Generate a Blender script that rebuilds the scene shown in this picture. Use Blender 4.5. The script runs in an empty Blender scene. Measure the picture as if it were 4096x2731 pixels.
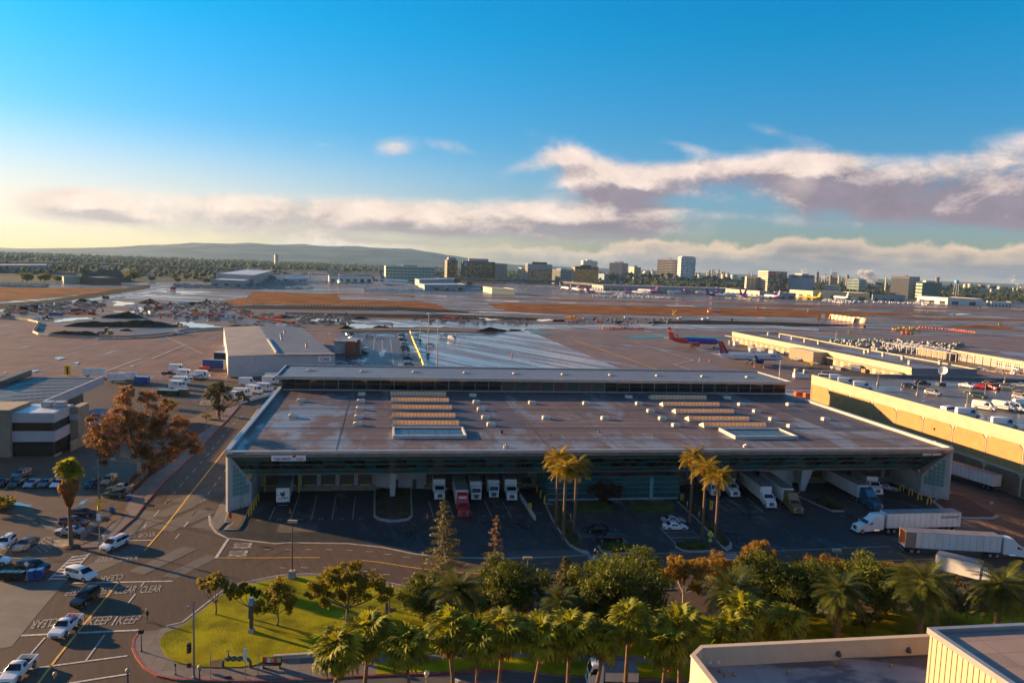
import bpy,bmesh,math,random
from mathutils import Matrix,Vector
R=math.radians
rnd=random.Random(7)
sc=bpy.context.scene
COL=sc.collection
CAM_H=50.0
FPX,PITCH,ROLL=3057.0,R(5.7),R(2.05)
VD=Vector((0,math.cos(PITCH),-math.sin(PITCH)))
U0=Vector((0,math.sin(PITCH),math.cos(PITCH)))
VR=Vector((math.cos(ROLL),U0.y*math.sin(ROLL),U0.z*math.sin(ROLL)))
VU=Vector((-math.sin(ROLL),U0.y*math.cos(ROLL),U0.z*math.cos(ROLL)))
cam=bpy.data.cameras.new("camera")
cam.sensor_width=36.0
cam.lens=36.0*FPX/4096.0
cam.clip_start,cam.clip_end=0.5,60000.0
cobj=bpy.data.objects.new("camera",cam)
COL.objects.link(cobj)
mw=Matrix((VR,VU,-VD)).transposed().to_4x4()
mw.translation=(0,0,CAM_H)
cobj.matrix_world=mw
sc.camera=cobj
sc.view_settings.view_transform='Standard'
sc.view_settings.look='None'
sc.view_settings.gamma=1.0
sc.view_settings.exposure=1.72
sc.cycles.max_bounces=6
sc.cycles.volume_bounces=0
sc.cycles.diffuse_bounces=3
sc.cycles.glossy_bounces=3
sc.cycles.transmission_bounces=4
sc.cycles.transparent_max_bounces=6
sc.cycles.use_denoising=True
sc.cycles.use_adaptive_sampling=True
sc.cycles.adaptive_threshold=0.02
OX={'a':(0,2000),'b':(1000,2000),'c':(2000,2000),'d':(2996,2000),'e':(0,1400),'f':(1000,1400),'g':(2000,1400),'h':(2996,1400),'i':(0,900),'j':(1000,900),'k':(2000,900),'l':(2996,900)}
OX={k:(v[0],v[1],1100/2352)for k,v in OX.items()}
OX.update({'A':(0,1000,600/2352),'B':(500,1000,600/2352),'C':(1000,1000,600/2352),'D':(1600,1000,600/2352),'E':(2200,1000,600/2352),'F':(2700,1000,600/2352),'G':(3200,1000,500/2352),'H':(3600,1000,496/2352),'o':(0,0,4096/2352)})
def im(t,x,y):
 o=OX[t];return o[0]+x*o[2],o[1]+y*o[2]
def ray(t,x,y):
 px,py=im(t,x,y)
 return VD*FPX+VR*(px-2048)-VU*(py-1365.5)
def P(t,x,y,z=0.0):
 """point at height z seen at a place of the photograph"""
 r=ray(t,x,y);k=(z-CAM_H)/r.z
 return Vector((r.x*k,r.y*k,z))
def PY(t,x,y,Y):
 """point at distance Y ahead"""
 r=ray(t,x,y);k=Y/r.y
 return Vector((r.x*k,Y,CAM_H+r.z*k))
def HT(t,x,y,x2,y2):
 g=P(t,x,y);return PY(t,x2,y2,g.y).z
class NT:
 def __init__(s,tree):s.t=tree;s.n=tree.nodes;s.l=tree.links
 def node(s,typ,**kw):
  n=s.n.new(typ)
  for k,v in kw.items():setattr(n,k,v)
  return n
 def put(s,sock,v):
  if isinstance(v,bpy.types.NodeSocket):s.l.new(v,sock)
  else:sock.default_value=v
 def m(s,op,a,b=None,c=None,clamp=False):
  n=s.node('ShaderNodeMath',operation=op);n.use_clamp=clamp
  s.put(n.inputs[0],a)
  if b is not None:s.put(n.inputs[1],b)
  if c is not None:s.put(n.inputs[2],c)
  return n.outputs[0]
 def mix(s,f,a,b,blend='MIX'):
  n=s.node('ShaderNodeMix',data_type='RGBA',blend_type=blend)
  s.put(n.inputs[0],f);s.put(n.inputs[6],a);s.put(n.inputs[7],b)
  return n.outputs[2]
 def fmix(s,f,a,b):
  n=s.node('ShaderNodeMix',data_type='FLOAT')
  s.put(n.inputs[0],f);s.put(n.inputs[2],a);s.put(n.inputs[3],b)
  return n.outputs[0]
 def noise(s,vec,scale,detail=3,rough=.55,dist=0.0,dim='3D'):
  n=s.node('ShaderNodeTexNoise',noise_dimensions=dim)
  s.put(n.inputs['Vector'],vec);n.inputs['Scale'].default_value=scale
  n.inputs['Detail'].default_value=detail;n.inputs['Roughness'].default_value=rough
  n.inputs['Distortion'].default_value=dist
  return n.outputs[0]
 def step(s,v,a,b,inv=False):
  n=s.node('ShaderNodeMapRange',interpolation_type='SMOOTHSTEP')
  s.put(n.inputs[0],v);s.put(n.inputs[1],a);s.put(n.inputs[2],b)
  n.inputs[3].default_value,n.inputs[4].default_value=(1,0)if inv else(0,1)
  return n.outputs[0]
 def map(s,vec,loc=(0,0,0),rot=(0,0,0),scale=(1,1,1)):
  n=s.node('ShaderNodeMapping')
  s.put(n.inputs[0],vec);n.inputs[1].default_value=loc;n.inputs[2].default_value=rot;n.inputs[3].default_value=scale
  return n.outputs[0]
 def ramp(s,f,stops,interp='LINEAR'):
  n=s.node('ShaderNodeValToRGB');s.put(n.inputs[0],f)
  cr=n.color_ramp;cr.interpolation=interp
  while len(cr.elements)<len(stops):cr.elements.new(0.5)
  for e,(p,c)in zip(cr.elements,stops):
   e.position=p;e.color=(*c,1)
  return n.outputs[0]
SUN_EL,SUN_TO=R(11.0),Vector((-math.cos(R(23.0)),math.sin(R(23.0)),0))
w=bpy.data.worlds.new("World");sc.world=w;w.use_nodes=True
T=NT(w.node_tree);T.n.clear()
sky=T.node('ShaderNodeTexSky',sky_type='NISHITA')
sky.sun_disc=False;sky.sun_elevation=SUN_EL
sky.sun_rotation=math.atan2(SUN_TO.x,SUN_TO.y)
sky.altitude=50;sky.air_density=1.0;sky.dust_density=0.6;sky.ozone_density=2.0
tc=T.node('ShaderNodeTexCoord')
sep=T.node('ShaderNodeSeparateXYZ');T.l.new(tc.outputs['Generated'],sep.inputs[0])
az=T.m('ARCTAN2',sep.outputs[0],sep.outputs[1])
el=T.m('ARCSINE',sep.outputs[2])
def AE(px,py):
 r=VD*FPX+VR*(px-2048)-VU*(py-1365.5);r.normalize()
 return math.atan2(r.x,r.y),math.asin(r.z)
BLOBS=[(1150,840,520,40,-3,.80),(1750,860,560,44,-3,.85),(2350,870,330,42,-6,.85),(1000,930,520,26,-2,.55),(1900,930,600,24,-4,.60),(1300,980,560,20,-1,.62),(2480,770,150,96,-20,.80),(2320,660,160,54,-30,.82),(2120,665,120,26,12,.42),(2700,700,330,38,4,.82),(3050,695,250,34,-4,.78),(2750,770,330,26,-6,.42),(3180,690,110,36,0,.85),(3235,775,92,70,0,1.05),(3330,735,120,44,-22,1.0),(3440,795,120,52,-32,1.1),(3060,765,130,20,-8,.4),(700,870,420,22,-1,.5),(3800,780,230,50,-8,.55),(4010,730,300,74,-4,.74),(4040,600,260,50,10,.55),(4060,870,300,38,-8,.75),(3800,850,240,30,-6,.5),(2750,590,90,18,-14,.4),(3150,545,170,22,-18,.32),(3300,630,240,18,-10,.26),(1575,590,66,34,0,.66),(1800,585,90,24,-10,.55),(1300,580,60,12,0,.28),(250,820,115,36,0,1.05),(400,835,90,30,-12,1.0),(560,862,50,10,-5,.5),(2900,860,300,16,-6,.3)]
def field(azs,els):
 tot=None
 for px,py,hw,hh,tilt,wt in BLOBS:
  a0,e0=AE(px,py);c_,s_=math.cos(R(tilt)+ROLL),math.sin(R(tilt)+ROLL)
  da=T.m('SUBTRACT',azs,a0);de=T.m('SUBTRACT',els,e0)
  u=T.m('MULTIPLY',T.m('ADD',T.m('MULTIPLY',da,c_),T.m('MULTIPLY',de,s_)),FPX/hw)
  v=T.m('MULTIPLY',T.m('SUBTRACT',T.m('MULTIPLY',de,c_),T.m('MULTIPLY',da,s_)),FPX/hh)
  q=T.m('ADD',T.m('MULTIPLY',u,u),T.m('MULTIPLY',v,v))
  g=T.m('MULTIPLY',T.m('EXPONENT',T.m('MULTIPLY',q,-0.62)),wt)
  tot=g if tot is None else T.m('ADD',tot,g)
 comb=T.node('ShaderNodeCombineXYZ')
 T.put(comb.inputs[0],azs);T.put(comb.inputs[1],T.m('MULTIPLY',els,3.2));comb.inputs[2].default_value=.37
 n1=T.noise(comb.outputs[0],5.5,7,.62,.5)
 comb2=T.node('ShaderNodeCombineXYZ')
 T.put(comb2.inputs[0],azs);T.put(comb2.inputs[1],T.m('MULTIPLY',els,1.5));comb2.inputs[2].default_value=2.3
 n2=T.noise(comb2.outputs[0],17,8,.66,.3)
 nn=T.m('ADD',T.m('MULTIPLY',T.m('SUBTRACT',n1,.5),2.1),T.m('MULTIPLY',T.m('SUBTRACT',n2,.5),1.5))
 wide=T.m('MULTIPLY',T.step(T.m('ABSOLUTE',azs),.78,1.3),.38)  # unseen cloud cover outside the view, weighted to set the fill light
 return T.m('ADD',T.m('ADD',tot,wide),T.m('MULTIPLY',nn,T.m('ADD',T.m('MULTIPLY',tot,.85),.12))),n1,n2
d0,n1,n2=field(az,el)
d1,_,_=field(T.m('SUBTRACT',az,.012),T.m('ADD',el,.016))
cov=T.step(d0,.16,1.02)
def spot(px,py,hw,hh):
 a0,e0=AE(px,py);u=T.m('MULTIPLY',T.m('SUBTRACT',az,a0),FPX/hw);v=T.m('MULTIPLY',T.m('SUBTRACT',el,e0),FPX/hh)
 return T.m('EXPONENT',T.m('MULTIPLY',T.m('ADD',T.m('MULTIPLY',u,u),T.m('MULTIPLY',v,v)),-1.0))
lit=T.step(T.m('SUBTRACT',T.m('ADD',T.m('MULTIPLY',T.m('SUBTRACT',d0,d1),1.0),T.m('ADD',T.m('MULTIPLY',T.m('SUBTRACT',n2,.5),.9),T.m('MULTIPLY',T.m('SUBTRACT',n1,.5),1.2))),T.m('MULTIPLY',T.m('SUBTRACT',d0,.62),.45)),-.62,.58)
lit=T.m('ADD',lit,T.m('SUBTRACT',T.m('ADD',T.m('MULTIPLY',spot(3215,740,90,60),.35),T.m('MULTIPLY',spot(2350,640,260,60),.5)),T.m('MULTIPLY',T.m('ADD',spot(3450,770,130,70),spot(3950,820,300,60)),.8)),clamp=True)
low=T.step(el,.0,.09,inv=True)
cb=T.node('ShaderNodeCombineXYZ');T.put(cb.inputs[0],az);T.put(cb.inputs[1],T.m('MULTIPLY',el,1.0));cb.inputs[2].default_value=6.3
nb=T.noise(cb.outputs[0],13,7,.58)
cb3=T.node('ShaderNodeCombineXYZ');T.put(cb3.inputs[0],az);T.put(cb3.inputs[1],T.m('MULTIPLY',el,7));cb3.inputs[2].default_value=7.4
nb3=T.noise(cb3.outputs[0],9,5,.6)
top=T.m('ADD',T.m('MULTIPLY',T.step(az,-.15,.55),.022),T.m('ADD',.024,T.m('MULTIPLY',T.m('SUBTRACT',nb,.5),.075)))
bank=T.m('MULTIPLY',T.step(T.m('SUBTRACT',top,el),-.002,.006),T.step(az,-.20,.10))
edge=T.step(T.m('SUBTRACT',top,el),.004,.026,inv=True)
bankc=T.mix(T.m('ADD',T.m('MULTIPLY',edge,.75),T.m('MULTIPLY',T.step(nb3,.42,.66),.35),clamp=True),(.33,.315,.35,1),(.95,.72,.52,1))
sat=T.node('ShaderNodeHueSaturation');sat.inputs['Saturation'].default_value=1.25;T.l.new(sky.outputs[0],sat.inputs['Color'])
grade=T.ramp(T.m('MULTIPLY',el,1.6),[(0,(.37,.38,.50)),(.10,(.34,.41,.62)),(.25,(.22,.50,.70)),(.45,(.03,.62,.82)),(.60,(.0,.64,.86)),(1,(.0,.6,.9))])
SKYV=T.node('ShaderNodeVectorMath',operation='MULTIPLY');T.l.new(sat.outputs[0],SKYV.inputs[0]);T.l.new(grade,SKYV.inputs[1]);SK2=T.node('ShaderNodeVectorMath',operation='SCALE');T.l.new(SKYV.outputs[0],SK2.inputs[0]);SK2.inputs['Scale'].default_value=1.22;SKYV=SK2
SC=4.2
def sc_col(c):
 v=T.node('ShaderNodeVectorMath',operation='SCALE');T.put(v.inputs[0],c);v.inputs['Scale'].default_value=SC
 return v.outputs[0]
warm=T.step(az,-.65,.2,inv=True)
dark=T.mix(warm,(.36,.29,.345,1),(.70,.60,.57,1))
light=T.mix(low,(1.1,.88,.76,1),(1.12,.93,.74,1))
cc=T.mix(lit,dark,light);vv=T.node('ShaderNodeVectorMath',operation='SCALE');T.l.new(cc,vv.inputs[0]);T.l.new(T.m('ADD',.62,T.m('MULTIPLY',n2,.76)),vv.inputs['Scale']);cc=vv.outputs[0]
thin=T.m('MULTIPLY',cov,.93)
glowm=T.m('MULTIPLY',T.step(el,.01,.17,inv=True),T.step(az,-.75,.25,inv=True))
skyc=T.mix(T.m('MULTIPLY',glowm,.88),SKYV.outputs[0],sc_col(T.mix(T.step(el,.0,.04),(1.45,1.05,.46,1),(1.3,1.14,.94,1))))
c1=T.mix(thin,skyc,sc_col(cc))
c2=T.mix(T.m('MULTIPLY',bank,.9),c1,sc_col(bankc))
bg=T.node('ShaderNodeBackground');T.l.new(c2,bg.inputs[0]);bg.inputs[1].default_value=0.066
wo=T.node('ShaderNodeOutputWorld');T.l.new(bg.outputs[0],wo.inputs[0])
w.cycles.sampling_method='MANUAL';w.cycles.sample_map_resolution=512
sl=bpy.data.lights.new("sun",'SUN');sl.energy=5.0;sl.angle=R(0.5);sl.color=(1.0,.63,.30)
so=bpy.data.objects.new("sun",sl);COL.objects.link(so)
sd=SUN_TO*math.cos(SUN_EL)+Vector((0,0,math.sin(SUN_EL)))
so.rotation_euler=sd.to_track_quat('Z','Y').to_euler();so.location=sd*300
MATS={}
def mat(name,col=(.5,.5,.5),rough=.6,metal=0.0,var=.12,scale=.6,bump=0.0,bscale=None,spec=.5,world=False,alpha=1.0,emit=None,trans=0.0,stain=None):
 if name in MATS:return MATS[name]
 m_=bpy.data.materials.new(name);m_.use_nodes=True;t=NT(m_.node_tree);MATS[name]=m_
 b=t.n['Principled BSDF']
 if world:vec=t.node('ShaderNodeNewGeometry').outputs['Position']
 else:vec=t.node('ShaderNodeTexCoord').outputs['Object']
 c=(*col,1)
 if var:
  n=t.noise(vec,scale,5,.6)
  hi=tuple(min(1,x*(1+var))for x in col);lo=tuple(x*(1-var)for x in col)
  c=t.mix(t.step(n,.3,.7),(*lo,1),(*hi,1))
 if stain:
  n2_=t.noise(t.map(vec,scale=(1,1,.25)),stain[1],4,.6)
  c=t.mix(t.m('MULTIPLY',t.step(n2_,.5,.75),stain[2]),c,(*stain[0],1))
 t.put(b.inputs['Base Color'],c)
 b.inputs['Roughness'].default_value=rough;b.inputs['Metallic'].default_value=metal
 b.inputs['Specular IOR Level'].default_value=spec
 if emit:b.inputs['Emission Color'].default_value=(*emit[0],1);b.inputs['Emission Strength'].default_value=emit[1]
 if trans:b.inputs['Transmission Weight'].default_value=trans
 if bump:
  nb_=t.noise(vec,bscale or scale*4,4,.6)
  bn=t.node('ShaderNodeBump');bn.inputs['Strength'].default_value=1;bn.inputs['Distance'].default_value=bump
  t.l.new(nb_,bn.inputs['Height']);t.l.new(bn.outputs[0],b.inputs['Normal'])
 return m_
def leafmat(name,col,col2,trans=.45,scale=1.2,rough=.5):
 if name in MATS:return MATS[name]
 m_=bpy.data.materials.new(name);m_.use_nodes=True;t=NT(m_.node_tree);MATS[name]=m_
 b=t.n['Principled BSDF'];out=t.n['Material Output']
 g=t.node('ShaderNodeNewGeometry');n=t.noise(g.outputs['Position'],scale,3,.6)
 oi=t.node('ShaderNodeObjectInfo')
 f=t.m('ADD',t.step(n,.3,.7),t.m('MULTIPLY',t.m('SUBTRACT',oi.outputs['Random'],.5),.5),clamp=True)
 c=t.mix(f,(*col,1),(*col2,1))
 t.put(b.inputs['Base Color'],c);b.inputs['Roughness'].default_value=rough;b.inputs['Specular IOR Level'].default_value=.18
 tr=t.node('ShaderNodeBsdfTranslucent')
 t.put(tr.inputs[0],t.mix(.5,c,(col2[0]*1.7,col2[1]*1.5,col2[2]*.7,1)))
 mx=t.node('ShaderNodeMixShader');mx.inputs[0].default_value=trans
 t.l.new(b.outputs[0],mx.inputs[1]);t.l.new(tr.outputs[0],mx.inputs[2]);t.l.new(mx.outputs[0],out.inputs[0])
 return m_
def wetmat(name,dry,dark,amount=.5,rot=0.0,stretch=(1,1,1),scale=.05,joints=None,rough=.5,wrough=.06,patch=.2,jcol=None,fine=.35,bump=.004):
 """paving: dry colour, darker wet film with near-mirror gloss in streaky patches, optional slab joints"""
 m_=bpy.data.materials.new(name);m_.use_nodes=True;t=NT(m_.node_tree);MATS[name]=m_
 b=t.n['Principled BSDF']
 pos=t.node('ShaderNodeNewGeometry').outputs['Position']
 v=t.map(t.map(pos,rot=(0,0,rot)),scale=stretch)
 n=t.noise(v,scale,7,.62,.3)
 wet=t.step(n,1-amount-.06,1-amount+.06)
 big=t.noise(pos,scale*.35,3,.5)
 fn=t.noise(v,fine,6,.65)
 c=t.mix(t.step(fn,.25,.75),(*[x*(1-patch)for x in dry],1),(*[min(1,x*(1+patch))for x in dry],1))
 c=t.mix(t.m('MULTIPLY',t.step(big,.4,.62),.35),c,(*[x*.6 for x in dry],1))
 if joints:
  br=t.node('ShaderNodeTexBrick');br.offset=0;t.put(br.inputs['Vector'],t.map(pos,rot=(0,0,joints[2])))
  br.inputs['Scale'].default_value=1.0;br.inputs['Brick Width'].default_value=joints[0];br.inputs['Row Height'].default_value=joints[1]
  br.inputs['Mortar Size'].default_value=joints[3];br.inputs['Mortar Smooth'].default_value=.3
  br.inputs['Color1'].default_value=(1,1,1,1);br.inputs['Color2'].default_value=(.78,.78,.80,1);br.inputs['Mortar'].default_value=(*(jcol or(.45,.45,.45)),1)
  c=t.mix(1.0,c,br.outputs[0],'MULTIPLY')
 c=t.mix(t.m('MULTIPLY',wet,.85),c,(*dark,1))
 t.put(b.inputs['Base Color'],c);t.put(b.inputs['Specular IOR Level'],t.fmix(wet,.10,.5))
 fr=t.noise(v,scale*9,4,.6)
 t.put(b.inputs['Roughness'],t.fmix(wet,t.m('ADD',rough-.12,t.m('MULTIPLY',fr,.24)),t.m('ADD',wrough,t.m('MULTIPLY',fr,.10))))
 bn=t.node('ShaderNodeBump');bn.inputs['Distance'].default_value=bump
 t.put(bn.inputs['Strength'],t.m('SUBTRACT',1.0,wet))
 t.l.new(t.noise(pos,6,3,.6),bn.inputs['Height']);t.l.new(bn.outputs[0],b.inputs['Normal'])
 return m_
class MB:
 def __init__(s):s.v=[];s.f=[];s.m=[]
 def add(s,vs,fs,m=0):
  o=len(s.v);s.v.extend([tuple(p)for p in vs])
  for f in fs:s.f.append(tuple(i+o for i in f));s.m.append(m)
  return s
 def poly(s,pts,m=0):return s.add(pts,[range(len(pts))],m)
 def box(s,x0,x1,y0,y1,z0,z1,m=0):
  v=[(x0,y0,z0),(x1,y0,z0),(x1,y1,z0),(x0,y1,z0),(x0,y0,z1),(x1,y0,z1),(x1,y1,z1),(x0,y1,z1)]
  return s.add(v,[(3,2,1,0),(4,5,6,7),(0,1,5,4),(1,2,6,5),(2,3,7,6),(3,0,4,7)],m)
 def tbox(s,x0,x1,y0,y1,z0,z1,i=.1,m=0):
  """box whose top is inset"""
  v=[(x0,y0,z0),(x1,y0,z0),(x1,y1,z0),(x0,y1,z0),(x0+i,y0+i,z1),(x1-i,y0+i,z1),(x1-i,y1-i,z1),(x0+i,y1-i,z1)]
  return s.add(v,[(3,2,1,0),(4,5,6,7),(0,1,5,4),(1,2,6,5),(2,3,7,6),(3,0,4,7)],m)
 def prism(s,pts,z0,z1,m=0,bottom=True):
  n=len(pts)
  ar=sum(pts[i][0]*pts[(i+1)%n][1]-pts[(i+1)%n][0]*pts[i][1]for i in range(n))
  if ar<0:pts=list(reversed(pts))
  v=[(p[0],p[1],z0)for p in pts]+[(p[0],p[1],z1)for p in pts]
  f=[tuple(range(n,2*n))]+[(i,(i+1)%n,n+(i+1)%n,n+i)for i in range(n)]
  if bottom:f.append(tuple(reversed(range(n))))
  return s.add(v,f,m)
 def sprism(s,prof,y0,y1,m=0):
  """side profile (x,z) extruded along y"""
  n=len(prof)
  v=[(p[0],y0,p[1])for p in prof]+[(p[0],y1,p[1])for p in prof]
  f=[tuple(range(n)),tuple(reversed(range(n,2*n)))]+[(i,n+i,n+(i+1)%n,(i+1)%n)for i in range(n)]
  return s.add(v,f,m)
 def loft(s,rings,m=0,cap=True,closed=True):
  n=len(rings[0]);v=[p for r in rings for p in r];f=[]
  for i in range(len(rings)-1):
   for j in range(n if closed else n-1):
    k=(j+1)%n
    f.append((i*n+j,i*n+k,(i+1)*n+k,(i+1)*n+j))
  if cap:f.append(tuple(reversed(range(n))));f.append(tuple(range((len(rings)-1)*n,len(rings)*n)))
  return s.add(v,f,m)
 def tube(s,pts,rad,n=8,m=0,cap=True):
  pts=[Vector(p)for p in pts]
  if not isinstance(rad,(list,tuple)):rad=[rad]*len(pts)
  rings=[]
  for i,p in enumerate(pts):
   d=(pts[min(i+1,len(pts)-1)]-pts[max(i-1,0)]).normalized()
   a=d.cross(Vector((0,0,1))if abs(d.z)<.9 else Vector((1,0,0))).normalized();b=d.cross(a)
   rings.append([p+(a*math.cos(2*math.pi*j/n)+b*math.sin(2*math.pi*j/n))*rad[i]for j in range(n)])
  return s.loft(rings,m,cap)
 def lathe(s,prof,cx=0,cy=0,n=12,m=0,axis='z'):
  rings=[]
  for r,z in prof:
   ring=[]
   for j in range(n):
    a=2*math.pi*j/n;c_,s_=math.cos(a)*r,math.sin(a)*r
    ring.append((cx+c_,cy+s_,z)if axis=='z' else(z,cx+c_,cy+s_)if axis=='x' else(cx+c_,z,cy+s_))
   rings.append(ring)
  return s.loft(rings,m)
 def mesh(s,name,mats,smooth=None):
  me=bpy.data.meshes.new(name);me.from_pydata(s.v,[],s.f);me.validate(verbose=False)
  for q in(mats if isinstance(mats,(list,tuple))else[mats]):me.materials.append(q)
  if len(me.polygons)==len(s.m):me.polygons.foreach_set('material_index',s.m)
  bm=bmesh.new();bm.from_mesh(me);bmesh.ops.recalc_face_normals(bm,faces=bm.faces);bm.to_mesh(me);bm.free()
  if smooth is not None:
   me.polygons.foreach_set('use_smooth',[True]*len(me.polygons));me.set_sharp_from_angle(angle=R(smooth))
  return me
 def obj(s,name,mats,parent=None,loc=(0,0,0),rz=0,smooth=None):
  return link(name,s.mesh(name,mats,smooth),parent,loc,(0,0,rz))
def link(name,me,parent=None,loc=(0,0,0),rot=(0,0,0),scale=(1,1,1)):
 o=bpy.data.objects.new(name,me);COL.objects.link(o)
 o.location=loc;o.rotation_euler=rot;o.scale=scale
 if parent:o.parent=parent
 return o
def tag(o,label=None,cat=None,group=None,kind=None):
 for k,v in(('label',label),('category',cat),('group',group),('kind',kind)):
  if v:o[k]=v
 return o
def thing(name,label,cat,loc=(0,0,0),rz=0,group=None):
 return tag(link(name,None,None,loc,(0,0,rz)),label,cat,group)
def struct(name,mb,m,loc=(0,0,0)):
 return tag(mb.obj(name,m,None,loc),kind='structure')
def dup(root,loc,rz,label,group=None,name=None,scale=None):
 r=root.copy();COL.objects.link(r);r.name=name or root.name.split('.')[0]
 r.location=loc;r.rotation_euler=(0,0,rz)
 if scale:r.scale=(scale,)*3 if not isinstance(scale,tuple)else scale
 r['label']=label
 if group:r['group']=group
 for ch in list(root.children):
  c=ch.copy();COL.objects.link(c);c.parent=r
  for g in ch.children:
   d=g.copy();COL.objects.link(d);d.parent=c
 return r
TPL={}
def place(key,builder,loc,rz,label,cat,group=None,scale=None):
 """first use builds the thing, later uses copy it"""
 if key not in TPL:
  o=builder();TPL[key]=o;o.location=loc;o.rotation_euler=(0,0,rz)
  if scale:o.scale=(scale,)*3
  tag(o,label,cat,group);return o
 o=dup(TPL[key],loc,rz,label,group,scale=scale or 1.0);o['category']=cat
 if not group and 'group' in o:del o['group']
 return o
def aim(a,b):
 """yaw of a thing whose +x points from a to b, and the point halfway"""
 return math.atan2(b.y-a.y,b.x-a.x),(a+b)/2
TXT={}
def text_mesh(s,size,ext=.01,m=None,shear=0.0,bold=0.0):
 k=(s,size,ext,m.name,shear)
 if k in TXT:return TXT[k]
 cu=bpy.data.curves.new('lettering','FONT');cu.body=s;cu.size=size;cu.extrude=ext;cu.align_x='CENTER';cu.align_y='CENTER'
 cu.shear=shear;cu.offset=bold;cu.resolution_u=2
 o=bpy.data.objects.new('lettering',cu);COL.objects.link(o)
 me=bpy.data.meshes.new_from_object(o.evaluated_get(bpy.context.evaluated_depsgraph_get()))
 bpy.data.objects.remove(o);me.materials.clear();me.materials.append(m);TXT[k]=me
 return me
def lettering(s,size,m,parent,loc,right,up,ext=.01,name='lettering',shear=0.0,bold=0.0,sx=1.0):
 right=Vector(right).normalized();up=Vector(up).normalized();n=right.cross(up)
 o=link(name,text_mesh(s,size,ext,m,shear,bold),parent)
 mt=Matrix((right*sx,up,n)).transposed().to_4x4();mt.translation=loc
 o.matrix_local=mt
 return o
ORD=['first','second','third','fourth','fifth','sixth','seventh','eighth','ninth','tenth','eleventh','twelfth','thirteenth','fourteenth','fifteenth','sixteenth','seventeenth','eighteenth','nineteenth','twentieth','twenty-first','twenty-second','twenty-third','twenty-fourth','twenty-fifth','twenty-sixth','twenty-seventh','twenty-eighth','twenty-ninth','thirtieth','thirty-first','thirty-second','thirty-third','thirty-fourth','thirty-fifth','thirty-sixth','thirty-seventh','thirty-eighth','thirty-ninth','fortieth']
WHITE=mat('white_paint',(.62,.61,.60),.35,var=.06)
DARKGLASS=mat('dark_glass',(.008,.011,.014),.10,var=0,spec=.35)
BLACK=mat('black_rubber',(.012,.012,.013),.7,var=.1)
DGREY=mat('dark_grey_metal',(.06,.062,.065),.5,.3,var=.1)
GREY=mat('galvanised_metal',(.30,.31,.32),.45,.6,var=.1)
CHROME=mat('chrome',(.6,.6,.6),.18,1.0,var=0)
HEADL=mat('headlamp_glass',(.75,.72,.62),.12,var=0)
REDL=mat('red_lamp_glass',(.45,.015,.012),.2,var=0)
YELLOWP=mat('yellow_paint',(.75,.42,.02),.5,var=.12)
REDP=mat('red_paint',(.45,.03,.02),.5,var=.15)
CONC=mat('concrete',(.30,.275,.24),.8,var=.15,scale=.8,bump=.004,bscale=6,stain=((.15,.14,.12),.7,.4))
BARK=mat('bark',(.11,.075,.05),.9,var=.35,scale=3,bump=.03)
def ang(t1,x1,y1,t2,x2,y2):
 a,b=P(t1,x1,y1),P(t2,x2,y2);return math.atan2(b.y-a.y,b.x-a.x)
BRZ=R(9.484)
M_FAR=mat('far_ground',(.055,.055,.04),.9,var=.5,scale=.004,world=True,spec=.05)
M_TAXI=wetmat('taxiway_concrete',(.15,.095,.068),(.06,.055,.052),.47,R(4),(.16,2.2,1),.045,(9,9,R(6),.16),.6,patch=.18)
M_APRONL=wetmat('apron_concrete',(.20,.118,.075),(.07,.06,.055),.36,-ang('i',1280,1140,'i',1850,915),(.09,1.8,1),.16,(7.5,7.5,ang('i',1280,1140,'i',1850,915)*-1,.12),.6,patch=.16)
M_APRONC=wetmat('soaked_apron_concrete',(.16,.11,.10),(.13,.13,.14),.50,R(52),(.10,1.5,1),.10,(7.5,7.5,R(-52),.2),.30,patch=.2,wrough=.10)
M_APRONR=wetmat('brown_slab_concrete',(.195,.135,.105),(.08,.07,.065),.38,R(52),(.3,1.2,1),.05,(6,7.5,R(-38),.16),.55,patch=.16,wrough=.10)
M_LOT=wetmat('lot_asphalt',(.115,.078,.050),(.06,.06,.065),.30,R(20),(1,1,1),.07,None,.60,patch=.2,wrough=.12)
M_CLOT=wetmat('wet_lot_asphalt',(.085,.072,.066),(.06,.06,.065),.40,R(78),(.3,1.2,1),.08,None,.40,patch=.2,wrough=.12)
M_STREET=wetmat('street_asphalt',(.088,.062,.044),(.06,.05,.045),.20,R(62),(.16,1.3,1),.10,None,.66,patch=.20,wrough=.36,fine=1.4,bump=.006)
M_YARD=wetmat('yard_asphalt',(.045,.043,.042),(.026,.028,.032),.42,R(70),(.4,1.2,1),.12,None,.55,patch=.25,wrough=.22)
M_DIRT=wetmat('muddy_ground',(.17,.105,.062),(.055,.038,.028),.50,R(3),(.22,1.4,1),.045,None,.75,patch=.35,wrough=.40,bump=.08)
M_MUD_SHADE=mat('dark_soil_and_shade',(.018,.016,.017),.95,var=.4,scale=.12,bump=.1,bscale=.5,world=True,spec=.03)  # soil tone blackened so the trench strip carries its shade as colour
M_FIELD=mat('dry_grass',(.185,.075,.026),.95,var=.45,scale=.035,bump=.05,bscale=1.5,world=True,spec=.02,stain=((.12,.10,.025),.012,.5))
M_POOL=mat('standing_water',(.16,.15,.14),.03,var=.1,scale=.1,world=True,spec=1.0)
M_LAWN=mat('lawn_grass',(.18,.175,.003),.95,var=.45,scale=.22,bump=.07,bscale=3.5,world=True,spec=.05,stain=((.30,.22,.005),.07,.7))
M_WALK=wetmat('pavement_concrete',(.19,.16,.135),(.09,.08,.075),.34,0,(1,1,1),.25,(1.6,1.6,BRZ*-1,.03),.65,patch=.12,wrough=.3,jcol=(.5,.5,.5))
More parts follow.
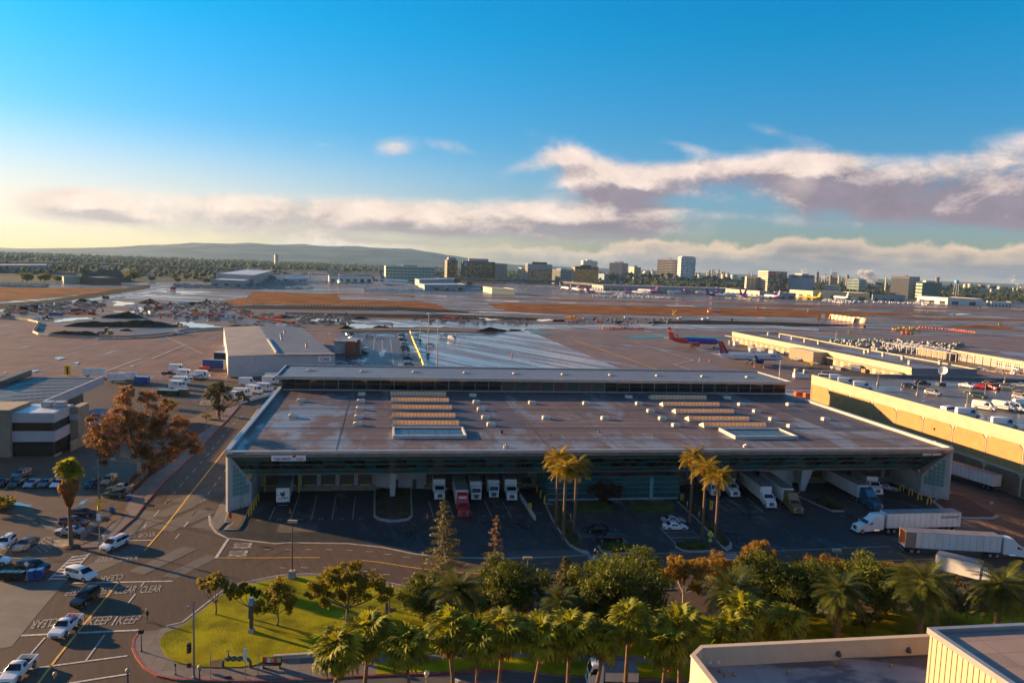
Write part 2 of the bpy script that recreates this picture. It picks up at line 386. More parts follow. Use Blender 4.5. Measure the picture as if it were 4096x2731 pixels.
M_KERB=mat('kerb_concrete',(.26,.235,.20),.8,var=.2,scale=1.2,world=True)
M_REDK=mat('red_kerb_paint',(.20,.03,.025),.7,var=.35,scale=1.5,world=True)
M_TEAL=mat('green_apron_paint',(.03,.16,.14),.5,var=.3,scale=.05,world=True)
M_WLINE=mat('worn_white_marking',(.36,.34,.31),.7,var=.35,scale=2.5,world=True,stain=((.14,.12,.10),.9,.6))
M_LETT=mat('faded_road_lettering',(.20,.18,.155),.75,var=.4,scale=2.0,world=True,stain=((.10,.085,.07),.8,.7))
M_YLINE=mat('worn_yellow_marking',(.55,.30,.03),.7,var=.25,scale=1.5,world=True)
M_ASPH2=mat('patched_asphalt',(.062,.050,.042),.75,var=.2,scale=.5,world=True)
M_BED=mat('planting_soil',(.055,.026,.018),.95,var=.4,scale=1.5,bump=.06,world=True)
def world_pts(pts,z=0.0):
 out=[];last=None;trend=0
 for p in pts:
  if isinstance(p[0],str):
   q=im(*p)
   if last and p[0]!=last[0]and abs(q[0]-last[1][0])<125 and abs(q[1]-last[1][1])<14 and trend*(q[0]-last[1][0])<0:continue
   if last:trend=q[0]-last[1][0]
   last=(p[0],q);out.append(P(*p,z))
  else:last=None;out.append(Vector((p[0],p[1],z)))
 return out
def sheet(name,pts,m,z):
 return struct(name,MB().poly(world_pts(pts,z)),m)
def slab(name,pts,m,z0,z1):
 return struct(name,MB().prism(world_pts(pts,z1),z0,z1,0,False),m)
def strip_pts(pts,wd):
 """offset a world polyline to a strip polygon"""
 L,Rr=[],[]
 for i,p in enumerate(pts):
  d=(pts[min(i+1,len(pts)-1)]-pts[max(i-1,0)]);d.z=0;d.normalize();n=Vector((-d.y,d.x,0))
  L.append(p+n*wd/2);Rr.append(p-n*wd/2)
 return L,Rr
def strip_mb(mb,pts,wd,z,z0=None,m=0):
 L,Rr=strip_pts(pts,wd)
 for i in range(len(pts)-1):
  q=[L[i],Rr[i],Rr[i+1],L[i+1]]
  if z0 is None:mb.poly([(p.x,p.y,z)for p in q],m)
  else:mb.prism([(p.x,p.y)for p in q],z0,z,m,False)
 return mb
gm=MB();gm.poly([(-26000,-400,-.6),(30000,-400,-.6),(30000,42000,-.6),(-26000,42000,-.6)])
ground=struct('ground',gm,M_FAR)
sheet('taxiway',[('i',-600,500),('i',900,492),('j',0,480),('j',1900,440),('k',500,490),('k',2352,560),('l',1300,590),('l',2900,690),(1500,190),(-900,190)],M_TAXI,-.40)
road=sheet('road',[(-420,-60),(420,-60),(420,275),(240,420),(160,300),(-80,300),(-150,300),(-420,275)],M_STREET,-.03)
LAY=[0]
def fl(name,pts,m,lift=0.0):
 LAY[0]+=1
 return sheet(name,pts,m,-.34+LAY[0]*.006+lift)
fl('apron',[('i',-200,798),('i',240,815),('i',330,838),('i',285,925),('i',420,948),('i',760,968),('i',1080,962),('i',1330,948),('i',1520,918),('i',2130,888),('j',780,915),('j',730,1260),('e',2100,260),('e',880,330),('e',-300,330)],M_APRONL)
fl('apron',[('j',1365,905),('j',1600,925),('j',2100,932),('k',0,918),('k',230,900),('k',1060,1240),('k',1100,1290),('j',1400,1290)],M_APRONC)
fl('apron',[('k',230,900),('k',1100,890),('k',2000,905),('l',800,930),('l',2352,960),('l',2700,1400),('k',2352,1400),('k',1100,1290),('k',1060,1240)],M_APRONR)
clot=fl('car_park_ground',[('j',770,912),('j',1368,908),('j',1492,1230),('j',690,1260)],M_CLOT)
fl('building_site_ground',[('i',-300,740),('i',0,745),('i',430,692),('i',860,628),('i',1180,585),('i',1700,600),('i',2000,625),('j',0,690),('j',1640,760),('j',2352,775),('k',1300,790),('k',2352,835),('l',600,860),('l',0,860),('k',0,850),('j',2100,905),('j',780,912),('i',2130,885),('i',1520,912),('i',1080,955),('i',760,960),('i',420,940),('i',295,920),('i',330,832),('i',240,810),('i',-200,795)],M_DIRT)
fl('flooded_taxiway',[('i',1180,585),('i',1450,545),('i',1800,552),('i',2130,575),('i',2080,625),('i',1850,660),('i',1500,665),('i',1000,640)],M_TAXI)
fl('wet_lane',[('j',780,815),('j',1500,815),('j',2352,850),('k',700,855),('k',1100,845),('k',2352,860),('l',600,885),('l',600,905),('k',2352,885),('k',1300,885),('k',1100,875),('k',0,895),('j',2352,870),('j',1000,838)],M_APRONC)
fl('access_road',[('i',-200,735),('i',0,722),('i',700,640),('i',1250,575),('i',1400,540),('i',1430,548),('i',1250,585),('i',700,655),('i',0,742),('i',-200,755)],M_APRONC)
fl('soil_bank',[('A',-300,850),('A',0,840),('A',800,780),('A',1600,650),('A',2352,540),('A',2352,600),('A',1600,720),('A',800,830),('A',0,930),('A',-300,960)],M_MUD_SHADE)
FL=[[('B',1350,872),('B',1600,790),('B',1900,755),('B',1990,660),('C',60,655),('C',400,655),('C',1340,690),('C',1430,772),('C',2352,800),('D',250,803),('D',540,835),('D',700,905),('D',800,935),('C',2352,888),('C',0,850)],[('C',600,668),('C',1300,680),('C',2352,700),('D',240,722),('D',200,738),('C',2352,716),('C',1400,704),('C',900,690)],[('D',1370,835),('D',1700,828),('E',0,850),('E',2352,895),('F',0,895),('F',2352,950),('l',1000,752),('l',1680,764),('l',1150,775),('l',580,790),('F',2352,1062),('F',0,1020),('E',2352,1012),('E',0,995),('D',1750,965),('D',1500,905)],[('D',1060,742),('D',2352,758),('E',0,765),('E',2352,822),('F',0,805),('F',2352,865),('l',1400,705),('l',2500,735),('l',2500,745),('l',1400,716),('F',2352,890),('F',0,838),('E',0,795),('D',1600,775)],[('l',1180,792),('l',1800,795),('l',2500,812),('l',2500,826),('l',1700,812)],[('l',1640,862),('l',2000,852),('l',2300,872),('l',2200,888),('l',1900,882)],[('i',-300,535),('i',0,530),('i',880,542),('i',1150,520),('i',820,580),('i',300,632),('i',0,655),('i',-300,670)],[('l',0,700),('l',1000,745),('l',1700,762),('l',1720,768),('l',900,758),('l',0,742)]]
for p in FL:fl('grass_strip',p,M_FIELD)
fl('soil_and_shade_strip',[('B',1540,895),('B',2000,862),('C',0,856),('C',2352,892),('D',700,935),('D',1090,968),('D',1080,985),('D',500,975),('C',2352,950),('C',600,930),('C',0,925)],M_MUD_SHADE)  # flat sheet; the trench wall's shade is painted in as near-black
fl('soil_and_shade_strip',[('j',1100,760),('j',1640,765),('j',2352,790),('k',400,800),('k',300,815),('j',2352,815),('j',1000,790),('j',300,760),('j',300,745)],M_MUD_SHADE)
fl('soil_and_shade_strip',[('k',1250,830),('k',1700,815),('k',2352,830),('l',600,845),('l',1000,860),('l',400,868),('k',2352,855),('k',1500,845)],M_MUD_SHADE)
fl('runway',[('D',1100,752),('D',2352,780),('E',0,798),('E',2352,840),('F',0,845),('F',2352,900),('l',1400,722),('l',2600,755),('l',2600,790),('l',1400,742),('F',2352,940),('F',0,885),('E',2352,882),('E',0,848),('D',2352,838),('D',1300,815)],M_TAXI)
for p in([('k',1310,677),('k',1340,672),('k',1450,676),('k',2352,690),('l',0,690),('l',1400,733),('l',2600,762),('l',2600,768),('l',1400,738),('l',0,700),('k',2352,700)],):
 fl('tyre_track',p,mat('rubber_marks',(.045,.04,.04),.6,var=.2,scale=.05,world=True))
for p in([('k',20,645),('k',160,648),('k',165,655),('k',60,655)],[('k',490,660),('k',640,663),('k',655,670),('k',520,668)],[('k',1410,684),('k',1650,688),('k',1680,695),('k',1440,692)],[('l',90,700),('l',300,712),('l',230,712)],[('l',830,720),('l',960,722),('l',900,728)]):
 fl('runway_marking',p,M_WLINE)
for p in([('k',1030,958),('k',1250,940),('k',1700,945),('k',2040,950),('k',2040,963),('k',1500,960),('k',1150,968)],[('k',240,898),('k',330,902),('k',450,932),('k',380,935),('k',280,925)],[('C',840,618),('C',1100,625),('C',1200,635),('C',1150,645),('C',860,635)],[('l',540,958),('l',900,965),('l',1150,965),('l',1100,978),('l',700,975)],[('l',1580,840),('l',1900,845),('l',1700,852)]):
 fl('green_apron_marking',p,M_TEAL)
PW=[[('i',460,820),('i',520,800),('i',780,788),('i',790,800),('i',600,818),('i',480,832)],[('i',1540,830),('i',1640,828),('i',1900,870),('i',1900,882),('i',1600,878),('i',1500,850)],[('i',1140,745),('i',1215,700),('i',1250,700),('i',1235,755),('i',1160,755)],[('i',400,750),('i',480,715),('i',540,712),('i',500,752),('i',430,760)],[('i',940,690),('i',990,650),('i',1120,660),('i',1150,670),('i',1040,692)],[('i',960,735),('i',1060,740),('i',1050,748),('i',980,742)],[('j',330,790),('j',490,792),('j',480,805),('j',350,802)],[('j',440,805),('j',600,800),('j',790,812),('j',780,822),('j',520,822)],[('j',710,836),('j',800,834),('j',1000,850),('j',1300,856),('j',1700,862),('j',1690,870),('j',1100,872),('j',940,888),('j',860,868)],[('j',1960,792),('j',2100,800),('j',2150,808),('j',2000,818)],[('k',310,806),('k',430,804),('k',460,815),('k',350,825)],[('k',60,890),('k',190,890),('k',180,903),('k',40,905)],[('j',2210,885),('j',2352,886),('j',2340,905),('j',2210,905)],[('B',760,655),('B',1240,652),('B',1260,668),('B',800,668)],[('B',850,672),('B',1200,680),('B',1100,692),('B',880,690)],[('B',300,705),('B',480,708),('B',520,715),('B',320,722)],[('B',530,710),('B',680,712),('B',620,724)],[('B',460,645),('B',680,645),('B',640,660)],[('B',1450,770),('B',1550,768),('B',1500,778)],[('B',1280,1098),('B',1480,1100),('B',1450,1112),('B',1300,1112)],[('D',1170,965),('D',1500,972),('D',1920,980),('D',1900,990),('D',1300,980)],[('F',1250,838),('F',1350,833),('F',1330,840)],[('H',930,1215),('H',1150,1200),('H',1340,1210),('H',1250,1225),('H',1000,1228)],[('e',465,62),('e',520,55),('e',565,65),('e',500,78)],[('e',230,175),('e',350,165),('e',290,185)],[('e',1100,130),('e',1150,132),('e',1140,140)],[('e',620,105),('e',680,98),('e',660,115)],[('e',10,190),('e',60,182),('e',50,192)],[('a',80,40),('a',140,15),('a',290,40),('a',250,55)],[('a',665,45),('a',690,10),('a',760,-10),('a',720,30)]]
def jag(pts,seed):
 w_=world_pts(pts);r=random.Random(seed);out=[];sz=max((a-b).length for a in w_ for b in w_)
 for a,b in zip(w_,w_[1:]+w_[:1]):
  n=7;d=b-a;q=Vector((-d.y,d.x,0))*(.5/max(1e-3,d.length))
  for k in range(n):p=a+d*(k/n)+q*r.uniform(-1,1)*min(sz*.10,d.length*.35);out.append((p.x,p.y))
 return out
for k,p in enumerate(PW):sheet('puddle',jag(p,k),M_POOL,-.345+.008*(LAY[0]+1)+.05 if p[0][0]not in 'ae' else(.014 if p[0][0]=='a' else-.1))
sheet('car_park_ground',[('e',-200,900),('e',480,905),('e',760,800),('e',1280,640),('e',1700,600),('e',1600,800),('e',1290,1080),('a',1080,160),('a',800,365),('a',690,400),('a',420,490),('a',-300,495)],M_LOT,-.016)
sheet('dock_yard_ground',[('a',1850,245),('a',1935,325),('a',2352,372),('b',330,362),('b',830,368),('b',1130,400),('b',1430,462),('b',1800,490),('c',0,495),('c',700,465),('c',1100,452),('c',1700,445),('c',2352,438),('d',0,440),('d',1200,395),('d',2500,360),('h',2352,1270),(122,176),(100,260),(80,300),(-60,215),('e',1945,1230)],M_YARD,-.016)
M_SL=mat('roadway_lane_asphalt',(.062,.052,.045),.7,var=.22,scale=.25,world=True)
sheet('side_street',[('b',0,1550),('b',800,1512),('b',2352,1452),('c',0,1450),('c',560,1508),('c',2352,1540),(300,60),(300,-50),(-60,-50)],M_SL,-.014)
park=[('a',1215,1118),('a',1330,1110),('a',1430,1080),('a',1560,1050),('a',1880,796),('a',1995,733),('a',2170,692),('a',2352,655),('b',250,648),('b',480,635),('b',740,643),('b',1060,685),('b',1400,755),('b',1480,860),('b',2352,955),('c',1400,970),('c',1750,975),('d',0,985),('d',2500,880),('d',2600,1563),('c',1640,1540),('c',560,1503),('c',0,1448),('b',2352,1450),('b',800,1508),('b',640,1528),('b',0,1545),('a',2000,1545),('a',1500,1532),('a',1350,1500),('a',1240,1435),('a',1170,1345),('a',1135,1265),('a',1150,1180)]
slab('pavement',park,M_WALK,-.03,.13)
slab('lawn',[('a',1365,1195),('a',1420,1125),('a',1560,1078),('a',1885,814),('a',2000,750),('a',2180,708),('a',2352,672),('b',250,662),('b',480,648),('b',740,656),('b',1060,700),('b',1395,772),('b',1470,880),('b',2352,968),('c',1400,985),('c',1750,990),('d',0,1000),('d',2500,895),('d',2600,1400),('c',2352,1390),('c',1400,1335),('c',0,1285),('b',2352,1285),('b',1500,1308),('b',1060,1312),('b',545,1325),('b',200,1332),('b',60,1400),('a',2050,1422),('a',1700,1422),('a',1520,1388),('a',1420,1325),('a',1375,1255)],M_LAWN,.10,.22)
slab('lawn',[('b',1080,1388),('b',1600,1352),('b',2352,1338),('c',0,1340),('c',1300,1392),('c',2352,1440),('d',2600,1480),('d',2600,1540),('c',1640,1528),('c',560,1488),('c',0,1434),('b',2352,1438),('b',1080,1484)],M_LAWN,.10,.20)
rk=MB();strip_mb(rk,world_pts([('a',1180,1145),('a',1142,1200),('a',1135,1265),('a',1170,1345),('a',1240,1435),('a',1350,1502),('a',1500,1534),('a',2000,1547),('b',0,1547),('b',640,1530),('b',800,1510),('b',2352,1452),('c',0,1450),('c',560,1505),('c',1640,1542)]),.32,.16,-.02)
struct('kerb',rk,M_REDK)
kk=MB();strip_mb(kk,world_pts([('a',1430,1080),('a',1560,1050),('a',1880,796),('a',1995,733),('a',2170,692),('a',2352,655),('b',250,648),('b',480,635),('b',740,643),('b',1060,685),('b',1400,755),('b',1480,860)]),.30,.17,-.02)
struct('kerb',kk,M_KERB)
lc=[('a',700,408),('a',860,398),('a',920,350),('a',1140,160),('e',1250,1300),('e',1420,1110),('e',1540,1000),('e',1690,860),('e',1780,760),('e',1960,575),('e',2045,478)]
li=[('e',1950,478),('e',1880,600),('e',1700,720),('e',1590,790),('e',1560,860),('e',1420,990),('e',1270,1085),('e',1130,1230),('a',1040,150),('a',960,200),('a',820,340),('a',690,385)]
slab('pavement',lc+li,M_WALK,-.03,.12)
rk=MB();strip_mb(rk,world_pts(lc),.3,.15,-.02);struct('kerb',rk,M_REDK)
slab('verge',[('e',1880,605),('e',1700,715),('e',1590,790),('e',1600,600),('e',1720,540),('e',1850,520)],M_BED,-.02,.14)
slab('verge',[('e',1560,865),('e',1420,995),('e',1270,1085),('e',1130,1225),('e',1100,1150),('e',1180,1060),('e',1350,900),('e',1500,850)],M_BED,-.02,.16)
slab('verge',[('a',700,300),('a',940,150),('a',1080,85),('a',1100,120),('a',960,190),('a',820,330),('a',690,380),('a',570,400),('a',560,370)],M_BED,-.02,.14)
slab('pavement',[('a',1940,-60),('a',1870,50),('a',1815,170),('a',1830,238),('a',1868,248),('a',1925,192),('a',1950,130),('a',1990,30)],M_WALK,-.02,.14)
slab('planting_bed',[('a',1945,95),('a',1918,188),('a',1995,186),('a',1912,248),('a',2040,246),('a',2075,200),('a',2150,30)],M_KERB,-.02,.20)
slab('planting_bed',[('a',1955,100),('a',1930,180),('a',2010,184),('a',1935,240),('a',2032,240),('a',2065,195),('a',2135,30)],M_BED,.1,.24)
kk=MB();strip_mb(kk,world_pts([('a',1790,130),('a',1800,210),('a',1850,275),('a',1940,322),('a',2352,370),('b',330,362),('b',830,368),('b',1130,400),('b',1430,462),('b',1800,490),('c',0,495),('c',380,487)]),.5,.006,-.014);struct('gutter',kk,M_KERB)
kk=MB();strip_mb(kk,world_pts([('c',380,487),('c',700,470)]),.3,.006,-.014);strip_mb(kk,world_pts([('c',700,470),('c',1180,455),('c',1550,448),('c',2352,440)]),.2,.01,-.014);strip_mb(kk,world_pts([('d',0,441),('d',1200,393)]),.2,.01,-.014);struct('gutter',kk,M_KERB)
slab('pavement',[('c',180,770),('c',700,768),('c',1270,742),('c',1760,728),('c',2352,700),('d',0,700),('d',1640,630),('d',2500,590),('d',2500,600),('d',1640,645),('d',0,725),('c',2352,728),('c',1760,750),('c',1270,768),('c',700,800),('c',180,800)],M_WALK,-.02,.13)
for pts in([('f',1060,1150),('f',1055,1420),('f',1100,1450),('f',1190,1465),('f',1260,1465),('f',1360,1450),('f',1392,1420),('f',1380,1150)],[('g',380,1300),('g',440,1440),('c',560,340),('c',600,390),('c',700,445),('c',770,458),('c',700,350),('g',560,1330)],[('c',830,385),('c',870,445),('c',960,455),('c',1120,452),('c',1170,425),('c',1080,380)],[('c',1500,375),('c',1500,400),('c',1560,430),('c',1640,440),('c',1835,430),('c',1740,365)],[('g',1510,1290),('c',1640,120),('c',1780,260),('c',1900,400),('c',1940,432),('c',1985,405),('c',1985,370),('c',1830,180),('c',1700,60),('g',1620,1290)],[('h',600,1330),('h',720,1380),('h',820,1375),('h',640,1270),('h',430,1200),('h',400,1240)],[('h',1560,1290),('h',1700,1400),('h',1850,1440),('h',2100,1440),('h',2140,1415),('h',2070,1380),('h',1840,1240),('h',1720,1210)]):
 slab('planted_island',pts,M_KERB,-.02,.15)
 wp=world_pts(pts);c=sum(wp,Vector())/len(wp)
 mb=MB();mb.prism([(c+(p-c)*.90).xy for p in wp],.1,.19,0,False)
 struct('planting_bed',mb,M_BED)
slab('lawn',[('g',640,1310),('g',960,1310),('g',960,1385),('g',640,1380)],mat('ground_cover',(.03,.055,.008),.9,var=.5,scale=1.2,bump=.15,world=True),-.02,.3)
slab('lawn',[('g',1110,1310),('g',1500,1310),('g',1470,1380),('g',1100,1385)],MATS['ground_cover'],-.02,.3)
sheet('concrete_drive',[('a',-200,700),('a',560,690),('a',300,1000),('a',100,1250),('a',-200,1300)],mat('worn_concrete',(.085,.074,.06),.7,var=.2,scale=.3,world=True),-.008)
def mark(pts,m,z=.012,name='road_marking',parent=None):
 return MB().poly([(p.x,p.y,z)for p in pts]).obj(name,m,parent or road)
def line(t1,x1,y1,t2,x2,y2,wd,m=M_WLINE,z=.012,name='lane_line'):
 a,b=P(t1,x1,y1),P(t2,x2,y2);L,Rr=strip_pts([a,b],wd)
 return mark([L[0],Rr[0],Rr[1],L[1]],m,z,name)
def pline(pts,wd,m,z=.012,name='lane_line'):
 mb=MB();strip_mb(mb,world_pts(pts),wd,z);return mb.obj(name,m,road)
pline([('a',1235,430),('a',1400,240),('a',1580,10),('e',1580,1290),('e',1850,950),('e',1960,810),('e',2120,620),('e',2210,500)],.30,M_YLINE)
pline([('a',320,1570),('a',500,1330),('a',800,960),('a',940,790),('a',1020,695)],.30,M_YLINE)
pline([('a',1855,492),('a',2352,492),('b',250,490),('b',600,490)],.22,M_YLINE)
pline([('b',955,512),('b',1100,528),('b',1350,568),('b',1500,590),('b',1700,612),('b',1950,625),('c',100,622),('c',400,614),('c',820,603)],.22,M_YLINE)
pline([('c',1040,598),('c',1800,580)],.2,M_YLINE);pline([('d',220,555),('d',1000,520),('d',1700,500)],.2,M_YLINE)
line('a',1845,495,'a',1957,322,.5);line('a',1095,345,'a',1300,340,.35);line('a',620,708,'a',1478,690,.4);line('a',180,1155,'a',1200,1108,.45)
line('a',-60,1482,'a',1090,1328,.35);line('a',590,1563,'a',1110,1482,.35);line('a',-40,496,'a',410,494,.2)
for q in((1415,25,1438,0),(1318,135,1362,85),(1640,138,1682,85),(1573,230,1610,182),(1498,330,1535,288),(1230,235,1250,205),(1722,28,1745,0),(1095,880,1160,798),(735,1370,895,1148),(205,1380,385,1172),(1208,735,1232,700)):line('a',q[0],q[1],'a',q[2],q[3],.22)
for q in((1410,1315,1448,1275),(1480,1232,1502,1208),(1537,1168,1568,1132),(1590,1105,1615,1078),(1646,1043,1676,1010),(1640,1422,1682,1368),(1720,1312,1755,1268),(1776,1235,1800,1202),(1828,1162,1852,1132),(1868,1105,1890,1080),(1915,1040,1938,1012),(1708,970,1730,950),(1762,905,1790,880),(1812,850,1832,828),(1855,795,1878,772),(1900,742,1920,720),(1948,690,1968,668),(1990,635,2010,618),(2025,598,2040,582),(2055,575,2075,560)):line('e',q[0],q[1],'e',q[2],q[3],.18)
for x,y in((150,420),(330,420),(500,420),(678,420),(850,427),(1020,438),(1180,460),(1340,485)):line('b',x-29,y-1,'b',x+29,y+2,.15)
for x,y in((282,576),(465,574),(650,574),(828,586),(1000,605),(1168,633),(1335,664),(1515,688)):line('b',x-29,y-1,'b',x+29,y+3,.15)
for x,y in((1842,545),(2190,547)):line('b',x-29,y,'b',x+29,y,.15)
for x,y in((52,545),(225,541),(395,538),(562,534),(730,531),(1055,522),(1217,519),(1377,515),(1538,511),(1697,508),(1850,504),(300,706),(470,700),(655,697),(1180,682)):line('c',x-29,y,'c',x+29,y-1,.15)
for x,y in((30,492),(188,486),(340,479),(488,472),(636,466),(780,459),(925,453),(1068,447),(1212,441),(1000,605),(1310,592),(1760,576),(1600,582)):line('d',x-25,y,'d',x+25,y-1,.15)
def zebra(c0,c1,c2,c3,n,bw,t):
 a,b,c,d=[P(t,*q)for q in(c0,c1,c2,c3)]
 for i in range(n):
  f=(i+.5)/n;p,q=a.lerp(d,f),b.lerp(c,f);L,Rr=strip_pts([p,q],bw);mark([L[0],Rr[0],Rr[1],L[1]],M_WLINE,.012,'crossing_bar')
 for p,q in((a,d),(b,c)):
  L,Rr=strip_pts([p,q],.22);mark([L[0],Rr[0],Rr[1],L[1]],M_WLINE,.017,'crossing_edge')
zebra((755,478),(940,474),(1030,600),(850,603),8,.42,'c');zebra((1830,455),(2005,450),(2230,640),(2050,650),12,.42,'c');zebra((625,478),(770,452),(560,685),(410,685),8,.62,'a')
for q in((165,1450,215,1340),(345,1450,425,1225),(525,1450,572,1240),(700,1445,738,1240),(878,1445,900,1255),(1570,1430,1530,1290),(1737,1430,1690,1285),(1905,1425,1872,1360),(2070,1425,2005,1285),(2232,1425,2162,1295)):line('f',q[0],q[1],'f',q[2],q[3],.14)
for q in((1780,1270,1960,1390),(1930,1262,2105,1385),(2110,1262,2252,1380),(2352,1330,2400,1360),(25,1300,95,1420)):line('g',q[0],q[1],'g',q[2],q[3],.14)
for q in((0,1310,120,1385),(830,1280,1060,1360),(1150,1260,1480,1345),(380,1330,470,1380)):line('h',q[0],q[1],'h',q[2],q[3],.14)
for q in((1365,230,1500,368),(1415,272,1665,266),(1465,320,1712,314),(980,245,1085,365),(1390,230,1400,262)):line('c',q[0],q[1],'c',q[2],q[3],.16)
for q in((385,315,560,315),(385,315,270,430),(400,315,600,395),(345,350,440,412),(320,375,410,440),(370,330,520,415),(295,400,350,445)):line('a',q[0],q[1],'a',q[2],q[3],.12)
for i in range(10):line('e',20+i*105,1205-i*3,'e',75+i*103,1160-i*5,.12)
for q in((('k',1150,1000),('k',1655,1155),('k',1490,1190),('k',1630,1240)),(('k',1330,950),('k',1560,975)),(('k',620,975),('k',1360,1240))):
 mb=MB();strip_mb(mb,[v+Vector((0,0,0))for v in world_pts(q)],.7,.03);mb.obj('guide_line',M_WLINE if q[0][1]==1150 else M_YLINE,road)
for q in((('i',1400,945),('i',1740,1100)),(('i',1300,1140),('i',1580,1025)),(('i',900,1250),('i',1210,1135))):
 mb=MB();strip_mb(mb,world_pts(q),.5,-.05);mb.obj('guide_line',M_WLINE,road)
for q in((('j',1130,960),('j',1135,1200)),(('j',1065,960),('j',1045,1200)),(('j',1200,960),('j',1228,1200))):
 mb=MB();strip_mb(mb,world_pts(q),.25,-.06);mb.obj('bay_line',M_WLINE,road)
def ground_text(s,t,xl,yl,xr,yr,h,flip=False,m=M_LETT,z=.010,name='road_lettering'):
 a,b=P(t,xl,yl),P(t,xr,yr);right=(b-a).normalized()
 if flip:right=-right
 up=Vector((-right.y,right.x,0));me=text_mesh(s,1.0,.003,m,0,.014)
 wd=max(v.co.x for v in me.vertices)-min(v.co.x for v in me.vertices);hh=max(v.co.y for v in me.vertices)-min(v.co.y for v in me.vertices)
 o=link(name,me,road);c=(a+b)/2
 mt=Matrix((right*((b-a).length/wd),up*(h/hh),Vector((0,0,1)))).transposed().to_4x4();mt.translation=(c.x,c.y,z);o.matrix_local=mt
for q in(('KEEP',750,1040,945,1025,3.0,0),('KEEP',1005,1030,1190,1020,3.0,0),('CLEAR',985,775,1165,762,3.0,0),('CLEAR',1200,768,1380,755,3.0,0),('CLEAR',270,1060,495,1035,3.0,1),('CLEAR',600,1048,720,1030,3.0,1),('KEEP',565,788,690,775,2.8,1),('KEEP',835,775,950,762,2.8,1),('CLEAR',860,672,1058,648,2.6,1),('KEEP',820,508,970,492,2.6,1),('KEEP',1032,498,1180,484,2.6,1),('STOP',1185,302,1330,285,2.4,1),('STOP',1085,305,1160,296,2.4,1)):
 ground_text(q[0],'a',*q[1:5],q[5]*.86,bool(q[6]))
line('a',955,1070,'a',1005,990,.18)
def side_text(s,t,xt,yt,xb,yb,h):
 a,b=P(t,xt,yt),P(t,xb,yb);right=(b-a).normalized();up=Vector((-right.y,right.x,0));me=text_mesh(s,1.0,.003,M_WLINE,0,.012)
 wd=max(v.co.x for v in me.vertices)-min(v.co.x for v in me.vertices);o=link('road_lettering',me,road);c=(a+b)/2
 mt=Matrix((right*((b-a).length/wd),up*(h/.72),Vector((0,0,1)))).transposed().to_4x4();mt.translation=(c.x,c.y,.010);o.matrix_local=mt
side_text('STOP','a',2072,366,2062,412,3.1);side_text('STOP','a',2035,432,2020,482,3.1)
for s,x,y in(('26',80,168),('25',252,165),('24',432,162),('23',605,160),('22',783,158),('21',955,155),('20',1492,148),('19',1653,143),('17',1983,138),('16',2149,135),('15',2308,133)):
 ground_text(s,'b',x-24,y,x+24,y,1.15)
ground_text('14','g',322,1391,358,1391,1.15)
for s,x,y in(('12',1890,1385),('11',2015,1384),('10',2172,1380)):ground_text(s,'g',x-22,y,x+22,y,1.1)
ground_text('09','h',22,1383,62,1383,1.1)
M_TARC=mat('crack_sealant',(.022,.020,.019),.6,var=.2)
r=random.Random(41);q=MB()
for _ in range(95):
 t='aabbcdee'[r.randrange(8)];p=P(t,r.uniform(200,2200),r.uniform(60,640)if t!='e' else r.uniform(900,1560));a=r.uniform(0,6.28)if r.random()<.4 else BRZ+(R(62)if t in 'ae' else 0)+r.gauss(0,.1);pts=[p]
 for k in range(r.randint(4,12)):a+=r.gauss(0,.22);p=p+Vector((math.cos(a),math.sin(a),0))*r.uniform(1,2.4);pts.append(p)
 strip_mb(q,pts,r.uniform(.05,.13),r.uniform(.0072,.0108))
tag(q.obj('sealed_crack',M_TARC,road),kind='stuff')
for ip_ in range(14):
 t='abcea'[r.randrange(5)];p=P(t,r.uniform(300,2200),r.uniform(80,560)if t!='e' else r.uniform(1150,1560));a=BRZ+(R(62)if t in 'ae' else 0);L,w_=r.uniform(2,9),r.uniform(1.2,3);u=Vector((math.cos(a),math.sin(a),0));v=Vector((-u.y,u.x,0));mark([p-u*L-v*w_,p+u*L-v*w_,p+u*L+v*w_,p-u*L+v*w_],M_ASPH2,-.012+ip_*.0014,'asphalt_patch')
MH=mat('cast_iron',(.03,.028,.027),.5,.6,var=.2)
for t,x,y in(('b',1833,252),('a',1948,1524),('a',1775,70),('c',160,448)):
 p=P(t,x,y);mb=MB();mb.lathe([(.42,0),(.42,.02),(.3,.025)],n=16);mb.obj('manhole_cover',MH,road,(p.x,p.y,.012 if t!='a' or y<200 else .135))
O_=P('o',907*2352/4096,2050*2352/4096)
BL=157.7
def UV(t,x,y,z=0.0):
 p=P(t,x,y,z)-O_;c_,s_=math.cos(BRZ),math.sin(BRZ);return p.x*c_+p.y*s_,-p.x*s_+p.y*c_
def W(u,v,z=0.0):
 c_,s_=math.cos(BRZ),math.sin(BRZ);return Vector((O_.x+u*c_-v*s_,O_.y+u*s_+v*c_,z))
M_ROOF=wetmat('roof_membrane',(.135,.10,.086),(.17,.165,.17),.47,-BRZ,(.9,.3,1),.10,None,.55,patch=.14,wrough=.30,fine=.8)
M_ROOFD=wetmat('darker_roof_membrane',(.10,.08,.078),(.14,.14,.15),.36,-BRZ,(.9,.3,1),.10,None,.48,patch=.14,wrough=.28,fine=.8)
M_COPE=mat('grey_metal_coping',(.36,.34,.33),.38,.5,var=.1,scale=.4)
M_FASC=mat('fascia_metal',(.16,.155,.155),.45,.4,var=.15,scale=.4)
M_WALLC=mat('precast_concrete',(.40,.385,.36),.75,var=.1,scale=.4,stain=((.22,.20,.18),.5,.4))
M_DOCKW=mat('dock_wall_paint',(.36,.30,.245),.8,var=.15,scale=.4)
M_SOFF=mat('soffit_panel',(.14,.14,.14),.7,var=.1)
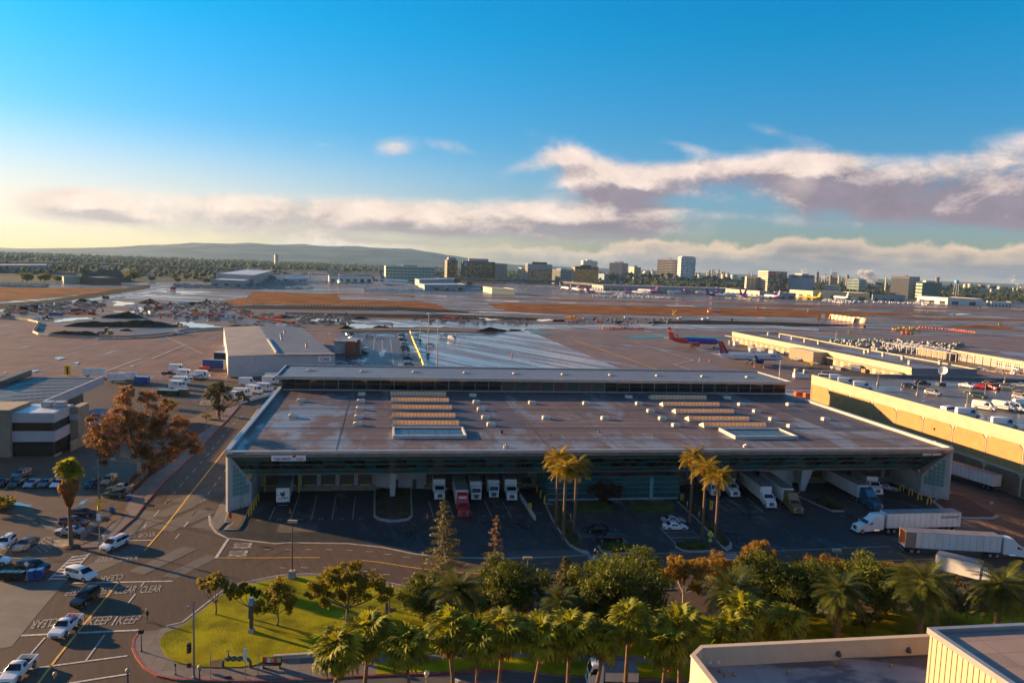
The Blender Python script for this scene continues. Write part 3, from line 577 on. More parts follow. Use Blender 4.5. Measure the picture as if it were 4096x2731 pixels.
M_TG=[mat('teal_panel_glass',(.02,.25,.28),.35,var=.15),mat('green_panel_glass',(.10,.19,.165),.4,var=.15),mat('smoky_panel_glass',(.03,.04,.036),.25,var=.2),mat('deep_teal_panel_glass',(.012,.14,.165),.3,var=.15)]
M_MULL=mat('aluminium_mullion',(.20,.21,.21),.4,.6,var=0)
M_AMBER=leafmat('translucent_skylight_panel',(.74,.56,.30),(.85,.68,.40),.50,.8,.35)
M_HATCH=mat('roof_vent_paint',(.52,.46,.38),.6,var=.12,scale=1)
cb_=thing('cargo_building','long low grey cargo terminal with teal glass front and truck docks beneath','building',(O_.x,O_.y,0),BRZ)
ZR=12.0
mb=MB();mb.box(.0,.5,16,95,0,11.6);mb.box(BL-.5,BL,10,92,0,11.6);mb.box(0,BL,94,94.6,0,11.6)
mb.obj('wall',M_WALLC,cb_)
mb=MB();mb.box(.5,64.4,14.6,15.1,0,11.2);mb.box(94.6,BL-.5,15.6,16.1,0,11.2);mb.obj('wall',M_DOCKW,cb_)
mb=MB();mb.poly([(.4,.5,ZR-.3),(BL-.4,.5,ZR-.3),(BL+.2,76,ZR-.3),(-.6,77,ZR-.3)]);rd=mb.obj('roof',M_ROOF,cb_)
for a,b,c,d in(((8,50),(30,50),(29,74),(7,74)),((31,24),(64,24),(64,74),(31,74)),((100,24),(130,24),(134,74),(96,74)),((.6,60),(6,60),(6,75),(.3,75)),((140,20),(156,20),(156.5,70),(140,70))):
 MB().poly([(q[0],q[1],ZR-.295)for q in(a,b,c,d)]).obj('roof_sheet',M_ROOFD,rd)
for u in(20.5,64.5,80,99.5,140):MB().box(u-.12,u+.12,2,72,ZR-.29,ZR-.25).obj('roof_seam',M_ROOFD,rd)
for v in range(4,72,4):MB().box(1,BL-1,v-.04,v+.04,ZR-.289,ZR-.275).obj('roof_seam',M_ROOFD,rd)
rr=random.Random(17);M_RP=mat('roof_patch_membrane',(.185,.15,.13),.6,var=.15)
for _ in range(34):u,v,L,w_=rr.uniform(4,BL-10),rr.uniform(2,66),rr.uniform(.8,5),rr.uniform(.5,1.6);MB().box(u,u+L,v,v+w_,ZR-.288,ZR-.274).obj('roof_patch',M_RP if rr.random()<.6 else M_ROOFD,rd)
q=MB()
for v in(10.4,22.6,46):q.tube([(2,v,ZR-.12),(BL-3,v,ZR-.12)],.07,5)
q.obj('roof_conduit',GREY,rd)
n=38;st=BL/n
cope=MB().tbox(0,st-.05,-.35,.55,0,.28,.03).mesh('coping',M_COPE);para=MB().box(0,st,.0,.35,0,.7).mesh('parapet',M_FASC)
for i in range(n):
 link('coping',cope,cb_,(i*st,0,ZR));link('fascia',para,cb_,(i*st,-.2,ZR-1.0))
for x,rz_,L in((0.0,0,76),(BL,0,63)):
 MB().box(-.3,.5,0,L,0,.9).obj('side_parapet',M_WALLC,cb_,(x-.1,.6,ZR-.65));MB().box(-.4,.6,0,L,0,.12).obj('coping',M_COPE,cb_,(x-.1,.6,ZR+.26))
rows=[(0.0,11.35,.30),(.26,9.75,2.55),(.50,8.2,4.8),(.76,6.65,6.9),(1.0,5.15,9.0)]
NC=74;cw=(BL-2.0)/NC
pm={}
for r in range(4):
 (_,z0,v0),(_,z1,v1)=rows[r],rows[r+1]
 for k in range(4):
  q=MB();g=.05
  q.add([(g,v0,z0-g),(cw-g,v0,z0-g),(cw-g,v1,z1+g),(g,v1,z1+g),(g,v0+.12,z0-g-.05),(cw-g,v0+.12,z0-g-.05),(cw-g,v1+.12,z1+g-.05),(g,v1+.12,z1+g-.05)],[(0,3,2,1),(4,5,6,7),(0,1,5,4),(1,2,6,5),(2,3,7,6),(3,0,4,7)])
  pm[r,k]=q.mesh('glass_panel',M_TG[k])
rnd.seed(3)
for i in range(NC):
 u=1.0+i*cw;j=i//2
 if u<3.2 or u>BL-4.5:pass
 for r in range(4):
  if r==0:k=0 if j%4==(1 if(j//4)%2 else 3)else 1
  elif r==1:k=(3 if j%2==0 else 2)
  elif r==2:k=2 if rnd.random()<.75 else 3
  else:k=(0 if j%2==0 else 1)
  link('glass_panel',pm[r,k],cb_,(u,0,0))
mb=MB()
for i in range(0,NC+1):
 u=1.0+i*cw;mb.add([(u-.03,.22,11.4),(u+.03,.22,11.4),(u+.03,8.95,5.1),(u-.03,8.95,5.1),(u-.03,.5,11.4),(u+.03,.5,11.4),(u+.03,9.2,5.1),(u-.03,9.2,5.1)],[(0,3,2,1),(4,5,6,7),(0,1,5,4),(1,2,6,5),(2,3,7,6),(3,0,4,7)])
tag(mb.obj('mullion',M_MULL,cb_),kind='stuff')
for r in range(1,5):
 _,z,v=rows[r];MB().box(.9,BL-.9,v-.10,v+.08,z-.05,z+.05).obj('rail',M_MULL,cb_)
MB().box(.6,BL-.6,9.0,15.2,4.85,5.1).obj('soffit',M_SOFF,cb_)
MB().add([(.6,.6,11.2),(BL-.6,.6,11.2),(BL-.6,9.4,5.05),(.6,9.4,5.05),(.6,15,5.05),(BL-.6,15,5.05),(BL-.6,15,11.2),(.6,15,11.2)],[(0,1,2,3),(3,2,5,4),(7,6,1,0),(4,5,6,7)]).obj('bulkhead',M_SOFF,cb_)
def wing(u,sgn,gu,gv):
 d=Vector((gu-u,gv,0));L=d.length;a=math.atan2(gv,gu-u)
 w_=MB();w_.box(0,L,-.3,.3,0,2.6);w_.box(0,.9,-.3,.3,2.6,ZR-.9);w_.add([(.9,-.3,2.6),(L,-.3,2.6),(L,-.3,4.9),(.9,-.3,10.8),(.9,.3,2.6),(L,.3,2.6),(L,.3,4.9),(.9,.3,10.8)],[(0,1,2,3),(7,6,5,4),(0,3,7,4),(1,5,6,2),(3,2,6,7),(0,4,5,1)])
 o=w_.obj('end_wall',M_WALLC,cb_,(u,0,0),a)
 side=.34 if sgn>0 else-.34
 nx,nz=5,8;gw=(L-1.6)/nx
 pane=MB().box(.04,gw-.04,min(side,side*.88),max(side,side*.88),.04,.86).mesh('wing_pane',mat('frosted_teal_glass',(.12,.25,.22),.3,var=.15))
 for i in range(nx):
  for k in range(nz):
   x,z=1.1+i*gw,2.9+k*.92
   top=10.6-(x+gw-.9)*(10.8-4.9)/(L-.9)
   if z+.9<top or(z+.3<top and i<nx-1):link('wing_pane',pane,o,(x,0,z))
 for i in range(5):
  m_=MB();m_.lathe([(.11,-.36),(.11,.36)],.9+i*(L-1.5)/4.0,.55,8,0,'y');m_.obj('vent_hole',BLACK,o)
g0=UV('a',2140,50);g1=UV('h',1465,1235)
wing(0,-1,max(1.5,g0[0]),max(4,g0[1]));wing(BL,1,min(BL-1.5,g1[0]),max(4,g1[1]))
MB().box(g0[0]-.3,g0[0]+.3,g0[1],15,0,5).obj('wall',M_WALLC,cb_);MB().box(g1[0]-.3,g1[0]+.3,g1[1],16,0,5).obj('wall',M_WALLC,cb_)
MB().box(0,.6,0,16.2,4.95,ZR-.95).obj('wall',M_WALLC,cb_);MB().box(BL-.6,BL,0,16.2,4.95,ZR-.95).obj('wall',M_WALLC,cb_)
M_DOOR=mat('ribbed_brown_door',(.085,.06,.05),.6,var=.15);M_PLAT=mat('dock_platform_concrete',(.20,.165,.13),.8,var=.2,scale=.6)
dm=MB();dm.box(0,3.1,0,.12,0,3.6)
for k in range(12):dm.box(.03,3.07,-.03,0,k*.3+.03,k*.3+.22)
dmesh=dm.mesh('dock_door',M_DOOR);bump_=MB().box(0,.35,-.3,0,0,.5).mesh('dock_bumper',BLACK)
pier=MB().tbox(0,.78,-.42,0,0,5.0,.02).mesh('pier',M_WALLC);panel=MB().box(0,.2,-.04,0,0,.35).mesh('control_box',REDP)
lev=MB().box(0,2.2,-.35,0,0,.18).mesh('dock_leveller',YELLOWP)
def docks(u0,n_,v,pitch=3.95,skip=()):
 for i in range(n_):
  u=u0+i*pitch
  if i in skip:continue
  link('dock_door',dmesh,cb_,(u+.42,v-.13,1.2));p=link('pier',pier,cb_,(u-.39,v-.02,0))
  link('control_box',panel,p,(.3,-.44,1.9));link('control_box',panel,p,(.3,-.44,2.6))
  link('dock_bumper',bump_,cb_,(u+.6,v,.6));link('dock_bumper',bump_,cb_,(u+2.9,v,.6));link('dock_leveller',lev,cb_,(u+.9,v-.02,1.0))
docks(4.4,6,14.6);docks(39,6,14.6);docks(97,7,15.6);docks(132,6,15.6)
MB().box(28.5,38.4,14.35,14.6,0,4.9).obj('wall_panel',M_WALLC,cb_)
mb=MB();mb.box(32.4,33.3,14.2,14.36,0,2.2);mb.box(36.4,37.3,14.2,14.36,0,2.2);mb.obj('door',M_DOOR,cb_)
for u0,u1,v in((4,28.4,14.6),(39,63,14.6),(97,125,15.6),(132,156,15.6)):MB().box(u0,u1,v-.9,v,0,1.0).obj('dock_platform',M_PLAT,cb_)
c1_=UV('f',1218,1255);mb=MB();mb.add([(-.55,0,0),(.55,0,0),(.55,.5,0),(-.55,.5,0),(-.6,0,5.0),(.6,0,5.0),(.6,4,5.0),(-.6,4,5.0)],[(3,2,1,0),(4,5,6,7),(0,1,5,4),(1,2,6,5),(2,3,7,6),(3,0,4,7)]);mb.obj('raking_column',M_WALLC,cb_,(c1_[0],c1_[1],0))
c2_=UV('h',450,1205)
MB().add([(-.3,0,0),(.8,0,0),(.8,.7,0),(-.3,.7,0),(.4,1,5),(3.2,1,5),(3.2,3.5,5),(.4,3.5,5)],[(3,2,1,0),(4,5,6,7),(0,1,5,4),(1,2,6,5),(2,3,7,6),(3,0,4,7)]).obj('raking_column',M_WALLC,cb_,(c2_[0],c2_[1],0))
MB().box(c2_[0]-9,c2_[0]-.5,c2_[1]+3.4,c2_[1]+3.9,0,4.9).obj('wall_panel',M_WALLC,cb_)
lz=5.0;lob=MB();lob.box(64.6,94.4,4.4,4.6,0,.35);lobby=lob.obj('lobby',M_WALLC,cb_)
MB().box(64.6,94.4,12,12.3,0,4.8).obj('lobby_back_wall',mat('lobby_interior',(.12,.09,.07),.8,var=.3,scale=.3),lobby)
M_LOB=mat('lobby_glass',(.012,.09,.10),.25,var=.25,scale=.25)
lp=MB().box(.04,2.44,0,.08,.03,1.22).mesh('lobby_pane',M_LOB)
for i in range(12):
 for k in range(4):link('lobby_pane',lp,lobby,(64.7+i*2.48,4.42,.35+k*1.2))
mb=MB()
for k in range(5):mb.box(64.5,94.5,4.30,4.5,.32+k*1.2,.38+k*1.2)
mb.obj('lobby_rail',M_COPE,lobby)
MB().box(64.5,64.9,4.3,14.6,0,4.9).obj('lobby_side_wall',M_LOB,lobby);MB().box(94.2,94.6,4.3,15.6,0,4.9).obj('lobby_side_wall',M_LOB,lobby)
MB().box(87.6,88.4,4.1,4.5,0,4.9).obj('lobby_column',mat('pale_green_column',(.12,.28,.26),.5),lobby)
u0_,u1_=.6,BL-.4
MB().box(u0_,u1_,74.2,94.4,ZR-.4,16.0).obj('upper_wall',M_FASC,cb_)
M_CLR=mat('clerestory_glass',(.018,.016,.016),.08,var=.2,scale=.2)
pn=MB().box(.06,3.98,0,.06,.05,1.55).mesh('clerestory_pane',M_CLR)
rib_p=mat('ribbed_mauve_panel',(.085,.05,.065),.45,var=.15);rib_g=mat('ribbed_green_panel',(.045,.07,.06),.45,var=.15)
def ribbed(m):
 q=MB();q.box(.05,3.99,0,.05,.05,3.15)
 for k in range(20):q.box(.1+k*.195,.17+k*.195,-.05,0,.08,3.12)
 return q.mesh('ribbed_panel',m)
rp,rg=ribbed(rib_p),ribbed(rib_g)
for i in range(39):
 x=u0_+i*4.02
 if 16<=i<=23:link('ribbed_panel',rp if i%2==0 else rg,cb_,(x,74.1,ZR+.1))
 else:
  for k in range(2):link('clerestory_pane',pn,cb_,(x,74.12,ZR+.12+k*1.6))
 MB().box(x-.06,x+.06,74.0,74.12,ZR,ZR+3.3).obj('mullion',M_MULL if i%4 else M_COPE,cb_)
MB().box(u0_,u1_,73.9,74.15,ZR-.25,ZR+.08).obj('sill',M_COPE,cb_)
MB().box(-.8,BL+.4,71.6,94.8,15.35,15.6).obj('upper_roof',M_ROOF,cb_)
for i in range(38):link('coping',cope,cb_,(-.8+i*st*1.0076,71.6,16.0));link('upper_fascia',MB().box(0,st*1.0076,-.1,.15,0,.75).mesh('upper_fascia',M_COPE)if i==0 else bpy.data.meshes['upper_fascia'],cb_,(-.8+i*st*1.0076,71.6,15.3))
for v in(94.6,):MB().box(-.8,BL+.4,v,v+.5,15.4,16.4).obj('upper_parapet',M_COPE,cb_)
for u in(-.9,BL):MB().box(u,u+.5,71.8,94.7,15.4,16.3).obj('upper_parapet',M_COPE,cb_)
hm=MB();hm.tbox(-1.0,1.0,-.75,.75,0,.55,.06);hm.tbox(-1.08,1.08,-.83,.83,.55,.78,.3);hmesh=hm.mesh('roof_vent',M_HATCH)
lid=MB().box(-.5,.5,-.2,.2,.72,.86).mesh('vent_lid',GREY)
def vent(u,v,z):
 o=link('roof_vent',hmesh,cb_,(u,v,z));link('vent_lid',lid,o)
for t,x,y in(('f',438,437),('f',368,572),('f',955,382),('f',950,442),('f',943,505),('f',932,575),('f',924,638),('f',1905,392),('f',1938,450),('f',1975,512),('f',2015,582),('f',2062,642),('g',275,455),('g',395,585),('g',738,460),('g',898,588),('g',1100,405),('g',1190,463),('g',1288,525),('g',1390,590),('g',1505,648),('g',1942,412),('g',2065,470),('g',2195,528),('h',350,470),('h',65,528),('h',205,595),('h',655,595),('h',362,655)):
 vent(*UV(t,x,y,ZR-.2),ZR-.3)
for t,x,y in(('f',515,185),('f',970,192),('f',1415,198),('f',1850,205),('f',2272,211),('g',135,212),('g',550,218),('g',955,224),('g',1355,229),('g',1742,235),('g',2125,241)):vent(*UV(t,x,y,15.7),15.6)
for t,x,y in(('f',2190,830),('g',55,830),('g',2100,825),('h',1590,800)):
 u,v=UV(t,x,y,ZR-.2);mb=MB();mb.box(-.5,.5,-.3,.3,0,.5);mb.box(-.2,.2,-.5,.1,.5,.75);mb.obj('roof_fan',M_HATCH,cb_,(u,v,ZR-.3))
for i in range(32):
 mb=MB().lathe([(.1,0),(.1,.25),(.16,.3),(.05,.38)],n=6)if i==0 else None
 if i==0:stud=mb.mesh('roof_drain',DGREY)
 link('roof_drain',stud,cb_,(3+i*4.9,1.6,ZR-.29))
for t,x,y in(('f',2145,712),('f',2158,712),('g',10,712),('g',425,742),('g',1313,742),('g',846,705)):
 u,v=UV(t,x,y,ZR-.3);MB().lathe([(.14,0),(.14,.6),(.22,.62),(.22,.75)],n=8).obj('roof_pipe',DGREY,cb_,(u,v,ZR-.3))
def skylight(ua,ub,v,npn,front_lean):
 L=ub-ua;q=MB();q.box(0,L,0,3.2,0,.35);o=q.obj('skylight',M_WALLC,cb_,(ua,v,ZR-.3))
 for x in(0,L-.12):MB().add([(x,.1,.35),(x+.12,.1,.35),(x,3.1,.35),(x+.12,3.1,.35),(x,.6,1.3),(x+.12,.6,1.3)],[(0,2,4),(1,5,3),(0,4,5,1),(2,3,5,4),(0,1,3,2)]).obj('gable',M_AMBER if x else M_HATCH,o)
 pw=L/npn
 pn_=MB().add([(.06,.05,.4),(pw-.06,.05,.4),(pw-.06,.55,1.25),(.06,.55,1.25),(.06,.11,.4),(pw-.06,.11,.4),(pw-.06,.61,1.25),(.06,.61,1.25)],[(0,1,2,3),(7,6,5,4),(0,4,5,1),(1,5,6,2),(2,6,7,3),(3,7,4,0)]).mesh('skylight_pane',M_AMBER)
 bk=MB().add([(.06,.65,1.25),(pw-.06,.65,1.25),(pw-.06,3.1,.4),(.06,3.1,.4)],[(0,1,2,3)]).mesh('skylight_back_pane',M_AMBER)
 for i in range(npn):link('skylight_pane',pn_,o,(i*pw,0,0));link('skylight_back_pane',bk,o,(i*pw,0,0))
 mb_=MB()
 for i in range(npn+1):mb_.add([(i*pw-.06,.0,.36),(i*pw+.06,.0,.36),(i*pw+.06,.53,1.33),(i*pw-.06,.53,1.33)],[(0,1,2,3)])
 mb_.box(0,L,.5,.66,1.25,1.36);mb_.obj('skylight_frame',M_COPE,o)
for k,(t,xa,xb,y)in enumerate((('f',1200,1676,385),('f',1205,1702,438),('f',1208,1728,502),('f',1212,1758,572),('f',1218,1790,640))):
 a,b=UV(t,xa,y,ZR),UV(t,xb,y+1,ZR);skylight(a[0],b[0],a[1],18,1)
for k,(t,xa,xb,y)in enumerate((('g',1325,1752,415),('g',1425,1866,475),('g',1535,1992,535),('g',1650,2125,600),('g',1778,2272,655))):
 a,b=UV(t,xa,y,ZR),UV(t,xb,y-4,ZR);skylight(a[0]-1,b[0],a[1],16,1)
M_FLAT=mat('blue_grey_roof_glass',(.06,.085,.11),.18,var=.2,scale=.5)
for a,b in(((31.9,12.6),(48.0,21.5)),((110.4,11.5),(126.2,20.5))):
 q=MB()
 for bx in((a[0],b[0],a[1],a[1]+.4),(a[0],b[0],b[1]-.4,b[1]),(a[0],a[0]+.4,a[1]+.4,b[1]-.4),(b[0]-.4,b[0],a[1]+.4,b[1]-.4)):q.box(*bx,ZR-.3,ZR+.45)
 o=q.obj('roof_light',M_WALLC,cb_);stp=(b[0]-a[0]-.8)/5
 for k in range(5):
  q=MB();q.box(a[0]+.4+k*stp+.06,a[0]+.4+(k+1)*stp-.06,a[1]+.4,b[1]-.4,ZR-.2,ZR+.1)
  for j in range(8):q.box(a[0]+.4+k*stp+.1,a[0]+.4+(k+1)*stp-.1,a[1]+.9+j*1.0,a[1]+1.0+j*1.0,ZR+.1,ZR+.14)
  q.obj('glazing',M_FLAT,o)
SG=mat('sign_white',(.70,.68,.70),.5,var=.03);SR=mat('sign_red',(.42,.02,.03),.5,var=0);SV=mat('sign_aubergine',(.10,.015,.05),.5,var=0)
M_STEEL_L=mat('steel_letters',(.62,.60,.58),.35,.2,var=0)
ua,ub=8.4,14.9;sg=MB().box(ua,ub,-.42,-.30,10.35,11.45).obj('sign_board',SG,cb_)
lettering('virgin atlantic',.72,SV,sg,(ua+2.1,-.45,10.82),(1,0,0),(0,0,1),.02,sx=.88,bold=.01)
lettering('cargo',.72,SR,sg,(ub-1.1,-.45,10.82),(1,0,0),(0,0,1),.02,sx=.95,bold=.01)
MB().add([(ua+3.9,-.46,11.0),(ua+4.5,-.46,11.0),(ua+4.7,-.46,11.6),(ua+4.1,-.46,11.4),(ua+3.9,-.40,11.0),(ua+4.5,-.40,11.0),(ua+4.7,-.40,11.6),(ua+4.1,-.40,11.4)],[(0,1,2,3),(7,6,5,4),(0,4,5,1),(1,5,6,2),(2,6,7,3),(3,7,4,0)]).obj('tail_emblem',SR,sg)
lettering('ASIANA CARGO',.66,M_STEEL_L,cb_,(BL-5.6,-.42,10.9),(1,0,0),(0,0,1),.08,bold=.03,sx=1.0)
MB().add([(BL-3.2,-.5,11.1),(BL-2.5,-.5,11.2),(BL-2.4,-.5,11.7),(BL-3.1,-.5,11.5),(BL-3.2,-.4,11.1),(BL-2.5,-.4,11.2),(BL-2.4,-.4,11.7),(BL-3.1,-.4,11.5)],[(0,1,2,3),(7,6,5,4),(0,4,5,1),(1,5,6,2),(2,6,7,3),(3,7,4,0)]).obj('ribbon_emblem',SR,cb_)
PA,PB=Vector((105.8,266.4,0)),Vector((120.7,176.7,0));pd=(PB-PA).normalized();PC=PA+pd*150;PH=15.5
pk=thing('parking_building','tan wall panelled parking building with a white parapet and rooftop car park','building',(PA.x,PA.y,0),math.atan2(pd.y,pd.x))
M_TAN=mat('tan_textured_panel',(.36,.185,.062),.85,var=.10,scale=.5,bump=.01,bscale=8);M_CREAM=mat('cream_painted_concrete',(.40,.31,.21),.8,var=.08,scale=.3,stain=((.30,.24,.17),.25,.3))
M_BRN=mat('brown_textured_panel',(.14,.085,.055),.85,var=.15,scale=.5,bump=.01,bscale=8)
MB().box(0,150,.0,.6,0,PH-1.4).obj('wall',M_CREAM,pk);MB().box(0,150,-.15,.35,PH-3.1,PH).obj('parapet',M_CREAM,pk)
PW_=11.4
for i in range(13):
 x=.5+i*PW_;a,b=x+.35,x+PW_-.35
 for z0,z1,m_,nm in((6.1,PH-3.3,M_TAN,'wall_panel'),(0.2,5.2,M_BRN,'wall_panel')):
  c=1.0;pr=[(a,z0),(b,z0),(b,z1-c),(b-c,z1),(a+c,z1),(a,z1-c)]
  MB().sprism(pr,-.22,-.02,0).obj(nm,m_,pk)
 MB().box(x-.3,x+.3,-.16,.0,0,PH-3.3).obj('pilaster',M_CREAM,pk)
 MB().box(x-.12,x+.12,-.30,-.16,6.0,PH-4).obj('downpipe',M_CREAM,pk)
MB().box(0,150,-.35,-.02,5.3,5.9).obj('string_course',M_CREAM,pk)
for i in(1,3,5,9,11):MB().box(i*PW_+5,i*PW_+5.3,-.5,-.2,9.5,10.1).obj('wall_lamp',DGREY,pk)
M_DECK=wetmat('roof_deck_concrete',(.17,.145,.125),(.085,.08,.08),.46,R(80),(.8,.3,1),.09,(9,9,0,.12),.40,patch=.15,wrough=.13)
q=P('h',1395,215);DZ=PH-1.3
dk=MB();far=[(110.5,262,0)]
MB().poly([(.4,.4,DZ),(150,.4,DZ),(150,230,DZ),(-30,170,DZ),(-6,60,DZ)]).obj('roof_deck',M_DECK,pk)
MB().poly([(.4,.4,0),(-6,60,0),(-6,60,DZ-.01),(.4,.4,DZ-.01)]).obj('wall',M_CREAM,pk)
def deckpt(t,x,y,dz=0.0):
 p=P(t,x,y,DZ+dz);return p
pts=[deckpt('h',*q_)for q_ in((620,205),(1100,232),(1400,240),(1560,245),(2000,262),(2700,290))]
bm_=MB();strip_mb(bm_,pts,.5,DZ+1.2,DZ-.2)
o=bm_.obj('deck_parapet',mat('blue_grey_parapet',(.12,.13,.145),.7,var=.12,scale=.4));o.parent=pk;o.matrix_parent_inverse=(Matrix.Translation(pk.location)@Matrix.Rotation(pk.rotation_euler.z,4,'Z')).inverted()
def facing(o,p,q,z0,z1,floors,bays,m,name='window',fh=.55,fw=.7,proud=.12,band=False,skip=None,mats=None):
 """windows on the face that runs from p to q (left to right as seen from the front)"""
 d=q-p;L=math.hypot(d.x,d.y);a=math.atan2(d.y,d.x);h=(z1-z0)/floors;bw=L/bays
 me={}
 for k,mm in enumerate(mats or[m]):
  me[k]=(MB().box(0,L*(.96 if bays==1 else 1)-.0,-proud,.0,0,h*fh)if band else MB().box(0,bw*fw,-proud,.0,0,h*fh)).mesh(name,mm)
 for f in range(floors):
  for b in range(1 if band else bays):
   if skip and skip(f,b):continue
   k=0 if not mats else rnd.randrange(len(mats))
   s=(L*.02 if bays==1 else 0)if band else bw*(b+(1-fw)/2)
   pos=p+Vector((math.cos(a)*s,math.sin(a)*s,z0-p.z+h*(f+(1-fh)/2)))
   link(name,me[k],o,pos-o.location,(0,0,a))
def tower(label,t,x0,xc,x1,ytop,Y,m,floors,left=None,right=None,roof=None,dA=None,dB=None,parapet=0.0,cat='office tower',group=None):
 C=PY(t,xc,ytop,Y);z=C.z;A=PY(t,x0,ytop,Y+(dA or 40));B=PY(t,x1,ytop,Y+(dB or 40))
 A=Vector((A.x,A.y,-.6));B=Vector((B.x,B.y,-.6));C=Vector((C.x,C.y,-.6));D=A+B-C
 o=thing('office_tower',label,cat,C,0,group)
 MB().prism([(p.x-C.x,p.y-C.y)for p in(A,C,B,D)],0,z+.6).obj('wall',m,o)
 if left:facing(o,A,C,left.pop('z0',2),z-left.pop('dz',2),floors,**left)
 if right:facing(o,C,B,right.pop('z0',2),z-right.pop('dz',2),floors,**right)
 if roof:
  c=(A+B+C+D)/4
  MB().prism([((c.x-C.x)+(p.x-c.x)*roof[0],(c.y-C.y)+(p.y-c.y)*roof[0])for p in(A,C,B,D)],z+.6,z+.6+roof[1]).obj('roof_plant',roof[2],o)
 o['h']=z;return o,A,C,B,z
CW=mat('cream_stone',(.50,.42,.32),.8,var=.06);WW=mat('white_stone',(.55,.53,.50),.8,var=.06);GW=mat('grey_stone',(.25,.25,.26),.8,var=.08)
BRG=mat('warm_lit_bronze_glass',(.38,.19,.05),.38,.3,var=.4,scale=.05);BRG2=mat('dark_bronze_glass',(.035,.026,.022),.16,.4,var=.5,scale=.05)  # lighter bronze panes have warm sunlight put into their colour
BRF=mat('bronze_frame',(.05,.035,.025),.5,.3,var=.1);BLG=mat('blue_grey_glass',(.05,.075,.10),.15,.2,var=.3,scale=.05);GRG=mat('green_tint_glass',(.05,.12,.11),.18,.2,var=.3,scale=.05)
GOLD_GLARE=mat('sun_glare_glass',(.55,.30,.05),.35,.3,var=.35,scale=.03);WIN=mat('far_window',(.03,.033,.038),.2,var=.2,scale=.1);TEALW=mat('pale_green_wall',(.25,.33,.28),.6,var=.08)  # gold panes are sun glare painted as colour
LBLUE=mat('logo_blue',(.02,.28,.55),.4,var=0);PINKW=mat('pink_grey_stone',(.42,.32,.30),.8,var=.06);NAVY=mat('navy_panel',(.01,.03,.08),.3,var=.1);BLUEW=mat('blue_grey_wall',(.13,.19,.25),.5,var=.08)
o,A,C,B,z=tower('narrow dark bronze glass tower, leftmost of the tall office blocks','D',705,742,905,150,2240,BRF,11,dict(bays=4,m=CW,band=True,fh=.3),dict(bays=9,m=BRG2,mats=[BRG2,BRG2,BRG],fh=.82,fw=.88,name='glass_panel'),(.7,7,GW))
o,A,C,B,z=tower('wide dark bronze glass tower with a blue globe sign on its upper left','D',962,982,1490,170,2230,BRF,12,None,dict(bays=22,m=BRG2,mats=[BRG2,BRG2,BRG2,BRG],fh=.82,fw=.88,name='glass_panel',dz=5),(.6,8,GW),dA=10,dB=70)
d=(B-C).normalized();pL=C+d*((B-C).length*.09)-o.location;pL.z=z-9
mb=MB();mb.lathe([(5.0,-.5),(5.0,.1)],n=20,axis='y');g_=mb.obj('globe_sign',LBLUE,o,pL+Vector((0,-1.5,0)),math.atan2(d.y,d.x))
for k in range(-3,4):MB().box(-math.sqrt(max(0,25-k*k*2.0)),math.sqrt(max(0,25-k*k*2.0)),-.75,-.5,k*1.42-.12,k*1.42+.12).obj('stripe',WHITE,g_)
tower('open grey concrete parking structure between the bronze glass towers','D',1488,1500,1680,210,2290,GW,9,None,dict(bays=9,m=WIN,fh=.62,fw=.78),dA=10,cat='parking structure')
tower('slim pale tower with green glass stripe beside the first brown glass block','D',1856,1905,1965,278,2250,CW,7,dict(bays=1,m=GRG,band=True),dict(bays=2,m=WIN),dA=30,dB=10)
o,A,C,B,z=tower('brown glass office block with a pale grey top storey and blue logo','D',1962,2005,2390,215,2180,GW,11,dict(bays=4,m=BRG2,fh=.5),dict(bays=20,m=BRG,mats=[BRG2,BRG,BRG],fh=.85,fw=.9,name='glass_panel',dz=14),(.6,6,BRF),dB=25)
o,A,C,B,z=tower('grey mid-rise office with rows of square windows between two brown glass blocks','E',28,165,336,310,2260,GW,8,dict(bays=6,m=WIN,fh=.6),dict(bays=8,m=WIN,fh=.55),(.5,4,GW),dA=30,dB=30)
o,A,C,B,z=tower('bronze glass office block with golden sun glare and a red sign','E',338,395,763,252,2150,BRF,12,dict(bays=3,m=CW,band=True,fh=.3),dict(bays=20,m=BRG,mats=[BRG,BRG,BRG,GOLD_GLARE],fh=.86,fw=.9,name='glass_panel',dz=8),(.45,4,BRF),dB=25)
dd=(B-C);MB().box(0,dd.length*.3,-.8,-.2,z-6,z-1).obj('red_sign',SR,o,C+dd*.67-o.location,math.atan2(dd.y,dd.x))
tower('white office tower rising behind the bronze glass block with golden sun glare','E',485,522,746,165,3000,WW,12,dict(bays=3,m=WIN,fh=.5),dict(bays=14,m=WIN,fh=.45,fw=.6),(.4,4,WW))
tower('pink grey office tower with ribbon windows and red rooftop lettering','E',934,1138,1228,203,2650,PINKW,11,dict(bays=14,m=WIN,fh=.45,fw=.72),dict(bays=8,m=BLG,fh=.6,fw=.8),(.5,4,PINKW),dA=20)
tower('low blue green glass office between the pink tower and the storage tanks','E',1234,1322,1428,266,2700,TEALW,9,dict(bays=1,m=GW,band=True,fh=.6),dict(bays=6,m=GRG,fh=.8,fw=.85),(.4,5,GRG))
tower('beige banded office tower next to the tallest tower','E',1686,1905,2010,150,2750,CW,15,dict(bays=3,m=WIN,fh=.42,fw=.96),dict(bays=2,m=WIN,fh=.42,fw=.95),(.4,3,CW),dA=25)
tower('tallest office tower with staggered blue and white facade panels','E',2008,2060,2290,108,2650,WW,18,dict(bays=2,m=BLG,fh=.4,fw=.7),dict(bays=12,m=BLG,mats=[BLG,WIN,GW],fh=.5,fw=.85,name='facade_panel',skip=lambda f,b:rnd.random()<.25),(.8,3,GW))
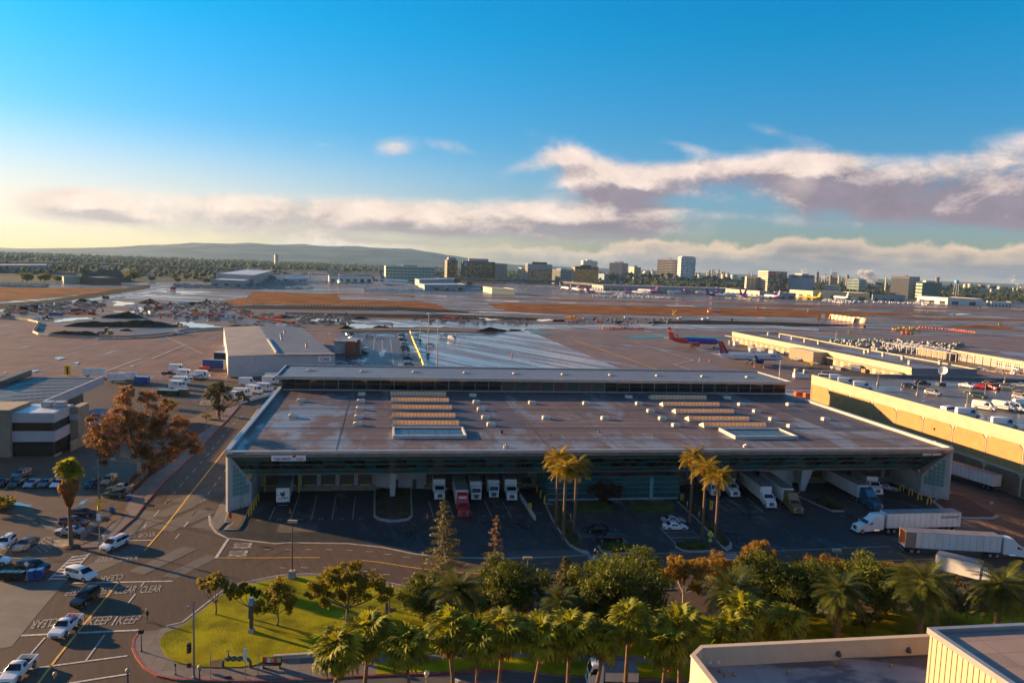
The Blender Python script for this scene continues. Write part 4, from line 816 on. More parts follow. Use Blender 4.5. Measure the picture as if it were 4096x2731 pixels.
tower('low cream office with dark ribbon openings left of the large banded tower','F',1100,1125,1312,415,2050,CW,8,None,dict(bays=3,m=WIN,fh=.42,fw=.8),dA=30,dB=20)
o,A,C,B,z=tower('large tan banded tower with a red sign, right of the fuel tanks','F',1305,1462,1760,328,2020,CW,9,dict(bays=1,m=WIN,band=True,fh=.28),dict(bays=16,m=BRG2,mats=[BRG2,BRG2,GOLD_GLARE,BRF],fh=.75,fw=.92,name='glass_panel'),None,dA=60,dB=30)
dd=(B-C);MB().box(0,dd.length*.32,-.8,-.2,z-5.5,z-.8).obj('red_sign',SR,o,C+dd*.06-o.location,math.atan2(dd.y,dd.x))
o,A,C,B,z=tower('blue office tower with dotted white windows and rooftop machinery','F',1788,1998,2185,392,2000,BLUEW,9,None,dict(bays=16,m=WW,fh=.4,fw=.4,dz=9),(.55,4,WW),dA=30,dB=18)
dd=(B-C);MB().box(0,dd.length,-.3,-.02,z-6,z+.4).obj('navy_band',NAVY,o,C-o.location,math.atan2(dd.y,dd.x));dd=(C-A);MB().box(dd.length*.2,dd.length,-.3,-.02,z-6,z+.4).obj('navy_band',NAVY,o,A-o.location,math.atan2(dd.y,dd.x))
tower('pale turquoise low office block in front of the steam plume','G',893,1115,1246,552,2250,TEALW,5,dict(bays=2,m=BLG,fh=.3,fw=.85),dict(bays=6,m=WIN,fh=.5,fw=.8),(.4,2,TEALW),dA=25)
tower('cream tower with a regular grid of square windows, right of the steam plume','G',1722,2062,2262,497,1950,CW,10,dict(bays=12,m=WIN,fh=.45,fw=.6,dz=6),dict(bays=7,m=BRG2,fh=.55,fw=.75),(.15,3,CW),dA=20,dB=35)
tower('green glass office block behind the hangar with roof ventilators','H',308,432,800,610,1900,GRG,5,dict(bays=2,m=CW,fh=.5,fw=.9),dict(bays=12,m=GRG,fh=.86,fw=.9,name='glass_panel'),(.5,4,CW),dA=25,dB=40)
tower('cream open parking structure in front of the refinery stacks','G',432,690,758,665,1980,CW,4,dict(bays=8,m=WIN,fh=.45,fw=.85),dict(bays=2,m=WIN,fh=.5,fw=.8),dA=30,dB=60,cat='parking structure')
tower('pale green office with dark window ribbons behind the grey cargo sheds','C',2105,2130,2900,245,1750,TEALW,5,None,dict(bays=14,m=GRG,fh=.45,fw=.85),(.3,3,TEALW),dA=30,dB=60)
tower('small grey block tower standing alone in the hazy city','C',378,395,442,70,3900,GW,5,None,dict(bays=3,m=WIN,fh=.4),dA=20,dB=20)
def shed(label,t,a,c,b,ytop,m,roofm,cat='warehouse',mside=None,trim=None,doors=0,name='warehouse',rows=None,zadd=0.0):
 A,C,B=P(t,*a),P(t,*c),P(t,*b);z=PY(t,c[0],ytop,C.y).z+zadd;D=A+B-C
 o=thing(name,label,cat,C)
 loc=lambda p:(p.x-C.x,p.y-C.y)
 foot=[loc(p)for p in(A,C,B,D)]
 MB().prism(foot,-.4,z).obj('wall',m,o)
 cx=sum(p[0]for p in foot)/4;cy=sum(p[1]for p in foot)/4
 MB().poly([(cx+(p[0]-cx)*.985,cy+(p[1]-cy)*.985,z+.04)for p in foot]).obj('roof',roofm,o)
 rim=MB()
 for i in range(4):
  p,q=Vector((*foot[i],0)),Vector((*foot[(i+1)%4],0));strip_mb(rim,[p,q],.7,z+.7,z-.9)
 rim.obj('parapet',trim or m,o)
 for(p,q)in((A,C),(C,B)):
  d=q-p;L=d.length;aa=math.atan2(d.y,d.x)
  if doors and L>30:
   n_=max(2,int(L/doors));dm_=MB().box(0,doors*.55,-.15,0,0,z*.5).mesh('shed_door',WIN)
   for i in range(n_):link('shed_door',dm_,o,p-C+d*((i+.25)/n_),(0,0,aa))
 o['h']=z;return o,A,C,B,D,z
RW=mat('pale_sheet_roof',(.36,.38,.42),.4,var=.1,scale=.05);RG=mat('grey_gravel_roof',(.20,.17,.15),.8,var=.15,scale=.1);GB=mat('grey_blue_cladding',(.20,.24,.27),.6,var=.08);TANW=mat('tan_cladding',(.42,.34,.22),.7,var=.08)
CREAMW=mat('cream_cladding',(.55,.45,.32),.7,var=.08);YCL=mat('pale_yellow_cladding',(.58,.46,.24),.7,var=.06);BROWNW=mat('brown_wall',(.11,.06,.045),.8,var=.1);PINKG=mat('grey_pink_cladding',(.30,.26,.25),.7,var=.06)
shed('low blue grey cargo shed with flat white roof left of the parked jumbo','B',(1345,568),(1868,590),(2010,545),488,GB,RW,doors=14)
shed('tall grey pink warehouse with sloping white roof behind the low blue grey shed','B',(1428,530),(2020,560),(2318,445),400,PINKG,RW)
shed('very long pale warehouse with a dark ribbed upper band behind the four-engined jet','C',(1225,500),(1240,503),(2960,505),400,WW,RG,trim=GW,doors=22)
shed('long low white warehouse left of the ribbed-band warehouse','C',(350,480),(1170,485),(1215,478),405,WW,RW,trim=WW)
shed('two-storey grey cargo building with sunlit left wall beside the heap of containers','D',(290,600),(384,632),(1030,625),548,GB,RW,mside=CREAMW,trim=GB)
shed('flat white-roofed upper shed behind the two-storey grey cargo building','D',(232,560),(300,585),(850,560),468,GB,RW)
o,*_=shed('mission style cargo building with curved cream gables and pale green wall','D',(1300,650),(1440,680),(1795,700),600,TEALW,RG,trim=CREAMW)
shed('long grey parcel terminal behind the row of purple-tailed freighters','E',(655,625),(832,650),(2840,690),558,GW,RG,mside=CREAMW,trim=GW,doors=20)
shed('cream long flat terminal behind the right-hand purple-tailed freighters','F',(790,700),(800,702),(1320,745),612,CREAMW,RG,doors=16)
shed('low blue grey shed in front of the large banded tower','F',(1310,742),(1320,745),(1892,765),660,GB,RG,trim=CREAMW,doors=18)
shed('large pale yellow hangar behind the yellow freighter','G',(-200,880),(236,915),(1300,955),778,YCL,RG,name='hangar',cat='hangar',trim=CREAMW,doors=25)
shed('dull blue cargo shed right of the pale yellow hangar','G',(1345,962),(1360,965),(1968,985),838,GB,RG,doors=16)
shed('long white hangar with sunlit side and roof ventilators','H',(318,985),(898,1030),(1558,1048),912,WW,RG,name='hangar',cat='hangar',mside=CREAMW,doors=30)
shed('small white terminal annexe at the far right edge of the airfield','H',(1635,1040),(1725,1062),(2118,1072),988,WW,RG,doors=8)
shed('long dark brown warehouse with a grey middle below the water tower','H',(895,850),(905,852),(1860,862),768,BROWNW,RG)
shed('long grey arcade building below the elevated road at far left','A',(-300,345),(730,328),(740,300),240,GB,RG,doors=9)
shed('pale long building beyond the elevated road at far left','A',(330,158),(335,160),(960,166),112,WW,RW)
shed('white stepped studio building group with sunlit end','G',(755,770),(760,775),(1380,800),712,WW,RW)
shed('blue glass low office behind the far end of the parcel terminal','E',(935,500),(985,505),(1400,520),425,BLUEW,RW)
shed('grey corner office with rounded end left of the long parcel terminal','E',(755,520),(845,530),(935,520),375,BLUEW,RG)
shed('brown low school building with pale roofs at far left','A',(1240,520),(1590,540),(1900,535),440,BROWNW,RW)
shed('low tan building with red roof tiles near the dark mound','A',(980,520),(1000,525),(1280,520),420,TANW,RW)
fw=thing('elevated_freeway','long dark elevated freeway on pale piers crossing the whole background','freeway',(0,1800,0))
M_VIA=mat('viaduct_concrete',(.07,.065,.07),.8,var=.15,scale=.05);M_PIER=mat('pier_concrete',(.34,.27,.20),.8,var=.1)
fz=9.0;fpts=[P('A',-900,158,fz),P('A',0,188,fz),P('A',1200,198,fz),P('B',0,228,fz),P('B',1200,268,fz),P('C',0,300,fz),P('C',900,345,fz),P('D',760,443,fz),P('D',2352,480,fz),P('E',700,530,fz),P('F',700,600,fz),P('F',2352,640,fz),P('H',0,835,fz),P('H',1500,870,fz)]
mb=MB();strip_mb(mb,[p-fw.location for p in fpts],34,fz+1.2,fz-4.5);mb.obj('deck',M_VIA,fw)
pm_=MB().tbox(-2,2,-3,3,0,fz-4.5,-.4).mesh('pier',M_PIER)
for a,b in zip(fpts,fpts[1:]):
 n_=max(1,int((b-a).length/60))
 for i in range(n_):p=a.lerp(b,(i+.5)/n_);link('pier',pm_,fw,(p.x-fw.location.x,p.y-fw.location.y-14,-.5))
OF=P('e',470,905);oa=ang('e',130,902,'e',470,905);of=thing('office_building','white two-storey office with dark ribbon windows left of the brown tree','office',OF,BRZ)
M_OFW=mat('white_office_panel',(.33,.33,.35),.6,var=.06,scale=.3,stain=((.3,.3,.3),.3,.3));M_OFG=mat('brown_office_glass',(.030,.022,.016),.12,var=.4,scale=.5);M_TANC=mat('tan_concrete',(.20,.165,.12),.85,var=.15,scale=.5)
DL=P('e',130,902);LW=(OF-DL).length+.2
MB().box(-LW-30,0,0,11,0,10.0).obj('wall',mat('dark_core',(.03,.03,.03),.8),of)
for z0,z1 in((3.6,6.2),(8.3,10.6)):MB().box(-LW,.25,-.35,11.2,z0,z1).obj('spandrel',M_OFW,of)
pw_=MB().box(.03,.95,-.06,0,.05,3.4).mesh('window_pane',M_OFG);pw2=MB().box(.03,.95,-.06,0,.05,2.0).mesh('window_pane',M_OFG)
for i in range(int(LW)):link('window_pane',pw_,of,(-LW+i,0,.1));link('window_pane',pw2,of,(-LW+i,0,6.25))
for i in range(10):link('window_pane',pw_,of,(.0,.2+i,.1),(0,0,R(90)));link('window_pane',pw2,of,(.0,.2+i,6.25),(0,0,R(90)))
MB().box(-LW+.3,-.1,.1,10.8,10.5,10.66).obj('roof',mat('white_roof',(.50,.50,.50),.35,var=.1,scale=.3),of)
MB().box(-LW-30,-LW,-1.2,10,0,11.5).obj('stair_tower',M_TANC,of)
MB().box(.3,2.2,8.6,16,0,10.2).obj('side_block',M_TANC,of);MB().box(.26,2.24,8.3,8.62,7.2,8.6).obj('side_window',M_OFW,of)
MB().box(0,.4,-.6,3,0,.3).obj('step',M_CREAM,of)
for x in(-5.5,-2.6):
 q=MB();q.box(x,x+2.3,6.5,9,10.7,12.0);q.box(x+.1,x+2.2,6.3,6.5,10.9,11.8);q.obj('air_conditioner',GREY,of)
w0,w1=P('e',605,865),P('e',745,800);q=MB();strip_mb(q,[w0,w1],.3,2.6,0);q2=q.obj('garden_wall',M_TANC);tag(q2,'tan screen wall beside the white office entrance','wall')
hv=[P('e',250,213,10.5),P('e',882,222,10.5),P('e',378,432,10.5),P('e',-60,505,10.5),P('e',-300,300,10.5)]
hg=thing('hangar','grey ribbed flat-roofed hangar with deep white fascia behind the white office','hangar',(hv[2].x,hv[2].y,0));H0=hg.location
M_HR=wetmat('hangar_roof',(.10,.115,.13),(.08,.09,.105),.4,0,(1,.3,1),.1,(6,4.5,R(-9),.12),.5,patch=.12,wrough=.2)
MB().poly([(p.x-H0.x,p.y-H0.y,9.6)for p in hv]).obj('roof',M_HR,hg)
f_=MB();strip_mb(f_,[Vector((p.x-H0.x,p.y-H0.y,0))for p in(hv[1],hv[2])],.5,10.5,8.0);strip_mb(f_,[Vector((p.x-H0.x,p.y-H0.y,0))for p in(hv[0],hv[1])],.5,9.9,8.0);f_.obj('fascia',M_OFW,hg)
inn=[p.lerp(hv[4],.16)for p in(hv[0],hv[1])];f_=MB();f_.prism([(p.x-H0.x,p.y-H0.y)for p in(hv[0].lerp(hv[4],.1),hv[1].lerp(hv[4],.16),hv[2].lerp(hv[4],.10),hv[3])],0,8.0);f_.obj('wall',DGREY,hg)
rb=MB();
for i in range(9):
 for k in range(7):
  p=hv[0].lerp(hv[1],.1+i*.1).lerp(hv[3].lerp(hv[2],.1+i*.1),.12+k*.12);rb.box(p.x-H0.x-1.2,p.x-H0.x+1.2,p.y-H0.y-.25,p.y-H0.y+.25,9.6,9.68)
tag(rb.obj('roof_slot',DGREY,hg),kind='stuff')
rp_=[P('e',-40,300,10.5),P('e',250,192,10.5)];f_=MB();strip_mb(f_,[Vector((p.x-H0.x,p.y-H0.y,0))for p in rp_],1.5,11.4,9.5);f_.obj('ridge',DGREY,hg)
for i,(y0,lab)in enumerate(((470,'far low grey block with a pale roof edge behind the brown tree'),(560,'near low grey block with a pale roof edge behind the brown tree'))):
 a,b=P('e',690,y0+200),P('e',1000,y0+205);q=MB();q.prism([a.xy,b.xy,(b.x,b.y+8),(a.x,a.y+8)],0,4.2-i*.6);oo=q.obj('low_shed',mat('grey_block_wall',(.22,.20,.21),.7,var=.1));tag(oo,lab,'shed')
A_,C_,D_=P('e',1950,232),P('f',715,215),None
cz=8.8;hx=thing('cargo_hangar','low-pitched grey cargo hangar with the CAS sign','hangar',(A_.x,A_.y,0),math.atan2(C_.y-A_.y,C_.x-A_.x))
FLn=(C_-A_).length+.5;DPn=(P('j',345,862,9)-A_).xy.length
M_HW=mat('grey_white_cladding',(.37,.375,.385),.6,var=.05,scale=.4,stain=((.25,.24,.24),.3,.35));M_HRF=mat('grey_brown_roof',(.175,.155,.15),.75,var=.15,scale=.1);M_HRD=mat('blue_grey_roof',(.09,.095,.11),.6,var=.15,scale=.1)
h=MB();h.box(0,FLn,0,135,0,cz);h.obj('wall',M_HW,hx)
h=MB();h.poly([(0,-.3,cz+.02),(FLn*.45,-.3,cz+.4),(FLn*.45,135,cz+.9),(0,135,cz+.02)]);h.obj('roof',M_HRF,hx)
h=MB();h.poly([(FLn*.45,4,cz+.42),(FLn,4,cz+.1),(FLn,135,cz+.1),(FLn*.45,135,cz+.92)]);h.obj('roof',M_HRD,hx)
h=MB();h.box(FLn*.45,FLn,-.3,4,cz-.1,cz+.42);h.obj('roof_edge',M_HRF,hx)
MB().box(FLn*.44,FLn*.46,4,60,cz+.4,cz+1.1).obj('roof_ridge',M_COPE,hx)
rib=MB()
for i in range(40):rib.box(i*FLn/40-.04,i*FLn/40+.04,-.05,0,0,cz)
tag(rib.obj('cladding_rib',M_HW,hx),kind='stuff')
for x,y in((FLn*.62,75),(FLn*.6,60),(FLn*.8,30),(FLn*.7,95)):
 q=MB();q.lathe([(.5,cz+.3),(.5,cz+1.6),(.8,cz+1.7),(.1,cz+2.1)],x,y,8);q.obj('roof_ventilator',GREY,hx)
sb=MB().box(FLn-7.2,FLn-1.6,-.25,-.05,cz-2.9,cz-.6).obj('sign_board',WHITE,hx);lettering('CAS',1.75,BLACK,sb,(FLn-4.4,-.30,cz-1.75),(1,0,0),(0,0,1),.02,sx=1.15,bold=.03)
bb_=P('j',810,1110);MBk=MB().box(0,7,0,9,0,6.5);ob=thing('brick_office','small red brick office with two brick towers beside the CAS hangar','office',(bb_.x,bb_.y+2,0),BRZ)
MB().box(-6,8,2,22,0,6.2).obj('wall',M_WALLC,ob);M_BRICK=mat('red_brick',(.23,.055,.035),.85,var=.15,scale=2)
MB().box(0,4.6,-.5,3.5,0,7.0).obj('brick_tower',M_BRICK,ob);MB().box(6,7.4,-.5,8,0,8.0).obj('brick_tower',M_BRICK,ob);MB().box(-6.5,8.5,1.5,22.5,6.2,6.6).obj('roof',M_ROOF,ob)
gp0,gp1=P('l',-140,912,7.5),P('l',1395,1218,7.5);gr=thing('gate_building','long low white building with shutters beside the two parked airliners','building',(gp0.x,gp0.y,0),math.atan2(gp1.y-gp0.y,gp1.x-gp0.x));GL=(gp1-gp0).xy.length
M_GW=mat('white_gate_wall',(.42,.33,.22),.75,var=.06,scale=.3);
MB().box(0,GL,0,36,0,6.6).obj('wall',M_GW,gr);MB().box(-.2,GL+.1,-.3,.4,5.0,7.5).obj('parapet',M_GW,gr);MB().box(-.2,.3,0,36,6,7.5).obj('parapet',M_GW,gr);MB().box(0,GL,35.7,36.2,6,7.3).obj('parapet',M_GW,gr)
MB().box(GL-.2,GL+.2,0,36,0,7.2).obj('end_wall',mat('grey_end_wall',(.22,.20,.20),.8,var=.06),gr)
MB().box(.3,GL-.3,.4,35.7,6.6,6.75).obj('roof',M_ROOF,gr);MB().box(-6,GL-5,-3,0,3.9,4.2).obj('canopy',M_GW,gr)
sh_=MB().box(0,3.6,-.1,0,0,3.4).mesh('shutter',mat('grey_brown_shutter',(.23,.18,.14),.7,var=.1))
for i in range(int(GL/7)):link('shutter',sh_,gr,(2+i*7,-.02,0))
vm_=MB();vm_.box(-.6,.6,-.6,.6,0,1.0);vm_.lathe([(.9,1.0),(1.1,1.6),(.6,2.1),(.1,2.2)],n=10);vme=vm_.mesh('roof_ventilator',M_HATCH)
for t,x,y in(('l',165,940),('l',265,960),('l',368,978),('l',478,998),('l',595,1018),('l',990,1095),('l',1025,1088),('h',1148,50),('h',1312,80),('h',1372,120),('h',1632,120)):
 p=P(t,x,y,6.8)-gr.location;a=-gr.rotation_euler.z;link('roof_ventilator',vme,gr,(p.x*math.cos(a)-p.y*math.sin(a),p.x*math.sin(a)+p.y*math.cos(a),6.7))
gp0,gp1=P('l',1740,1065,6.2),P('l',2500,1190,6.2);ga=thing('garage_building','cream garage building with a row of grey doors and a red and white bay','garage',(gp0.x,gp0.y,0),math.atan2(gp1.y-gp0.y,gp1.x-gp0.x));GL2=(gp1-gp0).xy.length+30
MB().box(0,GL2,0,50,0,5.6).obj('wall',M_CREAM,ga);MB().box(-.3,GL2,-.6,.3,4.9,6.2).obj('parapet',M_CREAM,ga);MB().box(0,GL2,.3,50,5.6,5.8).obj('roof',M_ROOF,ga)
gd=MB().box(0,5.0,-.12,0,0,4.4).mesh('garage_door',mat('grey_garage_door',(.24,.22,.21),.6,var=.1))
rdo=mat('red_door_panel',(.50,.04,.02),.5);go_=MB().box(0,1.2,-.18,-.05,0,1.2).mesh('door_panel',rdo);gb_=MB().box(0,1.2,-.18,-.05,0,1.2).mesh('door_panel',WIN)
for i in range(9):
 if i<6:link('garage_door',gd,ga,(1+i*6.6,0,0));MB().box(i*6.6-.1,i*6.6+.9,-.5,0,0,5.0).obj('pier',M_CREAM,ga)
 else:
  q=MB().box(1+i*6.6-2,6+i*6.6-2,-.12,0,0,4.6).obj('bay_door',WHITE,ga)
  for c in range(3):
   for r_ in range(3):link('door_panel',go_ if r_!=1 else gb_,q,(1.2+i*6.6-2+c*1.6,0,.2+r_*1.45))
K1,K2=P('c',1725,1258,14.5),P('d',1555,1160,14.5)
nr=thing('cream_roof_building','nearest cream building with a low parapet and stained flat roof','building',(K1.x,K1.y,0),math.atan2(K2.y-K1.y,K2.x-K1.x));a_=nr.rotation_euler.z
def loc_of(o,p):d=p-o.location;a=-o.rotation_euler.z;return Vector((d.x*math.cos(a)-d.y*math.sin(a),d.x*math.sin(a)+d.y*math.cos(a),p.z))
M_NW=mat('cream_stucco',(.48,.38,.27),.85,var=.06,scale=.8,bump=.004,bscale=20,stain=((.42,.34,.25),.5,.25));M_NR=wetmat('stained_flat_roof',(.40,.33,.29),(.05,.045,.055),.47,0,(.5,1,1),.22,(6,6,0,.03),.6,patch=.15,wrough=.3,jcol=(.7,.7,.7))
NL=62;ND=-45;ch=loc_of(nr,P('c',1650,1330,14.5))
outl=[(0,0),(NL,0),(NL,ND),(ch.x,ND),(ch.x,ch.y)]
MB().prism(outl,0,12.6).obj('wall',M_NW,nr);MB().poly([(p[0],p[1],12.62)for p in outl]).obj('roof',M_NR,nr)
pr=MB();strip_mb(pr,[Vector((NL,0,0)),Vector((0,0,0)),Vector((ch.x,ch.y,0)),Vector((ch.x,ND,0))],.35,14.5,11.8);pr.obj('parapet',M_NW,nr)
pr=MB();strip_mb(pr,[Vector((NL,0,0)),Vector((0,0,0)),Vector((ch.x,ch.y,0)),Vector((ch.x,ND,0))],.55,14.62,14.5);pr.obj('coping',M_NW,nr)
pr=MB();strip_mb(pr,[Vector((NL,0,0)),Vector((0,0,0)),Vector((ch.x,ch.y,0)),Vector((ch.x,ND,0))],.6,11.9,11.6);pr.obj('cornice',M_NW,nr)
MB().box(ch.x-.05,ch.x+.02,-9,-4.5,8.5,11.0).obj('window',DARKGLASS,nr)
for t,x,y in(('d',740,1396),('d',1215,1418),('d',330,1468),('c',1880,1460),('c',1925,1495),('c',2000,1492)):
 p=loc_of(nr,P(t,x,y,12.7));q=MB();q.lathe([(.16,12.6),(.16,12.8),(.08,12.95)],p.x,p.y,8);q.obj('roof_outlet',mat('brass_outlet',(.35,.22,.06),.5,.5),nr)
q=MB()
for(ta,xa,ya),(tb,xb,yb)in((('d',318,1305),('d',318,1285)),(('d',318,1285),('d',680,1268)),(('d',745,1255),('d',1540,1222)),(('d',1370,1268),('d',1540,1268))):
 pa=loc_of(nr,PY(ta,xa,ya,K1.y));
 a3=P(ta,xa,ya,13.6);b3=P(tb,xb,yb,13.6);pa,pb=loc_of(nr,a3),loc_of(nr,b3);q.tube([(pa.x,-.30,14.05-(ya-(1245-(xa*.047)))*.028),(pb.x,-.30,14.05-(yb-(1245-(xb*.047)))*.028)],.04,6)
q.obj('conduit',DGREY,nr)
for x_ in(730,1366):p=loc_of(nr,P('d',x_,1255,13.6));MB().lathe([(.25,13.1),(.22,13.4),(.12,13.6)],p.x,-.35,8).obj('parapet_lamp',DGREY,nr)
for x_ in(1780,1855):p=loc_of(nr,P('c',x_,1372,13.0));MB().lathe([(.18,-.26),(.18,-.2)],p.x,13.1,10,0,'y').obj('scupper',WHITE,nr)
K3=P('d',1553,1103,18.5);rb_=thing('ribbed_roof_building','taller cream building with vertical wall ribs in the bottom right corner','building',(K3.x,K3.y,0),a_)
M_RB=mat('cream_ribbed_metal',(.40,.31,.195),.6,var=.04,scale=.5)
MB().box(0,45,-40,0,0,18.2).obj('wall',M_RB,rb_);MB().box(.6,45,-40,-.5,18.2,18.3).obj('roof',wetmat('ribbed_building_roof',(.36,.27,.22),(.16,.14,.13),.3,0,(1,1,1),.15,(4.4,2.2,-a_,.05),.6,patch=.12,wrough=.4,jcol=(.6,.6,.6)),rb_)
MB().box(-.25,45,-.35,.15,18.1,18.65).obj('coping',M_COPE,rb_);MB().box(-.25,.3,-40,-.35,18.1,18.65).obj('coping',M_COPE,rb_)
ri=MB().tbox(-.06,0,-.05,.05,0,18.1,.0).mesh('wall_rib',M_RB)
for i in range(60):link('wall_rib',ri,rb_,(0,-.3-i*.62,0))
PAINT={}
def paint(n):
 if n not in PAINT:
  c={'white':(.66,.65,.63),'silver':(.33,.33,.34),'grey':(.12,.125,.13),'black':(.012,.012,.014),'navy':(.015,.02,.035),'maroon':(.10,.012,.015),'red':(.42,.015,.015),'green':(.03,.045,.035),'gold':(.20,.13,.05),'teal':(.02,.12,.19),'tan':(.32,.26,.18),'yellow':(.62,.38,.02),'blue':(.02,.06,.22),'orange':(.60,.10,.01)}[n]
  PAINT[n]=mat(n+'_car_paint',c,.22,.15 if n in('silver','grey','gold','teal','navy')else 0,var=.03,spec=.6)
 return PAINT[n]
wheel_me={}
def wheel(o,x,y,r,w=.22,dual=False):
 k=(round(r,2),w)
 if k not in wheel_me:
  wheel_me[k]=(MB().lathe([(r*.62,-w/2),(r*.95,-w/2),(r,-w/4),(r,w/4),(r*.95,w/2),(r*.62,w/2)],n=14,axis='y').mesh('wheel',BLACK,40),MB().lathe([(r*.6,-w/2-.012),(r*.2,-w/2-.03),(r*.6,-w/2+.02),(r*.6,w/2-.02),(r*.2,w/2+.03),(r*.6,w/2+.012)],n=10,axis='y').mesh('rim',GREY))
 q=link('wheel',wheel_me[k][0],o,(x,y,r));link('rim',wheel_me[k][1],q)
CARS={'sedan':dict(W=1.85,r=.33,wx=(1.45,-1.40),st=[(2.42,.42,.60,.60,.74),(2.30,.25,.72,.72,.90),(1.8,.2,.86,.87,.98),(1.05,.2,.96,.98,1),(.25,.2,.94,1.38,1),(-.35,.2,.95,1.46,1),(-1.0,.2,.97,1.38,1),(-1.75,.2,1.03,1.06,1),(-2.2,.24,1.03,1.04,.95),(-2.42,.42,.86,.87,.82)]),'suv':dict(W=1.95,r=.38,wx=(1.50,-1.45),st=[(2.42,.45,.75,.75,.80),(2.32,.3,.92,.93,.92),(1.7,.25,1.05,1.06,1),(1.15,.25,1.10,1.12,1),(.45,.25,1.08,1.68,1),(-.5,.25,1.10,1.78,1),(-1.6,.25,1.12,1.74,1),(-2.2,.25,1.14,1.62,.98),(-2.42,.4,1.05,1.08,.90)]),'minivan':dict(W=2.0,r=.35,wx=(1.60,-1.55),st=[(2.58,.40,.66,.66,.78),(2.45,.25,.82,.82,.92),(1.95,.22,.98,1.0,.99),(1.55,.22,1.04,1.10,1),(.6,.22,1.0,1.66,1),(-.6,.22,1.02,1.76,1),(-1.9,.22,1.04,1.72,1),(-2.35,.22,1.04,1.62,.98),(-2.58,.35,.95,1.0,.90)]),'van':dict(W=2.05,r=.37,wx=(2.0,-1.75),st=[(2.95,.40,.75,.75,.80),(2.82,.25,.98,1.0,.94),(2.35,.25,1.15,1.2,1),(1.45,.25,1.15,2.35,1),(.5,.25,1.2,2.6,1),(-2.0,.25,1.2,2.6,1),(-2.85,.25,1.2,2.52,1),(-2.95,.35,1.1,2.3,.97)]),'passenger_van':dict(W=2.0,r=.37,wx=(1.9,-1.7),st=[(2.75,.40,.80,.80,.80),(2.65,.25,1.0,1.0,.94),(2.05,.25,1.12,1.15,1),(1.35,.25,1.12,1.95,1),(.5,.25,1.15,2.05,1),(-2.0,.25,1.15,2.05,1),(-2.7,.25,1.15,1.98,1),(-2.75,.35,1.0,1.8,.97)]),'pickup':dict(W=1.95,r=.39,wx=(1.75,-1.65),st=[(2.75,.48,.80,.80,.84),(2.62,.35,.98,.98,.95),(1.9,.35,1.08,1.09,1),(1.25,.35,1.12,1.14,1),(.55,.35,1.10,1.68,1),(.05,.35,1.10,1.76,1),(-.35,.35,1.10,1.68,1),(-.42,.35,1.10,1.12,1)])}
